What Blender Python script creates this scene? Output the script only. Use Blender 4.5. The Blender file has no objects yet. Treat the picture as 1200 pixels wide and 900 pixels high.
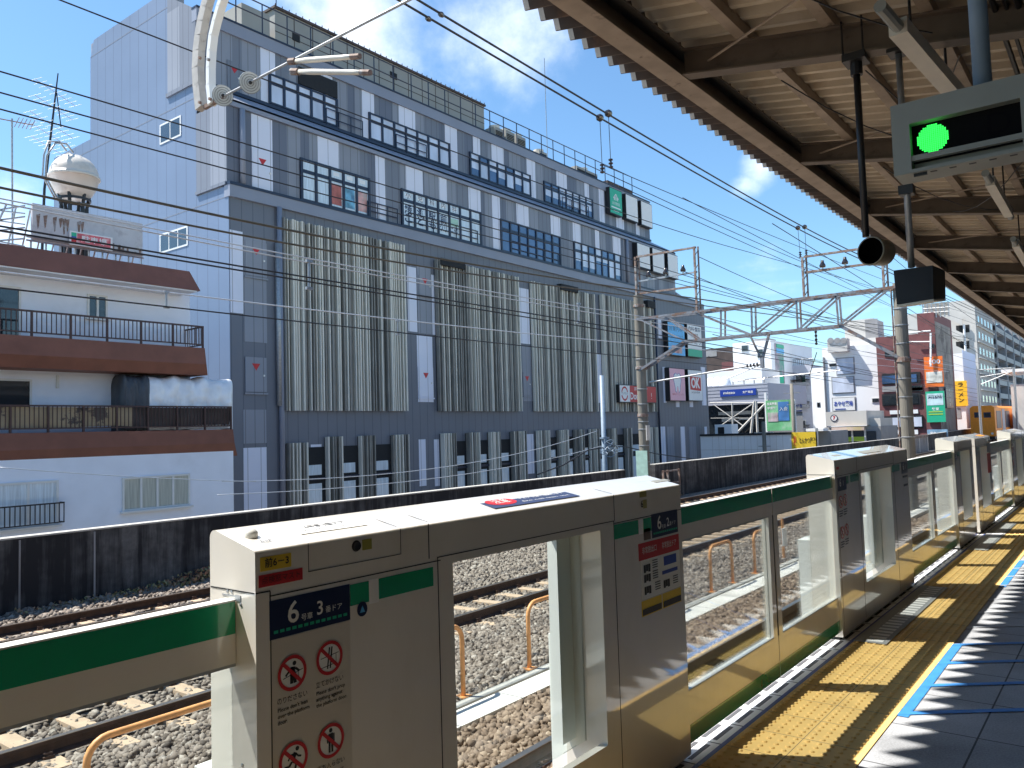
import bpy, bmesh, math, random
import numpy as np
from mathutils import Vector, Matrix
random.seed(7)
rng = np.random.default_rng(7)
PI = math.pi
scene = bpy.context.scene
COL = scene.collection

# ------------------------------------------------------------------ survey camera
CX, CY, FPX, EYE = 600.0, 450.0, 942.0, 1.65
_d1 = np.array([1331-CX, 484-CY, FPX]); _d2 = np.array([-620-CX, 543-CY, FPX])
_Y = _d1/np.linalg.norm(_d1); _X = _d2-_Y*(_d2@_Y); _X = -_X/np.linalg.norm(_X)
_Z = np.cross(_X, _Y)
if _Z[1] > 0: _Z = -_Z
ROT = np.stack([_X, _Y, _Z])
def S(u, v, ax, val):
    """surveyed point of the place: where the sight line through (u, v) meets the plane ax = val (metres)"""
    d = ROT @ np.array([u-CX, v-CY, FPX]); i = 'xyz'.index(ax)
    t = (val-(0, 0, EYE)[i])/d[i]
    return Vector((t*d[0], t*d[1], EYE+t*d[2]))

# ------------------------------------------------------------------ mesh builder
class MB:
    def __init__(self): self.v = []; self.f = []; self.m = []
    def poly(self, pts, mi=0):
        n = len(self.v); self.v += [tuple(p) for p in pts]
        self.f.append(tuple(range(n, n+len(pts)))); self.m.append(mi); return self
    def faces(self, pts, fs, mi=0):
        n = len(self.v); self.v += [tuple(p) for p in pts]
        for f in fs: self.f.append(tuple(i+n for i in f)); self.m.append(mi)
        return self
    def box(self, x0, x1, y0, y1, z0, z1, mi=0):
        if x0 > x1: x0, x1 = x1, x0
        if y0 > y1: y0, y1 = y1, y0
        if z0 > z1: z0, z1 = z1, z0
        P = [(x0,y0,z0),(x1,y0,z0),(x1,y1,z0),(x0,y1,z0),(x0,y0,z1),(x1,y0,z1),(x1,y1,z1),(x0,y1,z1)]
        return self.faces(P, [(0,3,2,1),(4,5,6,7),(0,1,5,4),(1,2,6,5),(2,3,7,6),(3,0,4,7)], mi)
    def bar(self, p0, p1, w, h, mi=0, up=(0,0,1)):
        p0, p1 = Vector(p0), Vector(p1); d = (p1-p0).normalized(); up = Vector(up)
        s = d.cross(up)
        if s.length < 1e-4: s = d.cross(Vector((0,1,0)))
        s.normalize(); t = s.cross(d).normalized(); s = s*w/2; t = t*h/2
        P = [p0-s-t, p0+s-t, p0+s+t, p0-s+t, p1-s-t, p1+s-t, p1+s+t, p1-s+t]
        return self.faces(P, [(3,2,1,0),(4,5,6,7),(0,1,5,4),(1,2,6,5),(2,3,7,6),(3,0,4,7)], mi)
    def path(self, pts, r, n=8, mi=0, caps=True):
        pts = [Vector(p) for p in pts]; rs = r if isinstance(r, (list, tuple)) else [r]*len(pts)
        rings = []; ref = None
        for i, p in enumerate(pts):
            a = pts[max(i-1, 0)]; b = pts[min(i+1, len(pts)-1)]; d = (b-a).normalized()
            if ref is None:
                ref = d.cross(Vector((0,0,1)))
                if ref.length < 1e-3: ref = d.cross(Vector((1,0,0)))
            ref = (ref-d*ref.dot(d)).normalized(); q = d.cross(ref)
            rings.append([p+(ref*math.cos(2*PI*k/n)+q*math.sin(2*PI*k/n))*rs[i] for k in range(n)])
        b0 = len(self.v)
        for R in rings: self.v += [tuple(x) for x in R]
        for i in range(len(pts)-1):
            for k in range(n):
                k2 = (k+1) % n
                self.f.append((b0+i*n+k, b0+i*n+k2, b0+(i+1)*n+k2, b0+(i+1)*n+k)); self.m.append(mi)
        if caps:
            self.f.append(tuple(b0+k for k in range(n))[::-1]); self.m.append(mi)
            self.f.append(tuple(b0+(len(pts)-1)*n+k for k in range(n))); self.m.append(mi)
        return self
    def tube(self, p0, p1, r, n=8, mi=0, r1=None):
        return self.path([p0, p1], [r, r if r1 is None else r1], n, mi)
    def prism(self, prof, axis, a0, a1, mi=0, caps=True):
        """prof: 2-D polygon in the two other axes (x,z for 'y'; y,z for 'x'; x,y for 'z')"""
        def mk(p, a): return (a, p[0], p[1]) if axis == 'x' else (p[0], a, p[1]) if axis == 'y' else (p[0], p[1], a)
        n = len(prof); P = [mk(p, a0) for p in prof]+[mk(p, a1) for p in prof]
        F = [(i, (i+1) % n, n+(i+1) % n, n+i) for i in range(n)]
        if caps: F += [tuple(range(n))[::-1], tuple(range(n, 2*n))]
        return self.faces(P, F, mi)
    def lathe(self, prof, c, axis=(0,0,1), n=20, mi=0):
        a = Vector(axis).normalized(); s = a.cross(Vector((0,0,1)))
        if s.length < 1e-3: s = Vector((1,0,0))
        s.normalize(); t = a.cross(s); c = Vector(c); b0 = len(self.v)
        for r, h in prof:
            for k in range(n):
                self.v.append(tuple(c+a*h+(s*math.cos(2*PI*k/n)+t*math.sin(2*PI*k/n))*r))
        for i in range(len(prof)-1):
            for k in range(n):
                k2 = (k+1) % n
                self.f.append((b0+i*n+k, b0+i*n+k2, b0+(i+1)*n+k2, b0+(i+1)*n+k)); self.m.append(mi)
        return self
    def disc(self, c, r, nrm, n=24, mi=0, r0=None, sx=1.0):
        a = Vector(nrm).normalized(); s = Vector((0,0,1)).cross(a)
        if s.length < 1e-3: s = Vector((0,1,0))
        s.normalize(); t = a.cross(s); c = Vector(c)
        ring = lambda q: [c+(s*math.cos(2*PI*k/n)*sx+t*math.sin(2*PI*k/n))*q for k in range(n)]
        if r0 is None: return self.poly(ring(r), mi)
        A, B = ring(r0), ring(r)
        for k in range(n):
            k2 = (k+1) % n; self.poly([A[k], B[k], B[k2], A[k2]], mi)
        return self

def wpos(o):
    p = Vector((0,0,0))
    while o is not None: p += o.location; o = o.parent
    return p
def obj(name, mb, mats, parent=None, loc=None, smooth=False):
    """link a builder as ONE mesh object; builder coordinates are world metres"""
    me = bpy.data.meshes.new(name)
    org = Vector(loc) if loc is not None else Vector((0,0,0))
    base = org + (wpos(parent) if parent is not None else Vector((0,0,0)))
    V = np.array(mb.v, dtype=float)-np.array(base)
    me.from_pydata(V.tolist(), [], mb.f)
    mats = mats if isinstance(mats, (list, tuple)) else [mats]
    for m in mats: me.materials.append(m)
    if len(mats) > 1: me.polygons.foreach_set('material_index', mb.m)
    if smooth: me.polygons.foreach_set('use_smooth', [True]*len(me.polygons))
    me.update()
    o = bpy.data.objects.new(name, me); COL.objects.link(o)
    o.location = org
    if parent is not None: o.parent = parent
    return o
def tag(o, label=None, cat=None, group=None, kind=None):
    if label: o['label'] = label
    if cat: o['category'] = cat
    if group: o['group'] = group
    if kind: o['kind'] = kind
    return o
def thing(name, label, cat, loc=(0,0,0), group=None):
    o = bpy.data.objects.new(name, None); COL.objects.link(o); o.location = loc
    return tag(o, label, cat, group)
def struct(name, mb, mats, smooth=False):
    return tag(obj(name, mb, mats, smooth=smooth), kind='structure')
def copy_tree(o, parent=None):
    c = o.copy(); COL.objects.link(c)
    if parent is not None: c.parent = parent
    for ch in [k for k in o.children]: copy_tree(ch, c)
    return c

# ------------------------------------------------------------------ materials
def _nt(name):
    m = bpy.data.materials.new(name); m.use_nodes = True
    nt = m.node_tree; b = nt.nodes['Principled BSDF']; return m, nt, b
def mat(name, col, rough=.6, metal=0.0, var=.12, scale=6.0, coat=0.0, bump=0.0, bscale=60.0, stretch=(1,1,1), spec=.5, dirt=None, dscale=2.0, dth=(.5,.75), emit=None, es=1.0, cior=1.5):
    m, nt, b = _nt(name); N, L = nt.nodes, nt.links
    tc = N.new('ShaderNodeTexCoord'); mp = N.new('ShaderNodeMapping'); mp.inputs['Scale'].default_value = stretch
    L.new(tc.outputs['Object'], mp.inputs[0])
    nz = N.new('ShaderNodeTexNoise'); nz.inputs['Scale'].default_value = scale; nz.inputs['Detail'].default_value = 5
    L.new(mp.outputs[0], nz.inputs['Vector'])
    rp = N.new('ShaderNodeValToRGB'); c = np.array(col)
    rp.color_ramp.elements[0].position = .3; rp.color_ramp.elements[1].position = .7
    rp.color_ramp.elements[0].color = (*np.clip(c*(1-var), 0, 1), 1); rp.color_ramp.elements[1].color = (*np.clip(c*(1+var), 0, 1), 1)
    L.new(nz.outputs['Fac'], rp.inputs[0]); out = rp.outputs[0]
    if dirt is not None:
        n2 = N.new('ShaderNodeTexNoise'); n2.inputs['Scale'].default_value = dscale; n2.inputs['Detail'].default_value = 8; n2.inputs['Roughness'].default_value = .65
        L.new(mp.outputs[0], n2.inputs['Vector'])
        mr = N.new('ShaderNodeMapRange'); mr.inputs[1].default_value, mr.inputs[2].default_value = dth
        L.new(n2.outputs['Fac'], mr.inputs[0])
        mx = N.new('ShaderNodeMix'); mx.data_type = 'RGBA'; L.new(mr.outputs[0], mx.inputs[0]); L.new(out, mx.inputs[6])
        mx.inputs[7].default_value = (*dirt, 1); out = mx.outputs[2]
    L.new(out, b.inputs['Base Color'])
    b.inputs['Roughness'].default_value = rough; b.inputs['Metallic'].default_value = metal
    b.inputs['Specular IOR Level'].default_value = spec
    b.inputs['Coat Weight'].default_value = coat; b.inputs['Coat IOR'].default_value = cior; b.inputs['Coat Roughness'].default_value = .04
    if bump:
        n3 = N.new('ShaderNodeTexNoise'); n3.inputs['Scale'].default_value = bscale; n3.inputs['Detail'].default_value = 4
        L.new(mp.outputs[0], n3.inputs['Vector'])
        bp = N.new('ShaderNodeBump'); bp.inputs['Strength'].default_value = bump; bp.inputs['Distance'].default_value = .25/bscale
        L.new(n3.outputs['Fac'], bp.inputs['Height']); L.new(bp.outputs[0], b.inputs['Normal'])
    if emit is not None:
        b.inputs['Emission Color'].default_value = (*emit, 1); b.inputs['Emission Strength'].default_value = es
    return m
def glass_mat(name, tint=(.9,.95,.94), r=.02, f0=.06):
    m, nt, b = _nt(name); N, L = nt.nodes, nt.links; N.remove(b)
    tr = N.new('ShaderNodeBsdfTransparent'); tr.inputs[0].default_value = (*tint, 1)
    gl = N.new('ShaderNodeBsdfGlossy'); gl.inputs['Roughness'].default_value = r; gl.inputs[0].default_value = (1,1,1,1)
    fr = N.new('ShaderNodeLayerWeight'); fr.inputs['Blend'].default_value = .12
    mr = N.new('ShaderNodeMapRange'); mr.inputs[3].default_value = f0; mr.inputs[4].default_value = .6
    L.new(fr.outputs['Fresnel'], mr.inputs[0])
    mx = N.new('ShaderNodeMixShader'); L.new(mr.outputs[0], mx.inputs[0]); L.new(tr.outputs[0], mx.inputs[1]); L.new(gl.outputs[0], mx.inputs[2])
    L.new(mx.outputs[0], N['Material Output'].inputs[0]); return m

M = {}
M['cream']   = mat('gate_cream_paint', (.79,.745,.665), rough=.25, var=.03, scale=1.5, coat=1, cior=1.9, dirt=(.66,.60,.51), dscale=2.2, dth=(.50,.95), stretch=(1,1,.45))
M['cream2']  = mat('gate_white_paint', (.78,.78,.74), rough=.35, var=.03, scale=1.5)
M['seam']    = mat('gate_seam_black', (.012,.012,.012), rough=.8, var=0)
M['green']   = mat('line_green', (.0,.30,.12), rough=.25, var=.04, coat=.8, cior=1.7)
M['navy']    = mat('sign_navy', (.006,.012,.055), rough=.35, var=.04)
M['white']   = mat('sign_white', (.78,.78,.77), rough=.5, var=.03)
M['red']     = mat('sign_red', (.5,.016,.02), rough=.45, var=.05)
M['black']   = mat('sign_black', (.012,.012,.014), rough=.5, var=.05)
M['yellow']  = mat('sign_yellow', (.72,.5,.03), rough=.5, var=.06)
M['bluesign']= mat('sign_blue', (.02,.06,.35), rough=.4, var=.05)
M['skyblue'] = mat('sign_sky_blue', (.10,.42,.75), rough=.4, var=.12, scale=3)
M['pink']    = mat('sign_pink', (.78,.42,.5), rough=.45, var=.04)
M['gsign']   = mat('sign_green', (.02,.42,.24), rough=.4, var=.05)
M['lime']    = mat('sign_lime', (.42,.6,.06), rough=.5, var=.1)
M['orange']  = mat('orange_paint', (.95,.31,.02), rough=.5, var=.08, dirt=(.85,.26,.02))
M['glass']   = glass_mat('gate_glass', (.93,.965,.955), f0=.025)
M['steel']   = mat('galvanised_steel', (.38,.39,.40), rough=.45, metal=.6, var=.15, scale=12)
M['paleblue']= mat('blue_grey_pole_paint', (.19,.26,.34), rough=.5, var=.12)
M['black_metal'] = mat('black_metal', (.014,.014,.016), rough=.45, var=.2)
M['wire_dark']   = mat('wire_dark', (.012,.013,.018), rough=.6, var=.1)
M['wire_copper'] = mat('wire_weathered', (.10,.085,.06), rough=.5, metal=.3, var=.2)
M['wire_pale']   = mat('wire_pale', (.55,.58,.62), rough=.4, metal=.2, var=.1)
M['porcelain'] = mat('insulator_porcelain', (.55,.58,.56), rough=.12, var=.05, coat=.5)
M['insul_dark']= mat('insulator_brown', (.03,.022,.02), rough=.15, var=.1, coat=.6)
M['rust']    = mat('rusty_steel', (.22,.15,.12), rough=.75, metal=.1, var=.35, scale=9, dirt=(.30,.30,.30), dscale=5, dth=(.52,.6))
M['truss']   = mat('galvanised_truss', (.19,.205,.23), rough=.6, metal=.2, var=.25, scale=5, dirt=(.17,.10,.07), dscale=3, dth=(.5,.62))
M['concrete_pole'] = mat('pole_concrete', (.185,.172,.145), rough=.85, var=.2, scale=4, stretch=(1,1,.25), bump=.3, dirt=(.12,.11,.10), dscale=2.5, dth=(.55,.8))
M['concrete'] = mat('pale_concrete', (.42,.405,.37), rough=.85, var=.12, scale=5, bump=.3)
M['sleeper'] = mat('sleeper_concrete', (.43,.315,.215), rough=.85, var=.18, scale=5, bump=.3)
M['rail']    = mat('rail_rust_sides', (.060,.032,.022), rough=.7, metal=.1, var=.35, scale=12)
M['rail_top']= mat('rail_running_top', (.40,.36,.33), rough=.3, metal=.9, var=.15, scale=9, stretch=(1,.1,1))
M['trough']  = mat('trough_concrete', (.62,.60,.56), rough=.85, var=.12, scale=3, bump=.3, dirt=(.42,.39,.34), dscale=1.2, dth=(.55,.8))
M['hoop']    = mat('guard_hoop_orange', (.70,.33,.12), rough=.5, var=.22, scale=9, dirt=(.40,.26,.17), dscale=9, dth=(.58,.72))
M['beam']    = mat('canopy_beam_paint', (.115,.088,.064), rough=.6, var=.2, scale=4, dirt=(.05,.035,.025), dscale=6, dth=(.6,.75))
M['purlin']  = mat('canopy_purlin_paint', (.30,.235,.175), rough=.6, var=.2, scale=4, dirt=(.08,.05,.035), dscale=7, dth=(.6,.75))
M['sheet']   = mat('canopy_sheet', (.53,.45,.335), rough=.55, var=.12, scale=2.5, dirt=(.38,.27,.17), dscale=2.4, dth=(.52,.8))
M['greysign']= mat('signal_box_grey', (.275,.28,.255), rough=.45, var=.05)
M['led']     = mat('green_led', (.0,.3,.03), rough=.4, var=0, emit=(.03,.85,.09), es=.85)
M['lamp']    = mat('lamp_body_cream', (.62,.58,.5), rough=.4, var=.06)
M['tape']    = mat('blue_tape', (.05,.25,.64), rough=.5, var=.10, scale=10)
M['tactile'] = mat('tactile_yellow', (.84,.56,.20), rough=.6, var=.10, scale=5, bump=.15, bscale=120, dirt=(.70,.47,.19), dscale=4, dth=(.58,.85))
M['edgewhite'] = mat('edge_plate_white', (.84,.84,.83), rough=.5, var=.08, scale=6)
M['edgeblue']= mat('edge_line_blue', (.05,.09,.33), rough=.5, var=.1)
M['slot']    = mat('edge_slot_dark', (.10,.10,.11), rough=.7, var=.1)
M['wallwhite'] = mat('white_render_wall', (.80,.84,.92), rough=.8, var=.04, scale=1.2, bump=.1, dirt=(.68,.71,.77), dscale=.7, dth=(.55,.85))
M['brown']   = mat('brown_fascia', (.195,.075,.05), rough=.6, var=.12, scale=1.5, dirt=(.15,.055,.037), dscale=1.2, dth=(.5,.8))
M['brownrail'] = mat('brown_railing', (.06,.028,.024), rough=.5, var=.1)
M['winframe']= mat('window_frame_white', (.7,.7,.68), rough=.5, var=.03)
M['curtain'] = mat('window_curtain', (.62,.71,.77), rough=.25, var=.18, scale=7, stretch=(1,3,.15), coat=.6)
M['curtain_beige'] = mat('window_curtain_beige', (.46,.48,.42), rough=.25, var=.2, scale=7, stretch=(1,3,.15), coat=.6)
M['darkglass'] = mat('window_dark_glass', (.018,.024,.030), rough=.06, var=.3, scale=.6, coat=.8)
M['blueglass'] = mat('window_blue_glass', (.05,.105,.22), rough=.06, var=.35, scale=.5, coat=1)
M['paleglass'] = mat('window_pale_blind', (.58,.63,.74), rough=.12, var=.22, scale=.9, stretch=(1,1,.3), coat=1)
M['bldframe']= mat('window_frame_navy', (.012,.022,.05), rough=.4, var=.05)
def clad(name, c, gap=.45, var=.06):
    """vertical metal cladding: fine joints and a slow tone change"""
    m = mat(name, c, rough=.5, var=var, scale=.35, spec=.4)
    nt = m.node_tree; N, L = nt.nodes, nt.links; b = N['Principled BSDF']
    tc = N.new('ShaderNodeTexCoord'); sp = N.new('ShaderNodeSeparateXYZ'); L.new(tc.outputs['Object'], sp.inputs[0])
    ad = N.new('ShaderNodeMath'); ad.operation = 'ADD'; L.new(sp.outputs[0], ad.inputs[0]); L.new(sp.outputs[1], ad.inputs[1])
    md = N.new('ShaderNodeMath'); md.operation = 'PINGPONG'; md.inputs[1].default_value = gap/2; L.new(ad.outputs[0], md.inputs[0])
    lt = N.new('ShaderNodeMath'); lt.operation = 'LESS_THAN'; lt.inputs[1].default_value = .022; L.new(md.outputs[0], lt.inputs[0])
    src = b.inputs['Base Color'].links[0].from_socket
    mx = N.new('ShaderNodeMix'); mx.data_type = 'RGBA'; mu = N.new('ShaderNodeMath'); mu.operation = 'MULTIPLY'; mu.inputs[1].default_value = .45
    L.new(lt.outputs[0], mu.inputs[0]); L.new(mu.outputs[0], mx.inputs[0]); L.new(src, mx.inputs[6]); mx.inputs[7].default_value = (.03,.035,.05,1)
    L.new(mx.outputs[2], b.inputs['Base Color']); return m
M['clad_side'] = clad('cladding_pale_grey', (.155,.208,.305), .9)
M['clad_dark'] = clad('cladding_dark_grey', (.18,.195,.232), .5)
M['clad_deep'] = clad('cladding_deep_grey', (.14,.155,.198), .5)
M['clad_mid']  = clad('cladding_mid_grey', (.255,.27,.31), .5)
M['clad_base'] = clad('cladding_base_grey', (.152,.163,.192), .6)
M['clad_white']= clad('cladding_white', (.70,.72,.82), .7, .03)
M['band']      = mat('ledge_band_grey', (.24,.26,.32), rough=.5, var=.06, scale=.5)
M['fin']       = mat('louver_fin_pale', (.66,.63,.55), rough=.55, var=.05, scale=1.3)
M['fin_mid']   = mat('louver_fin_mid', (.24,.23,.205), rough=.55, var=.14, scale=1.3)
M['fin_back']  = mat('louver_backing', (.012,.013,.015), rough=.8, var=.15)
M['roofgrey']  = mat('penthouse_panel', (.30,.29,.26), rough=.6, var=.08, scale=.6)
M['tarp']      = mat('silver_tarpaulin', (.80,.81,.83), rough=.3, metal=.2, var=.12, scale=2, bump=.7, bscale=4)
M['tarpdark']  = mat('dark_tarpaulin', (.055,.062,.075), rough=.45, var=.2, scale=3, bump=.4, bscale=6)
M['net']       = mat('railing_cloth_beige', (.42,.33,.21), rough=.8, var=.2, scale=2.5)
M['netdark']   = mat('railing_cloth_brown', (.07,.055,.05), rough=.8, var=.25, scale=2.5)
M['tank']      = mat('tank_plastic', (.66,.60,.53), rough=.4, var=.06, scale=1.2, dirt=(.5,.44,.38), dscale=2)
M['board']     = mat('weathered_board', (.52,.53,.55), rough=.7, var=.12, scale=1.5, dirt=(.33,.33,.35), dscale=3)
M['ground']    = mat('street_ground', (.16,.155,.15), rough=.9, var=.2, scale=.3)
M['brick']     = mat('red_brick_wall', (.16,.058,.06), rough=.75, var=.15, scale=1.5)
M['greywall']  = mat('grey_render_wall', (.30,.30,.31), rough=.8, var=.1, scale=.6, dirt=(.20,.19,.18), dscale=.4, dth=(.5,.75))
M['paleapt']   = mat('apartment_tile_pale', (.54,.52,.49), rough=.8, var=.06, scale=.6)
M['lilac']     = mat('shop_panel_lilac', (.40,.42,.50), rough=.5, var=.05, scale=.6)
M['bwhite']    = mat('white_building_wall', (.80,.81,.82), rough=.8, var=.03, scale=.5, dirt=(.66,.66,.66), dscale=.4, dth=(.55,.85))
M['darkroof']  = mat('dark_roof', (.07,.05,.045), rough=.8, var=.25, scale=.8)
M['weed']      = mat('weed_leaf', (.22,.21,.09), rough=.7, var=.5, scale=9, dirt=(.42,.22,.15), dscale=5, dth=(.45,.6))

def wall_concrete():
    """black, rain-streaked viaduct parapet: near-black lichen with paler worn patches low down"""
    m, nt, b = _nt('stained_parapet_concrete'); N, L = nt.nodes, nt.links
    tc = N.new('ShaderNodeTexCoord')
    def noise(sc, st, det=6):
        mp = N.new('ShaderNodeMapping'); mp.inputs['Scale'].default_value = st; L.new(tc.outputs['Object'], mp.inputs[0])
        n = N.new('ShaderNodeTexNoise'); n.inputs['Scale'].default_value = sc; n.inputs['Detail'].default_value = det; n.inputs['Roughness'].default_value = .65
        L.new(mp.outputs[0], n.inputs['Vector']); return n.outputs['Fac']
    a = noise(1.0, (1,5,.35)); c = noise(.55, (1,.6,1.1), 4); d = noise(7, (1,1,1))
    ad = N.new('ShaderNodeMath'); ad.operation = 'MULTIPLY'; L.new(a, ad.inputs[0]); L.new(c, ad.inputs[1])
    mr = N.new('ShaderNodeMapRange'); mr.inputs[1].default_value = .21; mr.inputs[2].default_value = .37; L.new(ad.outputs[0], mr.inputs[0])
    mu = N.new('ShaderNodeMath'); mu.operation = 'MULTIPLY'; L.new(mr.outputs[0], mu.inputs[0]); L.new(d, mu.inputs[1])
    mx = N.new('ShaderNodeMix'); mx.data_type = 'RGBA'; L.new(mu.outputs[0], mx.inputs[0])
    mx.inputs[6].default_value = (.016,.016,.019,1); mx.inputs[7].default_value = (.22,.22,.22,1)
    L.new(mx.outputs[2], b.inputs['Base Color']); b.inputs['Roughness'].default_value = .9; return m
M['wallstain'] = wall_concrete()

def paving_mat():
    m, nt, b = _nt('platform_paving'); N, L = nt.nodes, nt.links
    tc = N.new('ShaderNodeTexCoord')
    br = N.new('ShaderNodeTexBrick'); br.offset = 0; br.inputs['Scale'].default_value = 1
    br.inputs['Brick Width'].default_value = .745; br.inputs['Row Height'].default_value = .6; br.inputs['Mortar Size'].default_value = .005
    br.inputs['Color1'].default_value = (.335,.345,.365,1); br.inputs['Color2'].default_value = (.385,.395,.415,1); br.inputs['Mortar'].default_value = (.05,.05,.055,1)
    L.new(tc.outputs['Object'], br.inputs['Vector'])
    n = N.new('ShaderNodeTexNoise'); n.inputs['Scale'].default_value = 95; n.inputs['Detail'].default_value = 5; n.inputs['Roughness'].default_value = .7; L.new(tc.outputs['Object'], n.inputs['Vector'])
    n2 = N.new('ShaderNodeTexNoise'); n2.inputs['Scale'].default_value = 1.6; n2.inputs['Detail'].default_value = 6; L.new(tc.outputs['Object'], n2.inputs['Vector'])
    ad = N.new('ShaderNodeMath'); ad.operation = 'ADD'; L.new(n.outputs['Fac'], ad.inputs[0]); L.new(n2.outputs['Fac'], ad.inputs[1])
    mr = N.new('ShaderNodeMapRange'); mr.inputs[1].default_value = .7; mr.inputs[2].default_value = 1.3; mr.inputs[3].default_value = .55; mr.inputs[4].default_value = 1.45
    L.new(ad.outputs[0], mr.inputs[0])
    mx = N.new('ShaderNodeVectorMath'); mx.operation = 'SCALE'; L.new(br.outputs[0], mx.inputs[0]); L.new(mr.outputs[0], mx.inputs['Scale'])
    L.new(mx.outputs[0], b.inputs['Base Color']); b.inputs['Roughness'].default_value = .6; return m
M['paving'] = paving_mat()

def ballast_mat(name, per_face):
    m, nt, b = _nt(name); N, L = nt.nodes, nt.links
    tc = N.new('ShaderNodeTexCoord'); rp = N.new('ShaderNodeValToRGB')
    E_ = rp.color_ramp.elements
    E_[0].position, E_[0].color = 0, (.095,.075,.06,1); E_[1].position, E_[1].color = 1, (.36,.32,.275,1)
    E_.new(.35).color = (.18,.145,.118,1); E_.new(.7).color = (.255,.215,.18,1)
    if per_face:
        at = N.new('ShaderNodeAttribute'); at.attribute_name = 'tone'; L.new(at.outputs['Fac'], rp.inputs[0])
    else:
        vo = N.new('ShaderNodeTexVoronoi'); vo.inputs['Scale'].default_value = 15; L.new(tc.outputs['Object'], vo.inputs['Vector'])
        sp = N.new('ShaderNodeSeparateColor'); L.new(vo.outputs['Color'], sp.inputs[0]); L.new(sp.outputs[0], rp.inputs[0])
        bp = N.new('ShaderNodeBump'); bp.inputs['Distance'].default_value = .05; bp.inputs['Strength'].default_value = .9; bp.invert = True
        L.new(vo.outputs['Distance'], bp.inputs['Height']); L.new(bp.outputs[0], b.inputs['Normal'])
    # rust brown ballast along the platform track, greyer stone beyond the cable trough
    sx = N.new('ShaderNodeSeparateXYZ'); L.new(tc.outputs['Object'], sx.inputs[0])
    gt = N.new('ShaderNodeMapRange'); gt.inputs[1].default_value = -5.6; gt.inputs[2].default_value = -5.3; L.new(sx.outputs[0], gt.inputs[0])
    mb_ = N.new('ShaderNodeMix'); mb_.data_type = 'RGBA'; mb_.blend_type = 'MULTIPLY'; L.new(gt.outputs[0], mb_.inputs[0]); L.new(rp.outputs[0], mb_.inputs[6]); mb_.inputs[7].default_value = (.95,.82,.70,1)
    L.new(mb_.outputs[2], b.inputs['Base Color']); b.inputs['Roughness'].default_value = .9; return m
M['ballast_bed'] = ballast_mat('ballast_bed', False)
M['ballast'] = ballast_mat('ballast_stone', True)

# ------------------------------------------------------------------ lettering
def text(name, s, size, org, right, up, parent, m, align='CENTER', bold=0.0, width=None):
    """flat lettering as a mesh: org is the middle (or left end) of the line, half-way up"""
    cu = bpy.data.curves.new(name, 'FONT'); cu.body = s; cu.size = 1; cu.align_x = align; cu.align_y = 'CENTER'
    cu.resolution_u = 3; cu.offset = bold
    t = bpy.data.objects.new(name, cu); COL.objects.link(t)
    dg = bpy.context.evaluated_depsgraph_get()
    me = bpy.data.meshes.new_from_object(t.evaluated_get(dg))
    bpy.data.objects.remove(t); bpy.data.curves.remove(cu)
    me.name = name; n = len(me.vertices)
    if n == 0: return None
    co = np.empty(n*3); me.vertices.foreach_get('co', co); co = co.reshape(-1, 3)
    sx = size
    if width is not None:
        w = co[:,0].max()-co[:,0].min(); sx = width/max(w, 1e-6)
    r, u = np.array(Vector(right).normalized()), np.array(Vector(up).normalized())
    W = np.array(org)+co[:,:1]*sx*r+co[:,1:2]*size*u
    if parent is not None: W = W-np.array(wpos(parent))
    me.vertices.foreach_set('co', W.astype(np.float32).ravel()); me.update()
    me.materials.clear(); me.materials.append(m)
    o = bpy.data.objects.new(name, me); COL.objects.link(o)
    if parent is not None: o.parent = parent
    return o
class Face:
    """a plane to put lettering and plates on: origin, reading direction, up, outward normal"""
    def __init__(s, o, r, u): s.o, s.r, s.u = Vector(o), Vector(r).normalized(), Vector(u).normalized(); s.n = s.r.cross(s.u)
    def p(s, a, b, d=0): return s.o+s.r*a+s.u*b+s.n*d
    def rect(s, mb, a0, a1, b0, b1, d=.002, mi=0): return mb.poly([s.p(a0,b0,d), s.p(a1,b0,d), s.p(a1,b1,d), s.p(a0,b1,d)], mi)
    def plate(s, mb, a0, a1, b0, b1, d=.002, mi=0, base=0.0):
        P = [s.p(a,b,e) for e in (base,d) for a,b in ((a0,b0),(a1,b0),(a1,b1),(a0,b1))]
        return mb.faces(P, [(4,5,6,7),(0,1,5,4),(1,2,6,5),(2,3,7,6),(3,0,4,7),(3,2,1,0)], mi)
    def shape(s, mb, pts, d=.002, mi=0): return mb.poly([s.p(a,b,d) for a,b in pts], mi)
    def text(s, name, t, size, a, b, parent, m, d=.004, align='CENTER', bold=0.0, width=None):
        return text(name, t, size, s.p(a,b,d), s.r, s.u, parent, m, align, bold, width)
# ================================================================== SETTING
TB = -1.30                                   # track bed level (platform surface is 0)
g = MB(); g.poly([(-400,-200,-7),(400,-200,-7),(400,700,-7),(-400,700,-7)])
struct('street_ground', g, M['ground'])
b = MB(); b.box(-2.2, 9, -40, 160, -1.6, 0); struct('platform', b, M['paving'])
b = MB(); b.box(-15.75, -2.2, -40, 190, -2.2, TB); b.box(9, 15.5, -40, 190, -2.2, TB); struct('track_bed', b, M['ballast_bed'])
b = MB(); b.box(-16.2, 16, -40, 190, -7, -2.2); struct('viaduct_deck', b, M['concrete'])

# white edge plates with slots, blue edge line
b = MB()
b.box(-1.955, -1.80, -2, 60, .0, .004, 0)
b.box(-1.80, -1.775, -2, 60, .0, .005, 1)
for k in range(130):
    y = -2+.3*k
    b.box(-1.955, -1.80, y-.004, y+.004, .004, .0055, 2)
    for x in (-1.915, -1.850): b.box(x-.012, x+.012, y+.04, y+.26, .004, .0058, 2)
struct('platform_edge_plates', b, [M['edgewhite'], M['edgeblue'], M['slot']])

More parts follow.
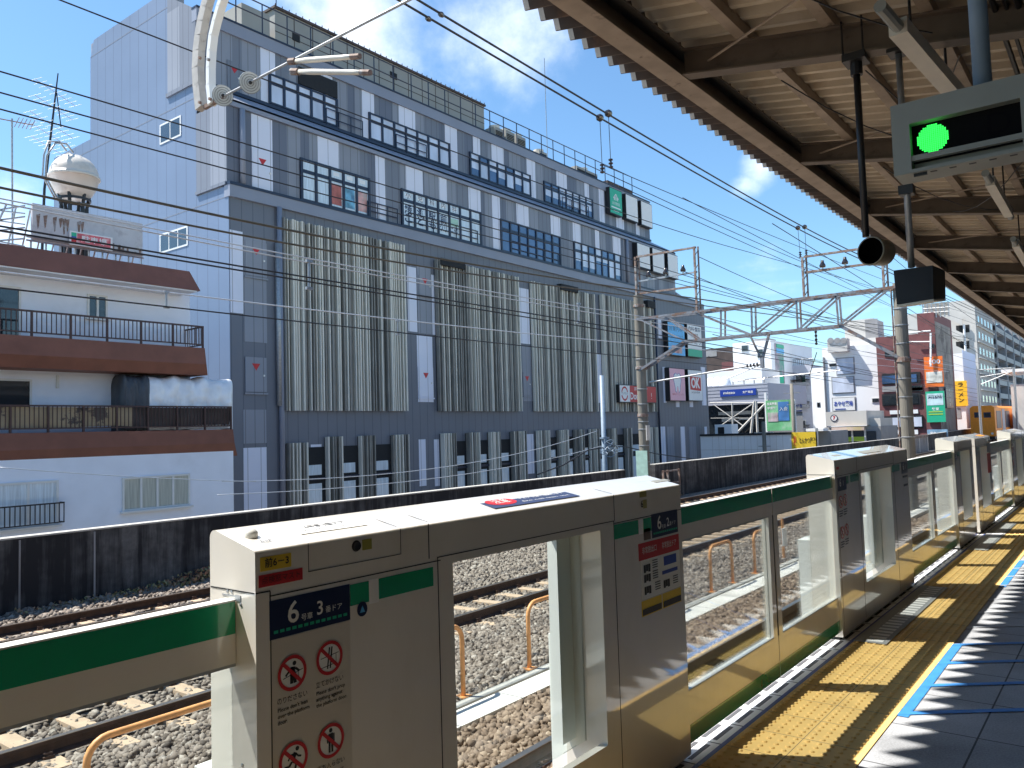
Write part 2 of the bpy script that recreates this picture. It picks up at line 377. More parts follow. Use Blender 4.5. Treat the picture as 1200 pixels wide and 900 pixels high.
# tactile paving: two columns of dotted yellow tiles; grey plates in front of the fixed housings
GATES = [(-3.79, -1.34), (1.26, 3.74), (6.36, 8.83), (11.45, 14.65), (17.25, 19.7), (22.3, 24.75), (27.4, 29.85), (32.5, 34.95), (37.5, 40), (42.6, 45.05)]
b = MB()
b.box(-1.773, -1.157, -2, 70, .0, .006, 0)
b.box(-1.4735, -1.4715, -2, 70, .006, .0068, 1)
for k in range(240): b.box(-1.773, -1.172, -2+.3*k-.001, -2+.3*k+.001, .006, .0067, 1)
for k in range(0, 90):
    y0 = 1.9+.3*k; seg = 8 if k < 26 else 5
    for c in range(2):
        for i in range(5):
            for j in range(5):
                x = -1.7425+.3*c+.06*i; y = y0+.03+.06*j
                b.lathe([(.0145,.006),(.0100,.0125),(0,.0132)], (x,y,0), n=seg, mi=0)
struct('tactile_paving', b, [M['tactile'], M['slot']])
b = MB()
for (a, c) in GATES[2:7]:
    b.box(-1.773, -1.545, a+.02, c-.02, .0122, .016, 0)
    for k in range(int((c-a)/.1)):
        b.box(-1.70, -1.58, a+.06+.1*k, a+.115+.1*k, .016, .0175, 1)
struct('platform_edge_strip', b, [mat('edge_plate_grey', (.33,.34,.35), rough=.5, var=.08), M['edgewhite']])

# blue queue tape on the paving
b = MB()
def tape(p, q, w, mi=0, z=.004):
    p, q = Vector((*p, 0)), Vector((*q, 0)); d = (q-p).normalized(); s = Vector((-d.y, d.x, 0))*w/2
    b.poly([v+Vector((0,0,z)) for v in (p-s, q-s, q+s, p+s)], mi)
tape((-1.132,4.92), (-1.132,6.66), .066)
for y in (4.95, 5.53, 6.10, 6.64): tape((-1.165,y), (.6,y+1.36), .05, 0, .0052)
for y in (7.25, 7.85, 8.45): tape((-1.165,y), (.6,y+1.36), .03, 1, .0052)
tape((-1.132,9.15), (-1.132,10.95), .066)
for y in (9.2, 9.75, 10.3, 10.9): tape((-1.165,y), (.6,y+1.36), .03, 1, .0052)
for y0 in (14.3, 19.4, 24.5): tape((-1.132,y0), (-1.132,y0+1.7), .066)
struct('queue_line_marking', b, [M['tape'], mat('pale_tape', (.5,.52,.56), rough=.5)])

# ================================================================== TRACKS
TRACKS = [(-4.32, -3.25), (-9.40, -8.28), (-14.0, -12.93)]
def rail(x, name, label, group):
    mb = MB()
    prof = [(-.065,-.15),(.065,-.15),(.065,-.138),(.012,-.118),(.009,-.045),(.033,-.035),(.034,-.006)]
    prof = prof+[(-.034,-.006),(-.033,-.035),(-.009,-.045),(-.012,-.118),(-.065,-.138)]
    mb.prism([(x+p, -1.1+q) for p, q in prof], 'y', -10, 185, 0)
    mb.box(x-.033, x+.033, -10, 185, -1.106, -1.0995, 1)
    o = obj(name, mb, [M['rail'], M['rail_top']], loc=(x, 0, -1.25)); tag(o, label, 'rail', group); return o
RL = ['rusty running rail closest to the white screen doors, inner rail of the platform track',
      'rusty running rail beside the platform edge, hidden below the screen doors',
      'rusty rail of the middle track on the side of the black wall', 'rusty rail of the middle track on the side of the orange guard hoops',
      'dark brown rail of the far track along the weeds and black wall', 'dark brown rail of the far track, its side away from the black wall']
for i, (a, c) in enumerate(TRACKS):
    rail(a, 'rail', RL[2*i], 'running rails'); rail(c, 'rail', RL[2*i+1], 'running rails')
# concrete sleepers with rail clips
def sleeper(xa, xc):
    mid = (xa+xc)/2
    mb = MB(); mb.faces([(mid-1.0,-.125,-1.42),(mid+1.0,-.125,-1.42),(mid+1.0,.125,-1.42),(mid-1.0,.125,-1.42),(mid-.98,-.10,-1.252),(mid+.98,-.10,-1.252),(mid+.98,.10,-1.252),(mid-.98,.10,-1.252)],
        [(0,3,2,1),(4,5,6,7),(0,1,5,4),(1,2,6,5),(2,3,7,6),(3,0,4,7)])
    o = obj('sleeper', mb, M['sleeper'], loc=(mid, 0, -1.42))
    cl = MB()
    for x in (xa, xc):
        for s in (-1, 1):
            cl.box(x+s*.085-.035, x+s*.085+.035, -.05, .05, -1.252, -1.225); cl.path([(x+s*.05,-.03,-1.215),(x+s*.10,-.03,-1.20),(x+s*.11,.03,-1.205),(x+s*.06,.03,-1.215)], .012, 5)
    k = obj('rail_clip', cl, M['rail'], parent=o)
    return o
SL = [('pale concrete sleeper under the platform track', 'sleepers of the platform track', 3.9, 9, .62),
      ('tan concrete sleeper under the rails of the middle track', 'sleepers of the middle track', 1.5, 62, .62),
      ('tan concrete sleeper under the far track beside the black wall', 'sleepers of the far track', 3.6, 66, .66)]
for (xa, xc), (lab, grp, y0, n, st) in zip(TRACKS, SL):
    p = sleeper(xa, xc); tag(p, lab, 'sleeper', grp)
    for k in range(n):
        o = p if k == 0 else copy_tree(p)
        o.location.y = y0+st*k
# unseen wall, added to block sky light and bounce warm light onto the gates
b = MB(); b.box(11.0, 11.4, -40, 190, -2.2, 9); struct('added_bounce_wall', b, mat('bounce_wall_cream', (.80,.75,.66), rough=.8))
# cable trough, kerb behind it
mb = MB(); mb.box(-5.74, -5.40, -6, 70, -1.36, -1.21, 0)
for k in range(76): mb.box(-5.741, -5.399, -6+k-.006, -6+k+.006, -1.355, -1.2085, 1)
o = obj('cable_trough', mb, [M['trough'], M['slot']], loc=(-5.57, 0, -1.36)); tag(o, 'long white concrete cable trough lying in the ballast', 'cable trough')
mb = MB(); mb.box(-6.0, -5.88, -6, 70, -1.4, -1.255)
o = obj('low_kerb', mb, M['concrete'], loc=(-5.94, 0, -1.4)); tag(o, 'low grey concrete kerb between the white trough and the guard hoops', 'kerb')
# orange guard hoops
def hoop(y0, y1, label, x=-6.07, top=-.47):
    r = .16; pts = [(x,y0,-1.25),(x,y0,top-r)]
    for k in range(1, 6): a = k/5*PI/2; pts.append((x, y0+r-r*math.cos(a), top-r+r*math.sin(a)))
    for k in range(0, 6): a = k/5*PI/2; pts.append((x, y1-r+r*math.sin(a), top-r+r*math.cos(a)))
    pts.append((x,y1,-1.25))
    t = thing('guard_hoop', label, 'guard hoop', (x,(y0+y1)/2,-1.25), 'orange guard hoops beside the track')
    mb = MB(); mb.path(pts, .027, 10); obj('hoop_tube', mb, M['hoop'], t, smooth=True)
    for y in (y0, y1):
        mb = MB(); mb.box(x-.07,x+.07,y-.07,y+.07,-1.262,-1.247); obj('base_plate', mb, M['hoop'], t)
hoop(2.75, 6.8, 'long orange guard hoop under the green topped rail, far leg behind the housing window')
hoop(8.03, 11.6, 'long orange guard hoop beginning in the middle of the housing window')
hoop(13.4, 14.35, 'short narrow orange guard hoop with both legs seen through the wide door glass')
hoop(15.45, 16.6, 'orange guard hoop just past the short narrow one, near leg by the door stile')
hoop(19.9, 22.6, 'distant orange guard hoop partly behind the white end of the second housing')
# small post with a white plate
t = thing('track_marker_post', 'thin rusty post carrying a small white plate among the ballast', 'marker post', (-6.25,17.6,-1.3))
mb = MB(); mb.tube((-6.25,17.6,-1.3), (-6.25,17.6,-.42), .03, 8); obj('post', mb, M['hoop'], t)
mb = MB(); mb.box(-6.21,-6.19,17.42,17.68,-1.0,-.62); obj('plate', mb, M['white'], t)

# loose ballast stones (one mass)
def stones():
    cube = np.array([(-1,-1,-1),(1,-1,-1),(1,1,-1),(-1,1,-1),(-1,-1,1),(1,-1,1),(1,1,1),(-1,1,1)], float)*.5
    quads = np.array([(0,3,2,1),(4,5,6,7),(0,1,5,4),(1,2,6,5),(2,3,7,6),(3,0,4,7)])
    P = []
    def scatter(n, x0, x1, y0, y1, smin, smax, zlo=0.0, zhi=.03):
        x = rng.uniform(x0,x1,n); y = rng.uniform(y0,y1,n); s = rng.uniform(smin,smax,n); z = TB+rng.uniform(zlo,zhi,n)
        P.append(np.stack([x,y,z,s],1))
    scatter(9000, -5.38, -4.40, 4.6, 13, .035, .075, .0, .06)
    scatter(6000, -5.38, -4.40, 13, 26, .04, .065, .0, .06)
    scatter(3200, -4.24, -3.33, 4.6, 9, .035, .07)
    scatter(17000, -8.15, -6.02, 2.2, 15, .035, .07)
    scatter(15000, -8.15, -6.02, 15, 36, .035, .068)
    scatter(4500, -9.30, -8.38, 2.2, 16, .035, .065, 0, .02)
    scatter(18000, -12.8, -9.50, 4, 24, .04, .075)
    scatter(2500, -13.9, -13.0, 5, 24, .045, .07, 0, .02)
    scatter(9000, -15.75, -14.1, 4.5, 26, .04, .085, .0, .06)
    A = np.concatenate(P); n = len(A)
    V = cube[None]*A[:,None,3:4]*rng.uniform(.55,1.2,(n,1,3))
    V += rng.normal(0,.11,(n,8,3))*A[:,None,3:4]
    q = rng.normal(size=(n,4)); q /= np.linalg.norm(q,axis=1)[:,None]; w,x,y,z = q.T
    R = np.stack([1-2*(y*y+z*z),2*(x*y-z*w),2*(x*z+y*w),2*(x*y+z*w),1-2*(x*x+z*z),2*(y*z-x*w),2*(x*z-y*w),2*(y*z+x*w),1-2*(x*x+y*y)],1).reshape(n,3,3)
    V = np.einsum('nij,nkj->nki',R,V)+A[:,None,:3]
    me = bpy.data.meshes.new('ballast_gravel')
    me.vertices.add(n*8); me.vertices.foreach_set('co', V.astype(np.float32).ravel())
    F = (quads[None]+8*np.arange(n)[:,None,None]).reshape(-1)
    me.loops.add(n*24); me.loops.foreach_set('vertex_index', F.astype(np.int32))
    me.polygons.add(n*6); me.polygons.foreach_set('loop_start', np.arange(0,n*24,4,dtype=np.int32))
    me.update(calc_edges=True)
    at = me.attributes.new('tone','FLOAT','FACE'); at.data.foreach_set('value', np.repeat(np.clip(rng.normal(.5,.24,n),0,1),6).astype(np.float32))
    me.materials.append(M['ballast'])
    o = bpy.data.objects.new('ballast_gravel', me); COL.objects.link(o); tag(o, kind='stuff'); o['label'] = 'grey and brown crushed stone ballast between the tracks'
stones()
# weeds along the foot of the black wall
mb = MB()
for k in range(2600):
    y = float(np.clip(rng.normal(9.9,2.0),5.9,26)) if k < 2000 else rng.uniform(12,32)
    h = .12+.28*math.exp(-((y-10.2)/1.3)**2)
    c = Vector((-15.55+rng.normal(0,.16), y, TB+rng.uniform(0,h)))
    a = Vector(rng.normal(size=3)).normalized()*rng.uniform(.02,.055); d = a.cross(Vector(rng.normal(size=3))).normalized()*a.length*.6
    if c.x < -15.74: c.x = -15.7
    mb.poly([c-a, c+d, c+a, c-d])
o = obj('weeds', mb, M['weed']); tag(o, kind='stuff'); o['label'] = 'reddish green weeds growing along the foot of the black wall'

PALE = [6.0, 7.3]
# black parapet wall in two lengths, coping, joints
def wall(y0, y1, ztop0, ztop1, label):
    t = thing('parapet_wall', label, 'wall', (-15.9,(y0+y1)/2,-1.5), 'black viaduct parapet walls')
    mb = MB(); mb.faces([(-15.8,y0,-2.1),(-15.8,y1,-2.1),(-16.05,y1,-2.1),(-16.05,y0,-2.1),(-15.8,y0,ztop0-.03),(-15.8,y1,ztop1-.03),(-16.05,y1,ztop1-.03),(-16.05,y0,ztop0-.03)],
        [(0,3,2,1),(4,5,6,7),(0,1,5,4),(1,2,6,5),(2,3,7,6),(3,0,4,7)])
    obj('wall_body', mb, M['wallstain'], t)
    mb = MB(); mb.faces([(-15.785,y0,ztop0-.03),(-15.785,y1,ztop1-.03),(-16.07,y1,ztop1-.03),(-16.07,y0,ztop0-.03),(-15.785,y0,ztop0),(-15.785,y1,ztop1),(-16.07,y1,ztop1),(-16.07,y0,ztop0)],
        [(0,3,2,1),(4,5,6,7),(0,1,5,4),(1,2,6,5),(2,3,7,6),(3,0,4,7)])
    obj('coping', mb, M['concrete'], t)
    k = y0+.85; js = list(PALE) if y0 < 0 else [32.2]
    while k < min(y1, 70):
        if abs(k-6.6) > 1.5: js.append(k)
        k += 2.05
    for k in js:
        pale = k in PALE; mb = MB(); w_ = .016 if pale else .01; mb.box(-15.8,-15.793,k-w_,k+w_,-1.4,min(ztop0,ztop1)-.04); obj('joint_strip', mb, M['greywall'] if pale else M['black'], t)
wall(-40, 27.4, .035, .06, 'long rain blackened concrete parapet wall running behind the weeds and the near housing')
wall(29.9, 76, .14, .16, 'rain blackened concrete parapet wall with pale worn patches beyond the round concrete pole')
wall(84, 185, .2, .9, 'dark parapet wall section in the distance in front of the orange building')
t = thing('rusty_barrier', 'rust stained metal barrier frame standing at the gap in the black wall', 'barrier', (-15.4,31,-1.3))
for y in (29.95, 30.35, 31.4):
    mb = MB(); mb.box(-15.52,-15.44,y,y+.06,-1.3,-.12); obj('post', mb, M['rust'], t)
for z in (-.2, -.7):
    mb = MB(); mb.box(-15.5,-15.46,29.95,31.46,z,z+.06); obj('cross_rail', mb, M['rust'], t)
t = thing('rusty_rail_barrier', 'rusty barrier with grey infill panels beyond the striped pole', 'barrier', (-15.6,80,-1.3))
mb = MB(); mb.box(-15.65,-15.5,76.4,83.6,.0,.25); mb.box(-15.65,-15.5,76.4,83.6,-1.75,-1.5); obj('cross_rail', mb, M['rust'], t)
mb = MB()
for y in (76.4,79.6,83.2): mb.box(-15.68,-15.52,y,y+.35,-1.75,.2)
obj('post', mb, M['trough'], t)
mb = MB(); mb.box(-15.66,-15.58,76.4,83.6,-1.5,0); obj('infill_panel', mb, M['greywall'], t)
# ================================================================== PLATFORM SCREEN DOORS
XF, XB = -1.84, -2.05
def arc(cx, cz, r, a0, a1, n=4): return [(cx+r*math.cos(a0+(a1-a0)*k/n), cz+r*math.sin(a0+(a1-a0)*k/n)) for k in range(n+1)]
TOPF, TOPB = 1.362, 1.404
sl = math.atan2(TOPB-TOPF, XF-XB)
HOOD = 1.218
def prof(z0, z1=None):
    """cross-section of a housing in x,z; full height when z1 is None (sloping, softly rounded top)"""
    if z1 is not None: return [(XF,z0),(XF,z1),(XB,z1),(XB,z0)]
    p = [(XF,z0)]+arc(XF-.010,TOPF-.012,.010,0,PI/2-.1)+arc(XB+.022,TOPB-.022,.022,PI/2-.1,PI)
    return p+[(XB,z0)]
def housing(y0, y1, w0, w1, label, group='screen door housings'):
    t = thing('screen_door_housing', label, 'door housing', (-1.95,(y0+y1)/2,0), group)
    mb = MB()
    mb.prism(prof(.03), 'y', y0, w0); mb.prism(prof(.03), 'y', w1, y1)
    mb.prism(prof(HOOD), 'y', w0, w1); mb.box(XF-.035, XF, w0, w1, .03, .32)
    # seams and grooves
    def seam(a0, a1, b0, b1): mb.box(XF, XF+.0012, a0, a1, b0, b1, 1)
    s = .0016
    seam(y0,y0+.045,1.2475,1.2475+2*s); seam(y0+.043,y0+.043+2*s,.05,1.2475)
    seam(y0+.045,w0-.06,1.2335,1.2335+2*s); seam(w0-.075,w0-.075+2*s,.05,1.2475); seam(w0-.075,w1+.12,1.2445,1.2445+2*s)
    seam(w1+.112,w1+.112+2*s,.05,1.2445); seam(w1+.112,y1,1.2335,1.2335+2*s)
    seam(w0-.115,w0-.115+2*s,1.2475,1.36); seam(w1+.12,w1+.12+2*s,1.2475,1.36)
    mb.box(y0*0+XB+.004,XF-.004,y0-.0012,y0,1.2475,1.2475+2*s,1)
    obj('housing_shell', mb, [M['cream'], M['seam']], t)
    mb = MB(); mb.box(XF-.03,XB+.02,y0+.02,y1-.02,0,.031); obj('plinth', mb, M['black'], t)
    for a, c in ((y0+.005,w0-.03),(w1+.02,y1-.005)): mb = MB(); mb.box(XB-.005,XB-.095,a,c,-.02,.742); obj('motor_box', mb, M['cream2'], t)
    mb = MB(); mb.box(-1.952,-1.946,w0-.0,w1+.0,.32,HOOD); obj('window_pane', mb, M['glass'], t)
    mb = MB(); mb.box(XB+.0,XB+.05,w1-.10,w1-.0,.32,HOOD); mb.box(XB+.0,XB+.03,w0,w0+.03,.32,HOOD); obj('window_post', mb, M['cream2'], t)
    return t
def front(y0): return Face((XF,y0,0),(0,1,0),(0,0,1))
def ban(mb_r, mb_k, F, a, b, r):
    """prohibition ring and bar (red)"""
    n = 28
    for k in range(n):
        c0, c1 = 2*PI*k/n, 2*PI*(k+1)/n
        F.shape(mb_r, [(a+r*.80*math.cos(c0),b+r*.80*math.sin(c0)),(a+r*math.cos(c0),b+r*math.sin(c0)),(a+r*math.cos(c1),b+r*math.sin(c1)),(a+r*.80*math.cos(c1),b+r*.80*math.sin(c1))], .0036)
    e = r*.82/math.sqrt(2); w = r*.075
    F.shape(mb_r, [(a-e-w,b+e-w),(a+e-w,b-e-w),(a+e+w,b-e+w),(a-e+w,b+e+w)], .0038)
def limb(F, mb, pts, w, d=.0026):
    for p, q in zip(pts, pts[1:]):
        p, q = Vector((*p,0)), Vector((*q,0)); dd = (q-p).normalized(); s = Vector((-dd.y,dd.x,0))*w/2
        F.shape(mb, [tuple((p-s)[:2]),tuple((q-s)[:2]),tuple((q+s)[:2]),tuple((p+s)[:2])], d)
def picto(F, t, a, b, r, kind):
    red, blk, wh = MB(), MB(), MB()
    F.shape(wh, [(a+r*.83*math.cos(2*PI*k/24),b+r*.83*math.sin(2*PI*k/24)) for k in range(24)], .0022)
    head = lambda x, y, q=.13: F.shape(blk, [(a+r*x+r*q*math.cos(2*PI*k/12),b+r*y+r*q*math.sin(2*PI*k/12)) for k in range(12)], .0028)
    L = lambda pts, w: limb(F, blk, [(a+r*x,b+r*y) for x, y in pts], r*w)
    if kind == 'lean':
        head(.16,.52); L([(-.05,-.6),(-.02,.05),(.02,.32)],.22); L([(.20,-.6),(.12,.05),(.05,.32)],.22); L([(-.05,.28),(.25,.22),(.5,.0)],.14); L([(-.05,.28),(-.45,-.1)],.12); L([(-.62,-.22),(.75,.08)],.04); L([(.45,.0),(.45,-.5)],.035)
    elif kind == 'prop':
        L([(-.16,-.62),(.02,.62)],.10); L([(.05,-.62),(.2,.62)],.10); L([(-.65,.05),(.7,.2)],.04); L([(-.65,-.5),(.4,-.4)],.04); L([(.5,.15),(.5,-.45)],.04)
    elif kind == 'run':
        head(.28,.55); L([(.15,.35),(-.08,-.05)],.26); L([(-.08,-.05),(.2,-.25),(.1,-.6)],.15); L([(-.1,-.1),(-.3,-.32),(-.62,-.3)],.15); L([(.15,.32),(.35,.1),(.55,.05)],.1); L([(.12,.3),(-.2,.28),(-.35,.02)],.1)
    else:
        head(.0,.60); L([(0,.42),(0,-.02)],.36); L([(-.1,0),(-.1,-.68)],.15); L([(.1,0),(.1,-.68)],.15); L([(-.24,.38),(-.24,-.1)],.1); L([(.24,.38),(.24,-.1)],.1)
    ban(red, blk, F, a, b, r)
    o = obj('prohibition_symbol', red, M['red'], t)
    obj('symbol_ground', wh, M['white'], o); obj('symbol_figure', blk, M['black'], o)
def door_sign(F, t, a0, a1, b0, b1, car, door, detail=True):
    mb = MB(); F.plate(mb, a0, a1, b0, b1, .0015); s = obj('door_number_sign', mb, M['navy'], t)
    w, h = a1-a0, b1-b0
    F.text('car_number', car, h*.80, a0+w*.27, b0+h*.57, s, M['white'], .003, bold=.012)
    F.text('door_number', door, h*.52, a0+w*.60, b0+h*.52, s, M['white'], .003, bold=.012)
    if detail:
        F.text('sign_lettering', '号車', h*.20, a0+w*.435, b0+h*.38, s, M['white'], .003)
        F.text('sign_lettering', '番ドア', h*.20, a0+w*.78, b0+h*.44, s, M['white'], .003)
        mb = MB()
        for k in range(13): F.rect(mb, a0+w*(.04+.072*k), a0+w*(.04+.072*k+.05), b0+h*.14, b0+h*.22, .003)
        obj('station_line_strip', mb, M['gsign'], s)
    return s
def plate(F, t, name, a0, a1, b0, b1, m, d=.0015):
    mb = MB(); F.plate(mb, a0, a1, b0, b1, d); return obj(name, mb, m, t)

# --- the nearest housing, all its stickers
H1 = housing(1.26, 3.74, 2.025, 2.965, 'nearest cream screen door housing with the large navy door number sign and round prohibition symbols')
F = front(1.26)
plate(F, H1, 'pictogram_sheet', .042, .315, .42, 1.118, M['cream2'] if 0 else mat('sticker_film', (.60,.56,.49), rough=.3, var=.02, coat=.4), .0008)
door_sign(F, H1, .042, .316, 1.120, 1.222, '6', '3')
plate(F, H1, 'green_stripe', .318, .390, 1.158, 1.219, M['green']); plate(F, H1, 'green_stripe', .430, .668, 1.158, 1.219, M['green'])
s = plate(F, H1, 'notice_sticker', .391, .429, 1.150, 1.222, M['white'])
mb = MB(); F.shape(mb, [(.362+.02*math.cos(2*PI*k/16), 1.140+(.024 if math.sin(2*PI*k/16) > 0 else .02)*math.sin(2*PI*k/16)) for k in range(16)], .0022); o = obj('drop_sticker', mb, M['navy'], H1)
mb = MB(); F.shape(mb, [(.352,1.132),(.372,1.132),(.362,1.152)], .003); obj('drop_mark', mb, M['skyblue'], o)
for (a, b, kind, jp, en) in ((.110,1.020,'lean','のりださない',['Please don\'t lean','over the platform','door.']), (.237,1.030,'prop','立てかけない',['Please don\'t prop','anything against','the platform door.']),
                             (.110,.792,'run','かけこまない',['Please don\'t rush','for the train.']), (.237,.802,'stand','立ち入らない',['Please keep out.'])):
    picto(F, H1, a, b, .047, kind)
    o = F.text('warning_lettering', jp, .0185, a, b-.066, H1, M['black'], .0025, width=.097)
    for k, ln in enumerate(en): F.text('warning_lettering', ln, .0145, a-.048, b-.088-.0165*k, H1, M['black'], .0025, 'LEFT', .01)
o = plate(F, H1, 'yellow_label', .015, .113, 1.303, 1.340, M['yellow']); F.text('label_lettering', '前6－3', .026, .066, 1.322, o, M['black'], .003, bold=.02)
o = plate(F, H1, 'red_label', .010, .150, 1.262, 1.294, M['red']); F.text('label_lettering', '点検窓マスト', .021, .08, 1.278, o, M['black'], .003)
mb = MB()
for (a0,a1,b0,b1) in ((.17,.1715,1.279,1.358),(.525,.5265,1.279,1.358),(.17,.5265,1.279,1.2806)): F.plate(mb, a0, a1, b0, b1, .0012)
obj('access_hatch_outline', mb, M['seam'], H1)
mb = MB(); mb.lathe([(.0,.004),(.012,.004),(.014,.006),(.017,.0),(.017,-.001)], F.p(.345,1.328,0), (1,0,0), 18); obj('key_lock', mb, M['black_metal'], H1, smooth=True)
plate(F, H1, 'small_yellow_label', .368, .405, 1.312, 1.343, mat('label_olive', (.32,.30,.05), rough=.5))
# right-hand half of the front
plate(F, H1, 'green_stripe', 1.818, 2.035, 1.165, 1.228, M['green']); plate(F, H1, 'green_stripe', 2.085, 2.16, 1.165, 1.228, M['green'])
plate(F, H1, 'notice_sticker', 2.04, 2.08, 1.160, 1.228, M['white']); plate(F, H1, 'photo_sticker', 2.085, 2.15, 1.128, 1.180, mat('sticker_brown', (.10,.06,.04), rough=.4, var=.4, scale=30))
door_sign(F, H1, 2.165, 2.435, 1.128, 1.240, '6', '2')
o = plate(F, H1, 'red_notice', 2.03, 2.44, 1.040, 1.118, M['red']); F.text('notice_lettering', '非常脱出口', .034, 2.13, 1.08, o, M['white'], .003, width=.14); F.text('notice_lettering', '非常脱出ドア', .034, 2.33, 1.08, o, M['white'], .003, width=.15)
o = plate(F, H1, 'instruction_sheet', 2.045, 2.44, .860, 1.040, M['cream2'])
mb = MB()
for (a, b) in ((2.10,1.00),(2.10,.955),(2.10,.90),(2.29,.90)):
    for k in range(3): F.plate(mb, a-.03+.022*k, a-.012+.022*k, b-.02+.005*(k%2), b+.016, .003, base=.0016)
obj('instruction_drawing', mb, M['black'], o)
for q_ in ((2.27,2.40,.985,1.028),(2.25,2.41,.945,.962)): mb = MB(); F.plate(mb, *q_, .003, base=.0016); obj('instruction_drawing', mb, M['bluesign'], o)
mb = MB()
for (a, b) in ((2.155,1.01),(2.155,.96),(2.175,.905),(2.36,.905)):
    for k in range(4): F.plate(mb, a, a+.05, b+.014-.011*k, b+.018-.011*k, .003, base=.0016)
obj('instruction_lettering', mb, M['black'], o)
for (a0, a1) in ((2.04,2.235),(2.245,2.44)):
    o = plate(F, H1, 'yellow_notice', a0, a1, .785, .855, M['yellow']); mb = MB(); F.plate(mb, a0+.005, a1-.005, .79, .818, .003, base=.0016); obj('notice_band', mb, M['black'], o)
F.text('notice_lettering', '6', .046, 2.075, 1.296, H1, M['black'], .003, bold=.02); plate(F, H1, 'small_yellow_label', 2.09, 2.125, 1.275, 1.315, mat('label_dull_yellow', (.35,.31,.12)))
plate(F, H1, 'small_yellow_label', 2.06, 2.125, 1.328, 1.355, mat('label_dull_olive', (.30,.27,.09)))
# the sloping top: lid line, caution board, door label, stop
sv = Vector((XB-XF,0,TOPB-TOPF)).normalized()
T = Face((XF-.012,1.26,TOPF+.0025),(0,1,0),sv)
mb = MB()
T.plate(mb,.66,.662,.0,.185,.0008); T.plate(mb,.52,.522,.0,.16,.0008); T.plate(mb,1.83,1.832,.0,.185,.0008); T.plate(mb,.14,.52,.158,.160,.0008)
obj('lid_line', mb, M['seam'], H1)
mb = MB(); T.plate(mb, 1.05, 1.62, .03, .155, .0012); o = obj('caution_board', mb, mat('caution_board_navy', (.035,.045,.11), rough=.35), H1)
mb = MB(); T.shape(mb, [(1.16+.085*math.cos(2*PI*k/24), .092+.042*math.sin(2*PI*k/24)) for k in range(24)], .002); e = obj('caution_oval', mb, M['red'], o)
T.text('caution_lettering', '注意', .05, 1.16, .092, e, M['white'], .003)
T.text('caution_lettering', 'ドアから身を乗り出さないで', .026, 1.42, .128, o, M['yellow'], .002, width=.33); T.text('caution_lettering', '下さい 列車に接触します', .020, 1.43, .098, o, M['white'], .002, width=.31); T.text('caution_lettering', 'Do not lean out', .016, 1.42, .062, o, M['white'], .002, width=.32)
mb = MB(); T.plate(mb, .20, .45, .055, .145, .0012); o = obj('top_label', mb, M['white'], H1); mb = MB(); T.plate(mb, .20, .45, .128, .145, .002, base=.0013); obj('label_band', mb, M['navy'], o)
T.text('label_lettering', '6号車 3番ドア', .03, .325, .106, o, M['black'], .002, width=.15); T.text('label_lettering', 'Platform door', .012, .325, .076, o, M['black'], .002, width=.2)
T.text('unit_number', '63A', .024, .075, .045, H1, M['slot'], .0015, bold=.01)
mb = MB(); mb.lathe([(.022,0),(.021,.012),(.014,.020),(0,.023)], T.p(.06,.10,0), T.n, 16); obj('rubber_stop', mb, M['cream2'], H1, smooth=True)
T2 = [(2.22,.10),(2.36,.06)]
mb = MB()
for a, b in T2: T.plate(mb, a, a+.16, b, b+.035, .001)
obj('top_sticker', mb, M['greysign'], H1)
mb = MB(); mb.box(-1.93,-1.905,1.2585,1.26,1.222,1.238); mb.box(-1.99,-1.93,1.2585,1.26,1.232,1.236)
for x,z in ((-1.965,1.244),(-1.945,1.244),(-1.905,1.215),(-1.905,.80)): mb.lathe([(.0,.003),(.005,.002),(.005,0)], (x,1.26,z), (0,-1,0), 8)
obj('latch_slot', mb, M['steel'], H1)

def stickers(t, y0, y1, w1, doors, red=True):
    F = front(y0); L = y1-y0
    door_sign(F, t, .062, .30, 1.118, 1.222, '6', doors[0], False)
    plate(F, t, 'green_stripe', .31, .36, 1.16, 1.22, M['green']); plate(F, t, 'green_stripe', .42, .66, 1.165, 1.225, M['green'])
    plate(F, t, 'green_stripe', L-.66, L-.36, 1.165, 1.228, M['green']); door_sign(F, t, L-.275, L-.02, 1.125, 1.24, '6', doors[1], False)
    for (a, b, k) in ((.115,1.035,'lean'),(.235,1.04,'prop'),(.115,.80,'run'),(.235,.81,'stand')):
        picto(F, t, a, b, .047, k)
        mb = MB()
        for j in range(3): F.plate(mb, a-.045, a+.045-.02*(j == 2), b-.075-.018*j, b-.068-.018*j, .002)
        obj('warning_lettering', mb, M['black'], t)
    mb = MB(); F.plate(mb, L-.24, L-.04, 1.085, 1.105, .002); F.plate(mb, L-.22, L-.05, 1.0, 1.02, .002); obj('notice_band', mb, M['black'], t)
    plate(F, t, 'red_label', .05, .12, 1.285, 1.305, M['red'])
    T = Face((XF-.012,y0,TOPF+.0025),(0,1,0),sv)
    mb = MB(); T.plate(mb, 1.05, 1.62, .03, .155, .0012); obj('caution_board', mb, M['greysign'], t)
    mb = MB(); T.plate(mb, .3, .5, .07, .12, .0012); obj('top_label', mb, M['greysign'], t)
H2 = housing(6.36, 8.83, 7.09, 8.12, 'second screen door housing along the platform, its white end lit above the green door rail'); stickers(H2, 6.36, 8.83, 8.12, ('1','1'))
def slim(y0, y1, lab): # one of the pair of short housings
    t = housing(y0, y1, y0+.42, y1-.25, lab); F = front(y0)
    door_sign(F, t, .05, .2, 1.118, 1.222, '5', '4', False); plate(F, t, 'green_stripe', .22, .38, 1.165, 1.225, M['green'])
    return t
slim(11.45, 12.86, 'short screen door housing, nearer one of the close pair with a narrow gap between them')
H = slim(13.12, 14.65, 'short screen door housing, farther one of the close pair with orange labels on top'); F = front(13.12)
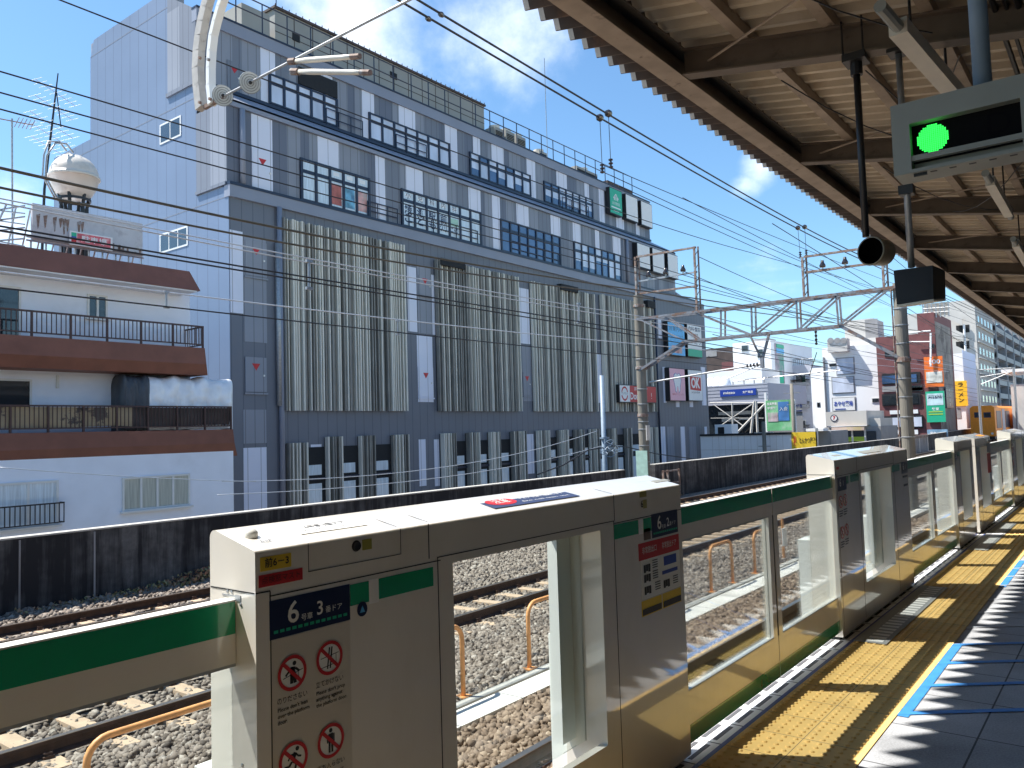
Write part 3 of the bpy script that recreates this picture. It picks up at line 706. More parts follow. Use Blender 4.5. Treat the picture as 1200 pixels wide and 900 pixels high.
plate(F, H, 'red_notice', 1.1, 1.45, .8, 1.1, M['red']); plate(F, H, 'door_number_sign', 1.15, 1.5, 1.12, 1.24, M['navy'])
T = Face((XF-.012,13.12,TOPF+.0025),(0,1,0),sv); mb = MB(); T.plate(mb, .9, 1.35, .03, .155, .0012); obj('caution_board', mb, M['orange'], H)
H4 = housing(17.25, 19.7, 17.98, 19.0, 'screen door housing next beyond the close pair of short housings'); stickers(H4, 17.25, 19.7, 19.0, ('3','3'))
for i, (a, c) in enumerate(GATES[5:], 1):
    w = ('fifth','sixth','seventh','eighth','ninth')[i-1]
    housing(a, c, a+.73, c-.71, 'small distant cream screen door housing, '+w+' of the row from the camera')
housing(-3.79, -1.34, -3.0, -2.1, 'cream screen door housing at the start of the row, before the first green railed leaf')

# --- door leaves
def leaf(y0, y1, xc, label, stile_at, glass_to=.32, top=1.238):
    """stile_at: 1 = free edge at y1, -1 = free edge at y0"""
    t = thing('sliding_door_leaf', label, 'door leaf', (xc,(y0+y1)/2,.05), 'sliding leaves of the screen doors')
    x0, x1 = xc-.022, xc+.022; bar = top-.163
    mb = MB(); mb.box(x0,x1,y0,y1,bar,top); obj('top_rail', mb, M['cream'], t)
    mb = MB(); mb.box(x0-.001,x1+.001,y0,y1,top,top+.004); obj('rail_cap', mb, M['cream2'], t)
    mb = MB(); mb.box(x1,x1+.0012,y0+.001,y1-.001,top-.085,top-.001); obj('green_stripe', mb, M['green'], t)
    mb = MB(); mb.box(x0,x1,y0,y1,.066,glass_to); obj('bottom_panel', mb, M['cream'], t)
    mb = MB(); mb.box(x1,x1+.0012,y0+.001,y1-.001,.068,.158); obj('green_stripe', mb, M['green'], t)
    s0, s1 = (y1-.075, y1-.008) if stile_at > 0 else (y0+.008, y0+.075)
    mb = MB(); mb.box(x0,x1,s0,s1,glass_to,bar); obj('stile', mb, M['cream'], t)
    mb = MB(); e = y1-.008 if stile_at > 0 else y0; mb.box(x0+.004,x1-.004,e,e+.008,.06,top); obj('rubber_edge', mb, M['seam'], t)
    g0, g1 = (y0, s0) if stile_at > 0 else (s1, y1)
    mb = MB(); mb.box(xc-.004,xc+.004,g0,g1,glass_to,bar); obj('glass_pane', mb, M['glass'], t)
    for za in (glass_to, bar-.008): mb = MB(); mb.box(x1-.004,x1,g0,g1,za,za+.008); obj('glazing_bead', mb, M['steel'], t)
    return t
leaf(-.03, 1.258, -1.95, 'sliding glass door leaf with a green stripe on its rail, closest to the camera', -1, .3, 1.222)
leaf(-1.34, -.04, -1.95, 'sliding door leaf paired with the closest green railed leaf', 1, .3, 1.222)
leaf(3.745, 5.06, -1.88, 'wide glass door leaf with the blue tape mirrored in it, next to the nearest housing', 1)
leaf(5.07, 6.355, -1.88, 'glass door leaf meeting the second housing, its lower panel glowing yellow with reflections', -1)
for (a, c), labs in zip(((8.835,11.445),(14.655,17.245),(19.705,22.295),(24.755,27.395),(29.855,32.495),(34.955,37.495)),
        (('narrow looking glass door leaf just past the second housing','glass door leaf touching the close pair of short housings'),
         ('glass door leaf starting at the housing with orange labels','glass door leaf next before the third full length housing'),
         ('small door leaf right after the third full length housing','small door leaf in front of the fifth housing'),
         ('tiny far door leaf after the fifth housing','tiny far door leaf before the sixth housing'),
         ('tiny far door leaf after the sixth housing','tiny far door leaf before the seventh housing'),
         ('tiny far door leaf after the seventh housing','tiny far door leaf before the eighth housing'))):
    m_ = (a+c)/2; leaf(a, m_-.005, -1.88, labs[0], 1); leaf(m_+.005, c, -1.88, labs[1], -1)
# ================================================================== CANOPY over the platform
SLP = .18
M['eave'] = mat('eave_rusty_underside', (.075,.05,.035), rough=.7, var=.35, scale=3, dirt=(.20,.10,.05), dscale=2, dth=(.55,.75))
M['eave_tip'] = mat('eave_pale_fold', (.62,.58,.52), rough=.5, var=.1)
def zsheet(x): return 5.42-SLP*(x+3.97)
def zbeam(x): return 4.80-SLP*(x+3.07)
CAN = thing('platform_canopy', 'tall brown steel platform canopy with a cream folded metal roof and saw toothed edge', 'canopy', (0,0,0))
mb = MB(); PIT = .233; A = .14
prof_c = [(0,-A),(.012,-A),(.088,A),(.098,A)]
zz = []
k = 0; y = -40.0
while y < 90:
    for a, h in prof_c: zz.append((y+a*PIT/.175 if 0 else y+a*PIT/.175, h))
    y += PIT
xe, xi = -3.93, 3.6
n0 = len(zz)
P = []
xs_ = -3.16; zi = []; y = -40.0
while y < 90:
    for a, h in ((0,-.10),(.045,-.10),(.085,.06),(.125,.06)): zi.append((y+a*PIT/.175, h))
    y += PIT
for (yy, h) in zi: P += [(xs_,yy,zsheet(xs_)+h),(xi,yy,zsheet(xi)+h),(xs_,yy,zsheet(xs_)+h+.006),(xi,yy,zsheet(xi)+h+.006)]
Fc = []
for i in range(len(zi)-1):
    a, b_ = 4*i, 4*i+4
    Fc += [(a,a+1,b_+1,b_),(a+2,b_+2,b_+3,a+3),(a,b_,b_+2,a+2)]
mb.faces(P, Fc)
obj('roof_sheet', mb, M['sheet'], CAN)
# dirty outer end of the sheet beyond the edge beam: rust stained below, steep fold faces coloured pale to imitate sunlight
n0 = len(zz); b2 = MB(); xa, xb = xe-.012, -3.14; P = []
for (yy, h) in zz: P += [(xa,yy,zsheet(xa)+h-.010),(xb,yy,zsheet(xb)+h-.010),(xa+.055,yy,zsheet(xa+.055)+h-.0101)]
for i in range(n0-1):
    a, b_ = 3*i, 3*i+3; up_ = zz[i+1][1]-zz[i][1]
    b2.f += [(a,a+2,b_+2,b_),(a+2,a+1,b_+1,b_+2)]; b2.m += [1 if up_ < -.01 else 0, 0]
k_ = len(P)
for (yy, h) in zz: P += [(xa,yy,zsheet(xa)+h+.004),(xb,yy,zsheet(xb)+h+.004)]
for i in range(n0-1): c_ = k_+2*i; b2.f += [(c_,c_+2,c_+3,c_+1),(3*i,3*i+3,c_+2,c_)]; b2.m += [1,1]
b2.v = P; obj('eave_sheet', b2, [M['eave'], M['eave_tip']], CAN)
b2 = MB(); b2.faces([(3.6,-40,zsheet(3.6)),(11,-40,zsheet(3.6)+1.3),(11,90,zsheet(3.6)+1.3),(3.6,90,zsheet(3.6)),(3.6,-40,zsheet(3.6)+.1),(11,-40,zsheet(3.6)+1.6),(11,90,zsheet(3.6)+1.6),(3.6,90,zsheet(3.6)+.1)],[(0,3,2,1),(4,5,6,7),(0,1,5,4),(1,2,6,5),(2,3,7,6),(3,0,4,7)]); obj('far_roof_slope', b2, M['sheet'], CAN)
# overlap lips of the sheets read as fine shadow lines: lap strips under each valley
mb = MB()
# outer edge channel
z0 = zbeam(-3.12)
mb.box(-3.20,-3.02,-40,90,z0-.02,z0); mb.box(-3.20,-3.185,-40,90,z0,z0+.30); mb.box(-3.185,-3.06,-40,90,z0+.285,z0+.30)
obj('edge_beam', mb, M['beam'], CAN)
mb = MB(); mb.box(-3.205,-3.02,-40,90,z0-.026,z0-.0205); obj('edge_beam_flange', mb, M['purlin'], CAN)
def sloped_I(y, x0=-3.02, x1=3.6, h=.24, w=.14):
    b1 = MB(); d = .016
    def strip(xa, xb, ya, yb, za, zb):
        return b1.faces([(xa,ya,zbeam(xa)+za),(xb,ya,zbeam(xb)+za),(xb,yb,zbeam(xb)+za),(xa,yb,zbeam(xa)+za),(xa,ya,zbeam(xa)+zb),(xb,ya,zbeam(xb)+zb),(xb,yb,zbeam(xb)+zb),(xa,yb,zbeam(xa)+zb)],
            [(0,3,2,1),(4,5,6,7),(0,1,5,4),(1,2,6,5),(2,3,7,6),(3,0,4,7)])
    strip(x0,x1,y-w/2,y+w/2,0,d); strip(x0,x1,y-.008,y+.008,d,h-d); strip(x0,x1,y-w/2,y+w/2,h-d,h)
    return b1
BY = [-12.6+3.2*k for k in range(31)]
p0 = obj('cross_beam', sloped_I(BY[0]), M['beam'], CAN)
for y in BY[1:]:
    c = p0.copy(); COL.objects.link(c); c.parent = CAN; c.location.y = y-BY[0]
def cz(x0, x1, y0, y1):
    """a cold formed channel purlin following the roof slope between two bays"""
    return x0
for x in (-2.45,-1.75,-1.05,-.35,.35,1.05,1.75,2.6,3.4):
    zb = zbeam(x)+.24; mb = MB()
    mb.box(x-.045,x+.045,-40,90,zb+.002,zb+.012); mb.box(x+.033,x+.045,-40,90,zb+.012,zb+.10)
    zt = zsheet(x)-.104
    mb.box(x-.045,x+.045,-40,90,zt-.01,zt); mb.box(x-.045,x-.033,-40,90,zb+.012,zt-.01)
    obj('purlin', mb, M['purlin'], CAN)
# diagonal brace rods with turnbuckles
for y in (6.6, 9.8, 13.0, 16.2):
    mb = MB(); mb.tube((-2.95,y+.12,zbeam(-2.95)+.12), (.9,y-3.0,zbeam(.9)+.16), .011, 6); mb.tube((-1.5,y-1.02,zbeam(-1.5)+.135),(-1.15,y-1.31,zbeam(-1.15)+.14),.02,6)
    mb.box(-2.99,-2.80,y+.02,y+.2,zbeam(-2.9)+.10,zbeam(-2.9)+.112)
    obj('brace_rod', mb, M['purlin'], CAN)
# conduits and cable runs along the bays
mb = MB()
for x, r in ((-.62,.02),(-.55,.014),(-.48,.02),(.05,.03),(.13,.022),(.22,.03),(.62,.02),(.72,.028),(1.3,.03),(1.42,.02)):
    mb.tube((x,-4,zbeam(x)+.20), (x,90,zbeam(x)+.20), r, 6)
obj('cable_conduit', mb, M['black_metal'], CAN)
mb = MB()
for x, r in ((-.42,.022),(.32,.025),(.83,.03)): mb.tube((x,-4,zbeam(x)+.19), (x,90,zbeam(x)+.19), r, 6)
obj('pale_conduit', mb, M['purlin'], CAN)
# sagging thin wires below the sheets
mb = MB()
for (xa, ya, xb, yb) in ((-2.3,7.0,-1.2,9.6),(-1.6,7.0,-.9,9.6),(-.9,6.9,-1.9,9.7),(-2.0,4.0,-1.0,6.4),(-.4,7.2,-1.4,9.7),(-2.2,10.2,-1.2,12.8),(-.8,10.2,-1.9,12.9)):
    za, zb2 = zbeam(xa)+.02, zbeam(xb)+.02
    mb.path([(xa+(xb-xa)*t, ya+(yb-ya)*t, za+(zb2-za)*t-.16*4*t*(1-t)) for t in (0,.2,.4,.6,.8,1)], .006, 5)
obj('slack_cable', mb, M['black_metal'], CAN)

# far columns of the canopy, along the middle of the platform
for i, y in enumerate(BY[6::3]):
    t = thing('canopy_column', 'brown steel canopy column standing along the middle of the platform', 'column', (3.1,y,0), 'canopy columns')
    mb = MB(); mb.box(2.97,3.23,y-.13,y+.13,0,zbeam(3.1)); obj('shaft', mb, M['beam'], t)
    mb = MB(); mb.box(2.9,3.3,y-.2,y+.2,0,.03); obj('base_plate', mb, M['beam'], t)

# fluorescent battens and round pipe
def batten(u0, v0, u1, v1, z, label, w=.11):
    a, c = S(u0,v0,'z',z), S(u1,v1,'z',z); d = (c-a).normalized()
    t = thing('light_batten', label, 'lamp', a, 'fluorescent lamps under the canopy')
    b1 = MB(); b1.bar(a, c, w, .10); obj('housing', b1, M['lamp'], t)
    for q0, q1 in ((a-d*.35, a), (c, c+d*.25)): b1 = MB(); b1.tube(q0, q1, .038, 10); obj('lamp_holder', b1, M['greysign'], t)
    b1 = MB(); mid = (a+c)/2
    for q in (a+(c-a)*.2, a+(c-a)*.8): b1.tube(q+Vector((0,0,.04)), q+Vector((0,0,zbeam(q.x)+.22-q.z)), .01, 6)
    obj('hanger', b1, M['black_metal'], t)
batten(1052, 31, 1122, 112, 4.15, 'cream fluorescent lamp batten hanging above the green lit signal box')
batten(1160, 212, 1182, 250, 4.15, 'cream fluorescent lamp batten seen below the corner of the signal box', .09)
batten(1190, 285, 1215, 330, 4.1, 'cream lamp batten at the edge of the picture under the far bays', .09)

# signal box with the green aspect
YS = 3.6
A0, A1 = S(1043,125,'y',YS), S(1047,207,'y',YS)
x0, z1, z0 = A0.x, A0.z, A1.z
SB = thing('departure_signal_box', 'grey hanging signal box with a round green light and a dark letter D', 'signal', (x0+.4,YS,z0))
F = Face((x0,YS,0),(1,0,0),(0,0,1))
x1 = x0+.62
sx0, sx1, sz0, sz1 = .068, .458, z0+.05, z1-.092
mb = MB()
mb.box(x0,x1,YS,YS+.16,sz1,z1); mb.box(x0,x1,YS,YS+.16,z0,sz0-.035); mb.box(x0,x0+sx0,YS,YS+.16,sz0-.035,sz1); mb.box(x0+sx1,x1,YS,YS+.16,sz0-.035,sz1)
mb.box(x0+sx0,x0+sx1,YS+.06,YS+.16,sz0-.035,sz1)
obj('signal_case', mb, M['greysign'], SB)
mb = MB(); mb.box(x0+sx0,x0+sx1,YS+.045,YS+.06,sz0,sz1); obj('display_screen', mb, mat('display_black', (.006,.006,.007), rough=.9, var=0, spec=.1), SB)
mb = MB(); mb.box(x0+sx0,x0+sx1,YS+.006,YS+.03,sz0-.0,sz0+.022); obj('screen_ledge', mb, M['greysign'], SB)
c = S(1093,162,'y',YS+.044); R_ = .0575
mb = MB(); st = .0078
for i in range(-8, 9):
    for j in range(-8, 9):
        a, b_ = i*st, j*st
        if a*a+b_*b_ < R_*R_: mb.box(c.x+a-.0029,c.x+a+.0029,YS+.041,YS+.0448,c.z+b_-.0029,c.z+b_+.0029)
obj('green_light', mb, M['led'], SB)
text('unlit_letter', 'D', .13, (c.x+.235,YS+.0440,c.z-.002), (1,0,0), (0,0,1), SB, mat('unlit_led', (.008,.008,.010), rough=1, var=0, spec=0))
mb = MB()
for k in range(6): mb.box(x0+.13+.07*k,x0+.155+.07*k,YS+.03,YS+.045,z0-.001,z0)
mb.box(x0+.07,x0+.12,YS+.02,YS+.03,z0-.012,z0); obj('vent_grille', mb, M['black'], SB)
mb = MB(); mb.tube((x0+.33,YS+.08,z1-.01),(x0+.33,YS+.08,zsheet(x0+.33)-.1), .034, 14); obj('hanging_pipe', mb, M['paleblue'], SB, smooth=True)

# horn loudspeaker on a dark pole, and black box on a grey pole, hung from the second beam
YB = 6.6
p = S(1003,70,'y',YB); q = S(1019,280,'y',YB)
t = thing('horn_loudspeaker', 'round black loudspeaker at the lower end of a dark hanging pole', 'loudspeaker', q)
mb = MB(); mb.path([(p.x,YB,zbeam(p.x)+.02),(p.x,YB,q.z+.02)], .026, 10); obj('drop_pole', mb, M['black_metal'], t, smooth=True)
mb = MB(); mb.box(p.x-.085,p.x+.085,YB-.09,YB+.09,zbeam(p.x)-.06,zbeam(p.x)-.002); mb.tube((p.x,YB,zbeam(p.x)-.16),(p.x,YB,zbeam(p.x)-.05),.045,10)
for s in (-.075,.075): mb.tube((p.x+s,YB-.08,zbeam(p.x)-.03),(p.x+s,YB-.08,zbeam(p.x)+.27),.008,6)
obj('pole_clamp', mb, M['black_metal'], t)
c0 = S(1020,294,'y',YB-.14); ax = Vector((.30,1,.02)).normalized()
mb = MB(); mb.lathe([(.100,.0),(.108,.0),(.112,.012),(.108,.03),(.105,.06),(.10,.18),(.085,.2),(0,.205)], c0, ax, 28); obj('speaker_shell', mb, mat('speaker_tan', (.20,.17,.12), rough=.4, var=.1), t, smooth=True)
mb = MB(); mb.lathe([(.100,.004),(.095,.05),(.085,.14),(.04,.15),(0,.145)], c0, ax, 28); obj('horn_mouth', mb, mat('horn_black', (.004,.004,.004), rough=1, var=0, spec=0), t, smooth=True)
q = S(1068,312,'y',YB)
t = thing('camera_monitor_box', 'angular black box at the lower end of a grey hanging pole', 'monitor', q)
pt = S(1066,225,'y',YB)
mb = MB(); mb.path([(q.x,YB,zbeam(q.x)+.02),(q.x,YB,q.z-.01)], .024, 10); obj('drop_pole', mb, M['steel'], t, smooth=True)
for q_ in ((.05,.05,pt.z-.02,pt.z+.05),(.07,.08,zbeam(q.x)-.03,zbeam(q.x)-.001)): mb = MB(); mb.box(q.x-q_[0],q.x+q_[0],YB-q_[1],YB+q_[1],q_[2],q_[3]); obj('pole_clamp', mb, M['black_metal'], t)
a, b_, c_, d_ = S(1047,317,'y',YB-.12), S(1093,311,'y',YB-.12), S(1094,350,'y',YB-.16), S(1051,357,'y',YB-.16)
mb = MB()
bk = Vector((.03,.30,0)); P = [d_, c_, b_, a]; Q = [v+bk for v in P]; Q[0] = Q[0]+Vector((0,0,.03)); Q[1] = Q[1]+Vector((0,0,.03))
mb.faces(P+Q, [(3,2,1,0),(4,5,6,7),(0,1,5,4),(1,2,6,5),(2,3,7,6),(3,0,4,7)]); obj('monitor_case', mb, M['black_metal'], t)
mb = MB(); n_ = (b_-a).cross(d_-a).normalized()
if n_.y > 0: n_ = -n_
g_ = [a+(c_-a)*.09, b_+(d_-b_)*.09, c_+(a-c_)*.09, d_+(b_-d_)*.09]; mb.poly([v+n_*.003 for v in g_]); obj('monitor_screen', mb, M['black'], t)
mb = MB(); mb.faces([d_+Vector((0,0,-.002)), c_+Vector((0,0,-.002)), Q[1]+Vector((.0,0,-.002)), Q[0]+Vector((0,0,-.002)), d_+Vector((0,0,-.016)), c_+Vector((0,0,-.016)), Q[1]+Vector((0,0,-.016)), Q[0]+Vector((0,0,-.016))],
    [(0,3,2,1),(4,5,6,7),(0,1,5,4),(1,2,6,5),(2,3,7,6),(3,0,4,7)]); obj('base_tray', mb, M['lamp'], t)

# ================================================================== OVERHEAD LINE STRUCTURES
YP = 28.6
def ring_bands(t, x, y, r, zs):
    mb = MB()
    for z in zs: mb.lathe([(r+.004,-.02),(r+.012,-.015),(r+.012,.015),(r+.004,.02)], (x,y,z), (0,0,1), 16)
    obj('pole_band', mb, M['steel'], t)
def pole(x, y, r0, r1, z0, z1, label, bands, name='concrete_pole', m=None):
    t = thing(name, label, 'pole', (x,y,z0), None)
    mb = MB(); mb.path([(x,y,z0),(x,y,z1)], [r0,r1], 20); obj('pole_shaft', mb, m or M['concrete_pole'], t, smooth=False)
    if bands: ring_bands(t, x, y, r0, bands)
    return t
XP1, XP2 = -15.55, -5.9
t = pole(XP1, YP, .205, .19, -2.2, 6.98, 'thick round concrete pole with steel bands standing at the gap in the black wall', [.3,.95,1.6,1.9,2.6,3.2,4.4,5.0])
mb = MB(); mb.box(XP1+.2,XP1+.23,YP-.18,YP+.1,1.15,1.75); obj('number_plate', mb, M['trough'], t)
mb = MB(); mb.box(XP1-.25,XP1+.25,YP-.26,YP-.21,-.3,.75); obj('green_board', mb, mat('board_mint', (.35,.52,.45), rough=.5), t)
mb = MB()
for z in (2.15, 4.05, 6.55): mb.lathe([(.2,-.06),(.225,-.05),(.225,.05),(.2,.06)], (XP1,YP,z), (0,0,1), 16)
obj('rusty_clamp', mb, M['rust'], t)
t = pole(XP2, YP, .205, .195, -1.3, 6.15, 'thick round concrete pole with many bands between the second and third housings', [1.1,1.75,2.4,3.0,4.15,4.75,5.3])
mb = MB()
for z in (3.62, 6.0): mb.lathe([(.2,-.08),(.235,-.07),(.235,.07),(.2,.08)], (XP2,YP,z), (0,0,1), 16)
mb.tube((XP2-.23,YP-.1,-1.2),(XP2-.23,YP-.1,6.0),.025,6); obj('rusty_clamp', mb, M['rust'], t)
# lattice portal
t = thing('lattice_portal_beam', 'long weathered steel lattice beam spanning the tracks between the two concrete poles', 'portal beam', ((XP1+XP2)/2,YP,4.9))
for dy in (-.22,.22):
    mb = MB(); mb.bar((XP1,YP+dy,6.0),(XP2,YP+dy,6.0),.09,.09); obj('top_chord', mb, M['truss'], t)
    mb = MB(); mb.bar((-13.55,YP+dy,4.92),(-7.8,YP+dy,4.92),.08,.08); obj('bottom_chord', mb, M['truss'], t)
nodes_t = [-14.85,-12.43,-10.75,-9.2,-7.85]
DIAG = [((-12.95,4.95),(-12.43,5.95)),((-14.3,5.95),(-13.0,4.95)),((-13.0,5.95),(-11.0,4.95)),((-9.35,5.95),(-10.85,4.95)),((-7.85,5.95),(-9.15,4.95)),((-6.35,5.95),(-7.8,4.95)),((-12.05,4.95),(-12.0,5.95)),((-10.85,4.95),(-10.83,5.95)),((-9.2,4.95),(-9.2,5.95)),((-7.82,4.95),(-7.85,5.95))]
for (xa, za), (xb, zb2) in DIAG[1:]:
    mb = MB()
    for dy in (-.2,.2): mb.bar((xa,YP+dy,za),(xb,YP+dy,zb2),.055,.055)
    obj('lattice_bar', mb, M['truss'], t)
for (xa, za, xb, zb2) in ((-13.55,4.92,XP1,3.95),(-7.8,4.92,XP2,3.62)):
    mb = MB()
    for dy in (-.16,.16): mb.bar((xa,YP+dy,za),(xb,YP+dy,zb2),.07,.09)
    obj('end_strut', mb, M['truss'], t)
mb = MB(); mb.bar((XP1+.2,YP-.3,5.95),(-13.55,YP-.3,4.97),.05,.05); mb.bar((-11.0,YP,4.9),(-10.6,YP,3.95),.06,.06); mb.bar((-10.3,YP,4.9),(-10.6,YP,3.95),.08,.08); mb.box(-10.66,-10.54,YP-.06,YP+.06,3.7,4.0); obj('hanging_bracket', mb, M['truss'], t)
# pull-off arms under the portal
def insulator(mb, p, d, n=4, r=.06, L=.28, mi=0):
    d = Vector(d).normalized(); p = Vector(p); pr = []
    for k in range(n):
        h = k*L/n
        pr += [(.025,h),(r,h+.015),(r*.9,h+L/n*.45),(.025,h+L/n*.6)]
    mb.lathe(pr, p, d, 10, mi)
t = thing('registration_arm', 'long thin pale arm reaching sideways from below the lattice beam toward the grey building', 'catenary arm', (-10.6,YP,3.8))
mb = MB(); mb.tube((-10.6,YP,3.85),(-15.2,YP,3.45),.035,8); mb.tube((-10.7,YP,3.8),(-12.4,YP,4.15-.9),.02,6); obj('arm_tube', mb, M['steel'], t)
mb = MB(); insulator(mb,(-10.75,YP,3.84),(-1,0,-.085),4,.07,.5); obj('insulator', mb, M['insul_dark'], t)
t = thing('hanging_insulator', 'dark insulator string hanging below the lattice beam near its right hand end', 'insulator', (-8.7,YP,4.9))
mb = MB(); insulator(mb,(-8.65,YP,4.85),(0,0,-1),4,.05,.55); mb.tube((-8.65,YP,4.1),(-8.95,YP,3.3),.015,6); obj('insulator', mb, M['insul_dark'], t)
mb = MB(); mb.tube((-11.6,YP+.1,3.3),(-7.9,YP+.1,3.42),.02,6); obj('arm_tube', mb, M['steel'], t)
# upper steel frames carrying the feeder insulators
def frame(xa, xb, ztop, zlow, zmid, ins, label, m):
    t = thing('feeder_frame', label, 'steel frame', ((xa+xb)/2,YP,6.05), 'steel frames above the lattice beam')
    for x, zb_ in ((xa,zlow[0]),(xb,zlow[1])):
        b1 = MB(); b1.bar((x-.05,YP-.05,zb_),(x-.05,YP-.05,ztop),.07,.07); b1.bar((x+.06,YP+.06,zb_),(x+.06,YP+.06,ztop),.05,.05)
        for k in range(5): zc = zb_+(ztop-zb_)*(k+.5)/5; b1.bar((x-.05,YP-.05,zc-.12),(x+.06,YP+.06,zc+.12),.025,.025)
        obj('upright', b1, m, t)
    for z in (ztop, zmid):
        b1 = MB(); b1.bar((xa,YP,z),(xb,YP,z-.03),.07,.07); obj('cross_bar', b1, m, t)
    b1 = MB(); zi = ins[0]
    b1.bar((xa,YP+.02,zi),(xb,YP+.02,zi+.02),.06,.06); obj('insulator_bar', b1, M['steel'], t)
    for x in ins[1]:
        b1 = MB(); b1.tube((x,YP,zi),(x,YP,zi+.12),.03,8); obj('pin', b1, M['porcelain'], t)
        b1 = MB(); b1.lathe([(.03,0),(.10,.0),(.11,.06),(.06,.16),(.05,.24),(0,.25)],(x,YP,zi+.12),(0,0,1),12); obj('pin_insulator', b1, M['insul_dark'], t, smooth=True)
frame(XP1,-12.98,8.55,(6.98,5.95),7.05,(7.55,(-15.05,-14.3,-13.55)), 'rust red steel frame above the concrete pole beside the grey building', M['rust'])
frame(-8.92,-6.3,7.5,(6.05,6.05),6.95,(6.92,(-8.3,-7.55,-6.8)), 'grey and rust steel frame with three black insulators on the lattice beam near the loudspeaker', M['rust'])

# nearer curved arm with two glass disc insulators (top of the picture)
YC = 5.2
def CP(u, v): return S(u, v, 'y', YC)
t = thing('curved_support_arm', 'pale curved double channel arm hanging into the picture over the building corner', 'catenary arm', CP(262,0))
def channel(uv, w):
    pts = [CP(u,v) for u,v in uv]; b1 = MB()
    for p, q in zip(pts, pts[1:]): b1.bar(p, q+(q-p)*.02, w, .09, up=(0,1,0))
    return b1
out = [(262,-45),(254,-28),(247,-10),(242,8),(238,25),(235,42),(233,60),(232,80),(233,100),(236,127)]
inn = [(280,-45),(272,-28),(265,-10),(259,8),(254,25),(250,42),(248,60),(247,80),(247,100),(249,122)]
obj('outer_channel', channel(out,.125), M['cream2'] if 0 else mat('arm_weathered_white', (.42,.40,.37), rough=.6, var=.15, scale=6, dirt=(.22,.19,.16), dscale=8, dth=(.55,.75)), t)
obj('inner_channel', channel(inn,.065), M['cream2'], t)
top = CP(276,-40); mb = MB(); mb.bar(top+Vector((-.35,0,.05)), top+Vector((3.2,0,.9)), .12, .12); obj('carrier_beam', mb, M['steel'], t)
for u,v in ((240,122),(252,118),(240,70),(250,72)): mb = MB(); mb.lathe([(.0,.0),(.018,0),(.018,.03),(0,.03)], CP(u,v)+Vector((0,-.08,0)), (0,1,0), 8); obj('bolt', mb, M['rust'], t)
mb = MB(); mb.bar(CP(240,126),CP(262,113),.04,.05); obj('bolt_plate', mb, M['rust'], t)
t = thing('disc_insulator_rod', 'steel rod with two round grey glass insulator discs crossing the sky from the curved arm', 'insulator rod', CP(262,112))
a, e = CP(262,112), CP(560,-42)
dr = (e-a).normalized()
mb = MB(); mb.tube(CP(256,116), e, .014, 8); obj('steel_rod', mb, M['steel'], t)
for u, v in ((261,112),(293,97)):
    mb = MB(); ax_ = (dr*.45+(Vector((0,0,EYE))-CP(u,v)).normalized()).normalized()
    rr = [.018,.034,.042,.060,.068,.086,.094,.112,.118]
    for k in range(len(rr)-1): mb.lathe([(rr[k],.010 if k%2 else .022),(rr[k+1],.010 if k%2 else .022)] if 0 else [(rr[k],.022-.001*k-(.012 if k%2 else 0)),(rr[k+1],.022-.001*(k+1)-(.012 if k%2 else 0))], CP(u,v), ax_, 28, k%2)
    mb.lathe([(.118,.006),(.120,.0),(.112,-.014),(.03,-.03),(.02,-.06),(0,-.06)], CP(u,v), ax_, 28, 0); mb.lathe([(0,.05),(.016,.045),(.022,.018),(.022,0)], CP(u,v), ax_, 14, 2)
    obj('insulator_disc', mb, [M['porcelain'], mat('insulator_groove', (.20,.21,.20), rough=.3), M['black_metal']], t)
for uv in (((343,72),(420,66)), ((346,84),(432,85))):
    mb = MB(); p, q = CP(*uv[0]), CP(*uv[1]); mb.path([p, p+(q-p)*.25, p+(q-p)*.8, q], [.022,.03,.026,.022], 10); obj('fitting_tube', mb, M['lamp'], t, smooth=True)
    for a0_, a1_, r_ in ((-.05,.05,.038),(.90,1.02,.030)): mb = MB(); mb.path([p+(q-p)*a0_, p+(q-p)*a1_], r_, 8); obj('fitting_clamp', mb, M['rust'], t)

# ================================================================== WIRES
def wire(x, uv, r, label, m='wire_dark', group='overhead wires', ext=(0,0), name='overhead_wire', n=6):
    pts = [S(u, v, 'x', x) for u, v in uv]
    pts.sort(key=lambda p: p.y)
    # one smooth hanging curve through the surveyed points
    ys, zs = np.array([p.y for p in pts]), np.array([p.z for p in pts])
    cf = np.polyfit(ys, zs, 3 if len(pts) > 6 else 2 if len(pts) > 3 else 1, w=1/(10+ys))
    Yq = np.linspace(ys[0], ys[-1], 28); P = [Vector((x, y, float(np.polyval(cf, y)))) for y in Yq]
    if ext[0]: d = (P[0]-P[1]).normalized(); P.insert(0, P[0]+d*ext[0])
    if ext[1]: d = (P[-1]-P[-2]).normalized(); P.append(P[-1]+d*ext[1])
    mb = MB(); mb.path(P, r, n); o = obj(name, mb, M[m], loc=P[0], smooth=True); tag(o, label, 'wire', group); return o
wire(-11.5, [(67,0),(223,57),(287,84),(395,126),(527,176),(620,213),(710,241),(760,259),(860,291)], .011, 'dark thin wire crossing behind the curved arm and slanting down the grey facade top floors', ext=(6,60))
wire(-11.5, [(0,83),(160,132),(358,189),(470,222),(600,262)], .011, 'uppermost of three thin dark wires crossing the pale side wall and its upper window', ext=(3,45))
wire(-11.5, [(0,108),(160,153),(358,207),(480,240),(600,274)], .011, 'middle one of three thin dark wires crossing the pale side wall', ext=(3,45))
wire(-11.5, [(0,128),(160,170),(358,222),(480,254),(640,294)], .011, 'lowest of three thin dark wires crossing the pale side wall above the white tank', ext=(3,45))
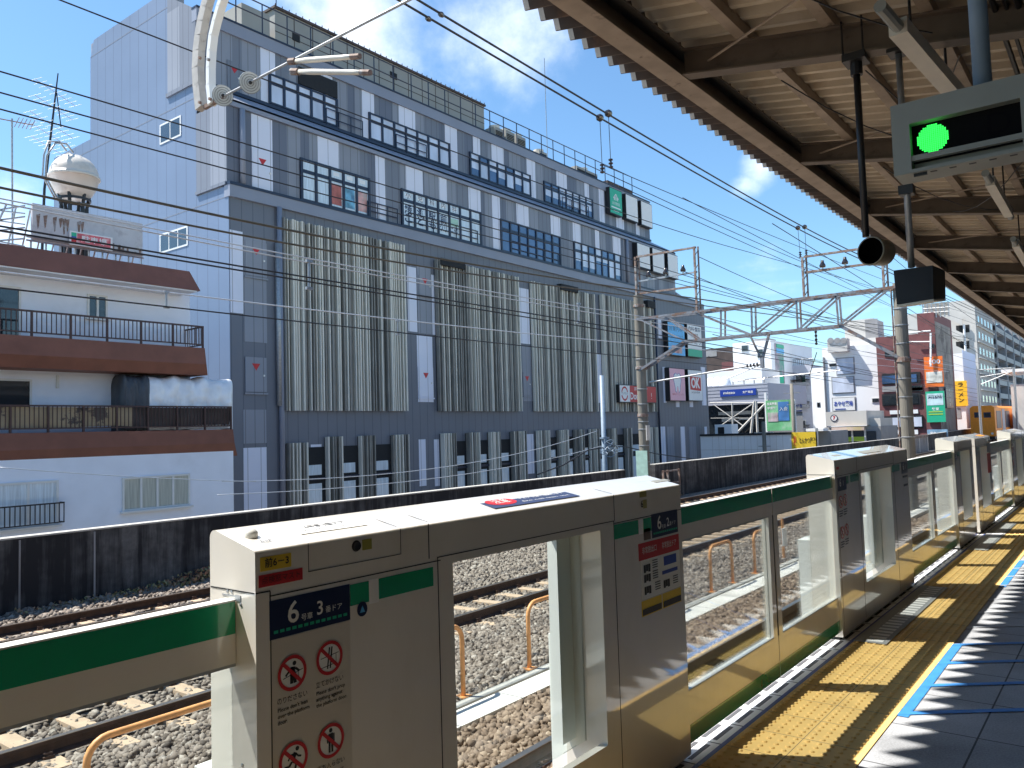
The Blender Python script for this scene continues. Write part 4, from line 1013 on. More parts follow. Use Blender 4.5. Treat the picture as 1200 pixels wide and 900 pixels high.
wire(-9.0, [(0,197),(160,232),(260,253),(358,274),(480,297),(600,317),(740,339)], .017, 'thickest brown cable sweeping over the white spherical tank and the striped louvers', 'wire_copper', ext=(3,50))
wire(-9.0, [(0,220),(160,252),(260,271),(310,280),(480,311),(600,327),(700,342)], .014, 'second thick brown cable just below the thickest one, over the weathered billboard', 'wire_copper', ext=(3,50))
for k, dv in enumerate((0,5)):
    wire(-9.3, [(0,233+dv),(160,263+dv),(260,284+dv),(400,311+dv),(480,324+dv),(600,346+dv),(733,368+dv)], .009, ('upper','lower')[k]+' wire of the pale pair crossing the tops of the striped louvers', 'wire_pale', ext=(3,50))
    wire(-8.85, [(0,265+dv),(160,292+dv),(260,308+dv),(400,332+dv),(480,344+dv),(600,364+dv),(733,386+dv)], .011, ('upper','lower')[k]+' wire of the dark pair crossing the middle of the striped louvers', ext=(3,50))
wire(-13.5, [(0,318),(233,348),(388,366),(480,375),(733,402)], .014, 'single pale wire crossing the brown roof edge and the lower middle of the louvers', 'wire_pale', ext=(3,60))
wire(-13.4, [(0,338),(193,358),(277,368),(400,383),(560,400),(740,418)], .014, 'single dark wire below the pale one, crossing the upper brown balcony railing', ext=(3,60))
wire(-20, [(0,548),(120,556),(233,563),(300,564)], .012, 'pale drooping street wire in front of the lowest white wall of the brown trimmed building', 'wire_pale')
wire(-20, [(260,564),(380,561),(500,550),(600,533),(700,505)], .012, 'upper pale street wire rising along the ground floor louvers', 'wire_pale')
wire(-20, [(255,579),(380,576),(500,558),(620,545),(712,520)], .012, 'lower pale street wire rising along the ground floor louvers', 'wire_pale')
wire(-9.2, [(468,0),(502,22),(580,66),(703,138),(798,193),(933,267),(1000,300)], .020, 'lower thick wire of the dark pair slanting across the open sky beside the canopy', ext=(5,60))
wire(-9.0, [(490,0),(517,17),(600,66),(713,133),(798,186),(943,266),(1005,298)], .020, 'upper thick wire of the dark pair slanting across the open sky beside the canopy', ext=(5,60))
for lab, uv in (('thin wire from the roof railing end down to the steel frame near the loudspeaker', [(705,193),(780,224),(860,258),(943,292),(1010,318)]), ('thin wire passing right below the roof corner of the grey building', [(716,205),(745,220),(800,245),(860,272),(940,307),(1040,345)]),
                ('thin wire leaving the roof corner lowest, under its two neighbours', [(725,215),(760,236),(800,254),(860,278),(945,316),(1045,360)]), ('thin wire from the red steel frame descending past the lattice beam', [(818,300),(880,330),(960,362),(1040,392)]),
                ('thin wire crossing behind the lattice beam toward the white buildings', [(800,318),(870,345),(950,378),(1030,402)]), ('low dark wire crossing the lattice below its middle', [(830,370),(900,388),(960,400),(1040,418)]),
                ('low dark wire crossing in front of the white building with the tall advert strip', [(835,392),(900,408),(960,424),(1030,440)]), ('thin wire over the blue shop sign toward the red brick building', [(830,418),(900,432),(970,446),(1050,458)])):
    wire(-13.2, uv, .013, lab, ext=(0,70))
for lab, x, uv in (('high thin wire in the open sky left of the hanging loudspeaker', -10.5, [(800,232),(860,262),(930,300),(1000,335)]), ('thin wire behind the horn loudspeaker toward the red brick tower', -7.4, [(905,262),(960,296),(1030,340),(1090,378)]), ('thin wire just under the canopy edge ending at the grey apartments', -7.0, [(1000,262),(1050,305),(1100,345),(1150,380)])):
    wire(x, uv, .011, lab, ext=(0,60))
# insulator pairs with hangers on the sky wires
def dropper(u, v, u2, v2, x, label):
    p, q = S(u,v,'x',x), S(u2,v2,'x',x)
    t = thing('wire_hanger', label, 'wire hanger', p, 'hangers between the sky wires')
    mb = MB(); mb.tube(p, q, .008, 5); obj('hanger_wire', mb, M['wire_dark'], t)
    mb = MB(); mb.lathe([(0,-.09),(.05,-.09),(.085,-.03),(.085,.03),(.05,.09),(0,.09)], p, (0,1,0), 10); obj('clamp', mb, M['insul_dark'], t)
    mb = MB(); insulator(mb, q, (0,0,1), 3, .055, .25); obj('insulator', mb, M['insul_dark'], t)
dropper(703,138,706,203,-9.2,'left one of two wire hangers above the green shop sign on the roof corner'); dropper(713,133,716,197,-9.0,'right one of two wire hangers above the green shop sign on the roof corner')
dropper(935,267,938,302,-9.2,'left one of two small wire hangers over the lattice beam'); dropper(943,266,945,300,-9.0,'right one of two small wire hangers over the lattice beam')
for u, v, x, lab in ((502,22,-9.2,'dark wire clamp on the lower sky wire near the top edge'),(517,17,-9.0,'dark wire clamp on the upper sky wire near the top edge')):
    mb = MB(); p = S(u,v,'x',x); mb.lathe([(0,-.06),(.035,-.05),(.05,0),(.035,.05),(0,.06)], p, (0,1,0), 10); tag(obj('wire_clamp', mb, M['insul_dark'], loc=p), lab, 'wire clamp')
for lab, (u, v0, v1), x in (('pale spacer linking the wire pairs in front of the first striped louver', (362,306,338), -9.1), ('dark spacer linking the wire pairs at the gap before the third louver', (678,356,378), -9.1), ('small double spacer on the low wires at the brown building corner', (195,342,360), -13.45), ('pale spacer on the low single wires in front of the second louver', (466,376,392), -13.45)):
    mb = MB(); p, q = S(u,v0,'x',x), S(u,v1,'x',x); mb.tube(p, q, .018, 8); mb.box(p.x-.02,p.x+.02,p.y-.05,p.y+.05,p.z-.02,p.z+.02); mb.box(q.x-.02,q.x+.02,q.y-.05,q.y+.05,q.z-.02,q.z+.02)
    tag(obj('wire_spacer', mb, M['steel'], loc=q), lab, 'wire spacer')
# distant catenary masts
def mast(u, v0, v1, y, label, arm):
    p, q = S(u,v0,'y',y), S(u,v1,'y',y); p = Vector((q.x, y, p.z))
    t = thing('catenary_mast', label, 'catenary mast', (q.x,y,min(q.z,-1.3)), 'distant catenary masts')
    b1 = MB(); b1.tube((q.x,y,min(q.z,-1.3)), p, .13, 10); obj('mast_shaft', b1, M['steel'], t)
    b1 = MB(); b1.tube((q.x,y,p.z-.9),(q.x+arm,y,p.z-.5),.035,6); b1.tube((q.x,y,p.z-1.7),(q.x+arm,y,p.z-.5),.03,6); b1.tube((q.x,y,p.z-.1),(q.x+arm,y,p.z-.1),.035,6); obj('cantilever', b1, M['steel'], t)
mast(1150,432,508,95,'distant pale mast in front of the orange building',3.0)
mast(1193,430,508,105,'distant pale mast at the edge of the picture under the canopy',-3.6)
# tall steel street pole in front of the louvers with coiled cable
p = S(704,440,'x',-19); q = S(709,548,'x',-19)
t = thing('street_pole', 'pale blue steel street pole with a coil of cable in front of the striped louvers', 'street pole', (-19,q.y,-7))
mb = MB(); mb.path([(-19,q.y,-7),(-19,q.y,p.z)], [.14,.10], 12); obj('pole_shaft', mb, M['paleblue'], t, smooth=True)
mb = MB()
for k in range(9):
    c = S(714+rng.uniform(-6,10),523+rng.uniform(-8,8),'x',-19+rng.uniform(-.2,.25)); a0 = rng.uniform(0,6); rr = rng.uniform(.12,.38)
    mb.path([c+Vector((.1*math.sin(a0+i),rr*math.cos(a0+i*PI/5),rr*.7*math.sin(a0+i*PI/5))) for i in range(11)], .018, 5)
mb.box(-19.1,-18.9,q.y-.2,q.y+.3,S(714,514,'x',-19).z,S(714,512,'x',-19).z); obj('cable_coil', mb, M['paleblue'], t)
mb = MB(); 
mb.path([S(712,524,'x',-19),S(690,527,'x',-19),S(660,545,'x',-19),S(630,556,'x',-19)],.03,6); mb.path([S(712,522,'x',-19),S(735,524,'x',-19),S(770,532,'x',-19),S(830,540,'x',-19)],.025,6)
obj('service_cable', mb, M['wire_dark'], t)
for (u, v0, v1, x, lab) in ((897,494,545,-24,'grey street pole in front of the plain white wall by the black parapet'), (932,450,540,-26,'slim concrete street pole between the green advert board and the yellow sign')):
    p = S(u,v0,'x',x); q = S(u,v1,'x',x); t = thing('street_pole', lab, 'street pole', (x,q.y,-7))
    mb = MB(); mb.path([(x,q.y,-7),(x,q.y,p.z)], [.19,.15], 12); obj('pole_shaft', mb, M['concrete_pole'], t, smooth=True)
    mb = MB(); mb.bar((x-.8,q.y,p.z-.9),(x+.8,q.y,p.z-.9),.08,.08); mb.bar((x-.5,q.y,p.z-2),(x+.5,q.y,p.z-2),.08,.08); obj('cross_arm', mb, M['steel'], t)
# ================================================================== GREY COMMERCIAL BUILDING
XB0, XB1, XA1, YS0 = -32.0, -32.1, -34.6, 20.75
def Y(u, v, x=XB0): return S(u, v, 'x', x).y
def Zz(u, v, x=XB0): return S(u, v, 'x', x).z
Z_B, Z_A, Z_R = 13.35, 18.96, 24.35
Z_RF = 22.55            # front edge of the top floor roof
Z_BT = 17.35            # front edge of the terrace floor roof, which slopes up to the foot of the top floor
YE0, YEB, YEA = Y(829,450), Y(791,325,XB1), Y(761,262,XA1)
GB = thing('grey_commercial_building', 'large grey clad commercial building with striped louver screens and white panels', 'building', (-40,45,-7))
mb = MB(); mb.box(-50,XB0,YS0,YE0,-7,Z_B-.1); obj('lower_wall', mb, M['clad_base'], GB)
mb = MB(); mb.box(-37.2,XB0+.001,YS0-.02,YS0,-7,Z_B-.1); mb.box(-50,-37.2,YS0-.02,YS0,-7,18.75)
mb.prism([(-45.4,18.75),(-37.15,18.75),(-37.15,Z_R),(-45.0,Z_R),(-45.4,23.4)], 'y', YS0-.02, YS0)
mb.box(-37.2,-34.58,YS0-.02,YS0,Z_B-.1,Z_A-.1); mb.prism([(-34.58,17.4),(XB1+.05,Z_BT),(-34.58,Z_A-.1)],'y',YS0-.02,YS0)
obj('side_cladding', mb, M['clad_side'], GB)
mb = MB(); mb.box(-45.4,XB1-.1,YS0+.02,YEB,Z_B-.1,Z_BT-.1); mb.box(-45.4,-37.2,YS0+.02,YS0+.9,Z_A-.1,Z_R-.1); mb.box(-45.4,-37.2,YS0+.9,YEA,Z_A-.1,Z_RF-.15); mb.box(-37.2,XA1-.1,YS0+.02,YEA,Z_A-.1,Z_RF-.2); obj('upper_wall', mb, M['clad_mid'], GB)
mb = MB(); mb.prism([(-37.15,Z_A),(XA1,Z_A),(XA1,Z_RF-.1),(-37.15,24.0)],'y',YS0-.04,YS0); mb.box(-34.6,XB1,YS0-.04,YS0,Z_B+.1,Z_BT-.1)
mb.box(-37.15,-36.0,YS0-.045,YS0-.04,Z_A,Z_RF+.55,1); mb.box(-33.4,XB1,YS0-.045,YS0-.04,Z_B+.1,Z_BT-.1,1); obj('side_dark_panel', mb, [M['clad_dark'], M['clad_mid']], GB)
mb = MB()
for z, xa, xb in ((23.45,-45.4,-37.15),(18.1,-48,-34.7),(12.75,-48,XB0)): mb.box(xa,xb,YS0-.026,YS0-.02,z-.025,z+.025)
mb.box(-37.2,XA1,YS0-.12,YS0,Z_A-.2,Z_A); mb.box(-34.6,XB1,YS0-.12,YS0,Z_B-.05,Z_B+.1)
obj('cladding_joint', mb, M['clad_dark'], GB)
for (xa, xb, za, zb) in ((-37.85,-36.0,16.62,17.52),(-37.9,-35.45,11.1,11.95)):
    mb = MB(); mb.box(xa-.06,xb+.06,YS0-.05,YS0-.021,za-.06,zb+.06); w = obj('side_window', mb, M['winframe'], GB)
    mb = MB(); n = 2 if xb-xa < 2 else 3
    for k in range(n): mb.box(xa+(xb-xa)*k/n+.04,xa+(xb-xa)*(k+1)/n-.04,YS0-.056,YS0-.05,za+.03,zb-.03)
    obj('pane', mb, M['darkglass'], w)
# ledges and parapet bands
def ledge(x, y0, y1, z, name='ledge_band'):
    mb = MB(); mb.box(x-.3,x+.16,y0,y1,z-.62,z-.07,0); mb.box(x-.5,x+.20,y0-.02,y1,z-.07,z+.06,1); obj(name, mb, [M['band'], M['bldframe']], GB)
ledge(XB0, YS0-.05, YE0*.5+YEB*.5+1.5, Z_B)
mb = MB(); mb.box(XB1-.3,XB1+.14,YS0+.05,YEB,Z_BT-.32,Z_BT-.02); mb.faces([(XB1+.14,YS0-.03,Z_BT-.02),(XB1+.14,YEB,Z_BT-.02),(XA1+.02,YEB,Z_A-.12),(XA1+.02,YS0-.03,Z_A-.12),(XB1+.14,YS0-.03,Z_BT-.12),(XB1+.14,YEB,Z_BT-.12),(XA1+.02,YEB,Z_A-.3),(XA1+.02,YS0-.03,Z_A-.3)],[(0,1,2,3),(7,6,5,4),(0,4,5,1),(1,5,6,2),(2,6,7,3),(3,7,4,0)]); mb.box(XA1,XA1+.14,YS0-.05,YEA,Z_A-.12,Z_A+.05,1); obj('terrace_roof', mb, [M['band'], M['bldframe']], GB)
mb = MB(); mb.box(XA1-.3,XA1+.12,YS0-.05,YEA,Z_RF-.68,Z_RF-.05,0); mb.box(XA1-.3,XA1+.16,YS0-.07,YEA,Z_RF-.05,Z_RF+.04,1); obj('roof_fascia', mb, [M['band'], M['bldframe']], GB)
mb = MB(); mb.prism([(XA1-.25,Z_RF-.1),(XA1-.25,Z_RF+.02),(-36.6,Z_RF+.7),(-36.6,Z_RF-.1)], 'y', YS0+.1, YEA-.1); mb.box(-45.3,-36.6,YS0+.1,YEA-.1,Z_RF-.1,Z_RF+.7); obj('roof_deck', mb, M['concrete'], GB)
# vertical cladding strips
def strips(x, y0, y1, z0, z1, name):
    mb = MB(); y = y0; last = -1
    while y < y1:
        w = min(rng.choice([.55,.8,1.1,1.4]), y1-y); mi = int(rng.integers(0,3))
        if mi == last: mi = (mi+1) % 3
        last = mi; mb.box(x-.08,x,y,y+w,z0,z1,mi); y += w
    obj(name, mb, [M['clad_dark'], M['clad_deep'], M['clad_mid']], GB)
strips(XA1, YS0, YEA, Z_A+.06, Z_RF-.66, 'top_floor_cladding'); strips(XB1, YS0, YEB, Z_B+.06, Z_BT-.33, 'terrace_floor_cladding')
def white(x, u0, u1, v, z0, z1, mb): mb.box(x, x+.025, Y(u0,v,x), Y(u1,v,x), z0, z1)
mb = MB()
for u0, u1, v in ((305,322,70),(366,389,80),(424,438,120),(467,486,130),(521,535,150),(554,562,165),(576,590,185),(617,627,205),(652,664,215),(685,690,230),(702,708,245),(722,731,262),(745,749,268)):
    mb = MB(); white(XA1, u0, u1, v, Z_A+.07, Z_RF-.67, mb); obj('white_panel', mb, M['clad_white'], GB)
mb = MB()
for u0, u1, v in ((294.5,319,180),(372,397,175),(440,451,215),(475,495,205),(514,523,215),(549,563,240),(577,586,260),(605,619,250),(645,656,260),(671,680,270),(697,702,280),(718,727,290)):
    mb = MB(); white(XB1, u0, u1, v, Z_B+.07, Z_BT-.34, mb); obj('white_panel', mb, M['clad_white'], GB)
def window(x, u0, v0, u1, v1, n, z_sill, pane_m, top=None, label=None, trans=.30, plain=False):
    """u0,v0 = upper corner nearest us, u1,v1 = lower far corner"""
    ya, yb = Y(u0,v0,x), Y(u1,v1,x); zt = top if top else Zz(u0,v0,x)
    mb = MB(); e = .09; P_ = (yb-ya)/n
    d0, d1 = x+.01, x+.10
    mb.box(d0,d1,ya,yb,zt-e,zt); mb.box(d0,d1,ya,yb,z_sill,z_sill+e)
    zt2 = zt-(zt-z_sill)*trans; mb.box(d0,d1-.02,ya,yb,zt2-.09,zt2+.09)
    for k in range(n+1): mb.box(d0,d1+.02,ya+P_*k-.07,ya+P_*k+.07,z_sill,zt)
    w = obj('window', mb, M['bldframe'], GB)
    if label: w['label'] = label
    mb = MB()
    for k in range(n):
        zc = z_sill+e+(zt2-.09-z_sill-e)*(0 if plain else float(rng.choice([0,0,.25,.5,.8]))); a_, c_ = ya+P_*k+.07, ya+P_*(k+1)-.07
        mb.box(x+.01,x+.05,a_,c_,zc,zt2-.09)
        if zc > z_sill+e+.05: mb.box(x+.01,x+.05,a_,c_,z_sill+e,zc,1)
        mb.box(x+.01,x+.05,a_,c_,zt2+.09,zt-e, 1 if not plain and rng.random() < .25 else 0)
    obj('pane', mb, [pane_m, M['blueglass'] if pane_m is not M['blueglass'] else M['darkglass']], w)
    return w, ya, yb, zt, zt2
WA = Zz(432.5,132,XA1); WBt = Zz(352,185,XB1)
window(XA1,315,88,394,151,5,Z_A+.1,M['paleglass'],WA,plain=True); window(XA1,432,132,526,193,7,Z_A+.1,M['paleglass'],WA,plain=True)
window(XA1,550,179,621,232,7,Z_A+.1,M['paleglass'],WA); window(XA1,637,215,694,259,7,Z_A+.1,M['paleglass'],WA)
w1 = window(XB1,352,185,432,253,5,Z_B+.1,M['curtain'],WBt,plain=True); w2 = window(XB1,470,222,563,290,7,Z_B+.1,M['curtain'],WBt,plain=True)
window(XB1,586,258,656,306,7,Z_B+.1,M['blueglass'],WBt,plain=True,label='window row of deep blue glass without blinds'); window(XB1,672,284,727,323,7,Z_B+.1,M['paleglass'],WBt)
# window lettering of the clinic
w, ya, yb, zt, zt2 = w2; P_ = (yb-ya)/7; FB = Face((XB1+.05,ya,0),(0,1,0),(0,0,1)); hz = zt2-Z_B-.2
for k, (a, b) in enumerate((('綾','こ'),('瀬','ど'),('駅','も'),('前','クリ'))):
    FB.text('window_lettering', a, P_*.62, P_*(k+.5), Z_B+hz*.78, w, M['navy'], .004, bold=.02); FB.text('window_lettering', b, P_*.62, P_*(k+.5), Z_B+hz*.42, w, M['navy'], .004, bold=.02, width=P_*.6)
FB.text('window_lettering', 'ニック', P_*.40, P_*4.5, Z_B+hz*.42, w, M['navy'], .004, bold=.02, width=P_*.66)
mb = MB(); FB.rect(mb, P_*4.15, P_*4.85, Z_B+hz*.62, Z_B+hz*.95, .004); obj('window_poster', mb, mat('poster_mint', (.40,.62,.5)), w)
mb = MB()
for k in range(5): FB.rect(mb, P_*(k+.27), P_*(k+.73), zt2+.22, zt-.22, .004)
o = obj('window_notice', mb, M['white'], w)
for k, a in enumerate('小児科内科'): FB.text('notice_lettering', a, .42, P_*(k+.5), (zt2+zt)/2, o, M['navy'], .008)
w, ya, yb, zt, zt2 = w1; P_ = (yb-ya)/5; FB = Face((XB1+.05,ya,0),(0,1,0),(0,0,1))
mb = MB()
for k in range(2,5): FB.rect(mb, P_*(k+.27), P_*(k+.73), zt2+.22, zt-.22, .004)
obj('window_notice', mb, M['white'], w)
pm = [mat('poster_red_brown', (.40,.12,.10), var=.4, scale=2.2), mat('poster_cyan', (.18,.45,.62), var=.6, scale=1.8, dirt=(.03,.08,.25), dscale=1.3), mat('poster_mixed', (.62,.32,.30), var=.5, scale=1.4, dirt=(.12,.4,.35), dscale=1.2)]
for k in range(3):
    mb = MB(); FB.rect(mb, P_*(k+2.14), P_*(k+2.86), Z_B+.3, zt2-.2, .004); obj('window_poster', mb, pm[k], w)
mb = MB(); mb.box(XA1+.02,XA1+.1,Y(349,86,XA1),Y(394,97,XA1),WA+.05,WA+1.0); obj('vent_grille', mb, M['fin_back'], GB)
# terrace railings
for x, z, us in ((XA1+.15,Z_A,((383,425,155),(465,500,190),(660,690,255))),(XB1+.1,Z_B,((431,466,258),(480,560,285),(600,655,300)))):
    for ua, ub, v in us:
        mb = MB(); ya, yb = Y(ua,v,x), Y(ub,v,x)
        for zz_ in (.45,.95): mb.tube((x,ya,z+zz_),(x,yb,z+zz_),.03,6)
        for k in range(4): mb.tube((x,ya+(yb-ya)*k/3,z),(x,ya+(yb-ya)*k/3,z+.95),.03,6)
        obj('terrace_railing', mb, M['bldframe'], GB)
# drain pipes
for x, u, v, z0, z1, m in ((XB1,282,150,Z_B+.1,Z_BT-.35,'band'),(XB0,324,350,3.2,Z_B-2.4,'steel'),(XB0,325,235,-3,Z_B-.6,'band'),(XB0,767,400,-3,Z_B-.6,'bldframe'),(XB1,733,290,Z_B,Z_BT-.3,'band')):
    mb = MB(); y = Y(u,v,x); mb.tube((x+.14,y,z0),(x+.14,y,z1),.13 if m != 'bldframe' else .09,10); obj('drain_pipe', mb, M[m], GB, smooth=True)
# louver screens: random pale fins over a dark backing
def louver(y0, y1, z0, z1, dep=.28, name='louver_screen', pale=.52):
    mb = MB(); mb.box(XB0,XB0+.06,y0,y1,z0,z1,1); y = y0
    while y < y1-.05:
        w = float(rng.choice([.06,.08,.10])); g_ = float(rng.choice([.07,.10,.13,.17])); d = dep*float(rng.choice([.6,.85,1])); mi_ = 0 if rng.random() < pale else 2
        mb.box(XB0+.06,XB0+.06+d,y,min(y+w,y1),z0-.04,z1+.04,mi_); y += w+g_
    return obj(name, mb, [M['fin'], M['fin_back'], M['fin_mid']], GB)
zlb = Zz(474,481)
for (ua, ub, ut, vt) in ((330.5,474,474,290),(512,609,540,312),(624,698,640,335),(706,768,720,350)):
    louver(Y(ua,470), Y(ub,470), zlb, Zz(ut,vt))
for (u0, u1, vt, vb) in ((511,539,303,317),(651,671,333,344),(752,761,352,362)):
    mb = MB(); za, zb = Zz(u1,vb), Zz(u0,vt); mb.box(XB0+.05,XB0+.42,Y(u0,310),Y(u1,310),za,zb); obj('vent_grille', mb, M['fin_back'], GB)
# base wall panels: white, mid grey and service doors
def wp(u0,u1,v0,v1,mi=0):
    mb = MB(); mb.box(XB0,XB0+.02,Y(u0,(v0+v1)/2),Y(u1,(v0+v1)/2),Zz(u0,v1),Zz(u0,v0)); obj('wall_panel', mb, M[('clad_white','clad_mid')[mi]], GB)
for a in ((269.5,284.5,269,366),(477.5,488,312,388),(506,510.5,322,392),(608,620,337,402),(698.5,706,415,472),(285.5,312.5,525,600),(364,377,521,541),(489,507,393,471),(491,499,515,570),(509,514.5,515,570),(613,625.5,509,556),(773,780,500,545),(798,803,500,540),(826,829,500,540),(789,795,404,412),(771,775,372,396),(777,780,430,472),(822,827,430,475),(808,812,470,477),(792,796,470,477)): wp(*a)
for a in ((285,312,276,400),(285,312,480,520),(489,505,312,390),(612,623,405,470),(782,790,500,545),(808,816,500,545)): wp(*a, 1)
def service_door(x, u0, u1, v0, v1, m, mk):
    mb = MB(); ya, yb, za, zb = Y(u0,v1,x), Y(u1,v1,x), Zz(u0,v1,x), Zz(u0,v0,x)
    mb.box(x+.025,x+.055,ya,yb,za,zb); mb.box(x+.025,x+.09,ya-.05,yb+.05,za-.12,za-.04); d = obj('service_door', mb, M[m], GB)
    mb = MB(); c = (ya+yb)/2; zc = za+(zb-za)*.72; r = .22
    mb.poly([(x+.06,c-r,zc+r*.7),(x+.06,c,zc-r*.8),(x+.06,c+r,zc+r*.7)]); obj('red_triangle', mb, M['red'], d)
    mb = MB(); mb.box(x+.055,x+.1,yb-.2,yb-.12,za+(zb-za)*.45,za+(zb-za)*.5); obj('handle', mb, M['winframe'], d)
service_door(XB1,295,319,174,220,'clad_white',0); service_door(XB0,287,312,418,459,'clad_mid',0); service_door(XB0,490,507.5,430,465,'clad_white',0); service_door(XB0,287,312,281,322,'clad_mid',0); service_door(XB0,490,505,322,345,'clad_mid',0); service_door(XA1,266,282,70,104,'clad_dark',0); service_door(XB0,613,622,436,463,'clad_mid',0)
# ground floor: dark glazed bays between striped piers
zg = Zz(474,510)
for (u0, u1) in ((334,357.5),(380,398.5),(419,437.5),(457.5,476.5),(515.5,532.5),(545.5,558.5),(571.5,584),(597.5,614),(627.5,641.5),(652,663.5),(671.5,682.5),(689.5,701.5),(711.5,721),(731,739),(759,769)):
    louver(Y(u0,530), Y(u1,530), -7, zg-(.25 if u0 < 360 else 0), .30, 'louver_pier', .5)
for (u0, u1) in ((357.5,380),(398.5,419),(437.5,457.5),(532.5,545.5),(558.5,571.5),(584,597.5),(641.5,652),(663.5,671.5),(682.5,689.5),(701.5,711.5),(721,731),(739,759)):
    ya, yb = Y(u0,530), Y(u1,530); mb = MB(); mb.box(XB0,XB0+.05,ya,yb,-7,zg-.45); w = obj('shop_window', mb, M['fin_back'], GB)
    mb = MB(); ym = ya+(yb-ya)*.05; ye = ya+(yb-ya)*.80
    mb.box(XB0+.05,XB0+.07,ym,ye,Zz(365,557),Zz(365,545)); mb.box(XB0+.05,XB0+.07,ym,ye,-7,Zz(365,567)); obj('pane', mb, M['curtain'], w)
    mb = MB(); mb.box(XB0+.05,XB0+.12,ya,yb,Zz(365,563),Zz(365,560)); obj('transom', mb, M['steel'] if 0 else M['bldframe'], w)
# projecting tail to the right: lower roof slope
mb = MB(); mb.faces([(-50,YEB,Z_B-.1),(XB0,YEB,Z_B-.1),(XB0,YE0,Z_B-1.2),(-50,YE0,Z_B-1.2),(-50,YEB,Z_B+.4),(XB0-.02,YEB,Z_B+.4),(XB0-.02,YE0-.2,Z_B-.7),(-50,YE0-.2,Z_B-.7)],[(0,3,2,1),(4,5,6,7),(0,1,5,4),(1,2,6,5),(2,3,7,6),(3,0,4,7)]); obj('sloping_parapet', mb, M['band'], GB)
# rooftop: railing, penthouse, plant
xr = XA1+.05; zr1 = Zz(480,86,xr); 
mb = MB(); zr0 = Z_RF+.04; yy = YS0+.6
for z in (zr1, (zr0*.45+zr1*.55)): mb.tube((xr,YS0+.3,z),(xr,YEA-3.5,z),.035,6)
while yy < YEA-3: mb.tube((xr,yy,zr0-.1),(xr,yy,zr1),.035,6); yy += 1.55
obj('roof_railing', mb, M['bldframe'], GB)
xp = -37.6
ya, yb = Y(322,12,xp), Y(567,127,xp); zt = Zz(567,125,xp)
mb = MB(); mb.box(-43,xp,ya,yb,Z_RF+.6,zt); ph = obj('penthouse', mb, M['roofgrey'], GB)
mb = MB(); mb.box(-43.1,xp+.12,ya-.1,yb+.1,zt,zt+.14)
for k in range(40): mb.tube((xp+.06,ya+(yb-ya)*k/39,zt+.14),(xp+.06,ya+(yb-ya)*k/39,zt+.28),.03,5)
obj('roof_trim', mb, M['darkroof'], ph)
mb = MB()
for k in range(1,14): mb.box(xp,xp+.008,ya+(yb-ya)*k/14-.03,ya+(yb-ya)*k/14+.03,Z_RF+.6,zt)
mb.box(xp,xp+.008,ya,yb,Z_RF+2.4,Z_RF+2.45); obj('panel_joint', mb, M['darkroof'], ph)
for q_ in ((ya+1.2,ya+1.7,zt-1.4,zt-.9),(ya+9,ya+9.6,zt-1.0,zt-.6)): mb = MB(); mb.box(xp,xp+.05,*q_); obj('vent_grille', mb, M['fin_back'], ph)
mb = MB(); mb.tube((xp,ya+.1,zt),(xp,ya+.1,zt+3),.03,6); obj('lightning_rod', mb, M['bldframe'], ph)
mb = MB(); mb.box(-41,-37.0,Y(283,8,-37),Y(316,30,-37),Z_RF+.6,Zz(316,18,-37)); obj('roof_hut', mb, M['roofgrey'], GB)
mb = MB()
for k in range(14): mb.lathe([(.0,-.2),(.28,-.2),(.28,.2),(0,.2)], (-44.4+.52*k,YS0+.5,Z_R+.1), (1,0,0), 8)
obj('roof_edge_screen', mb, M['darkroof'], GB)
def ac(u0, u1, v0, v1, label, n=1):
    x = -36.2; ya, yb = Y(u0,v1,x), Y(u1,v1,x); zt = Zz(u0,v0,x)
    t = thing('rooftop_unit', label, 'air conditioner', (x,(ya+yb)/2,Z_R), 'rooftop units behind the roof railing')
    mb = MB(); mb.box(x-.9,x,ya,yb,Z_RF+.6,zt); obj('casing', mb, M['roofgrey'], t)
    mb = MB(); mb.lathe([(0,0),(.42,0),(.42,.22),(.36,.24),(0,.24)], (x-.45,(ya+yb)/2,zt), (0,0,1), 14); obj('fan_cowl', mb, M['lamp'], t)
    mb = MB()
    for k in range(7): mb.box(x,x+.03,ya+.1,yb-.1,Z_RF+.8+k*(zt-Z_RF-1)/7,Z_RF+.86+k*(zt-Z_RF-1)/7)
    obj('grille', mb, M['fin_back'], t)
ac(580,590,148,160,'first rooftop unit beyond the penthouse end, closest to the penthouse'); ac(593,603,152,164,'rooftop unit in the middle of three beside the penthouse end'); ac(606,616,158,168,'rooftop unit farthest from the penthouse end of the three')
ac(632,641,176,182,'small rooftop unit alone behind the railing halfway along the roof'); ac(676,700,194,204,'low wide rooftop unit before the green shop sign')
t = thing('rooftop_slab_unit', 'flat dark rooftop unit behind the railing over the green shop sign', 'rooftop unit', (-36.3,Y(725,215,-36.3),Z_R))
mb = MB(); mb.box(-37.5,-36.2,Y(712,212,-36.2),Y(741,222,-36.2),Z_RF+.6,Zz(712,211,-36.2)); obj('casing', mb, M['darkroof'], t)
p = S(641,165,'x',-37); q = S(641,70,'x',-37)
mb = MB(); mb.tube((-37,p.y,Z_RF+.6),(-37,p.y,q.z),.03,6); tag(obj('roof_antenna_pole', mb, M['steel'], loc=(-37,p.y,Z_R)), 'tall thin pole rising alone from the grey roof into the sky', 'antenna pole')
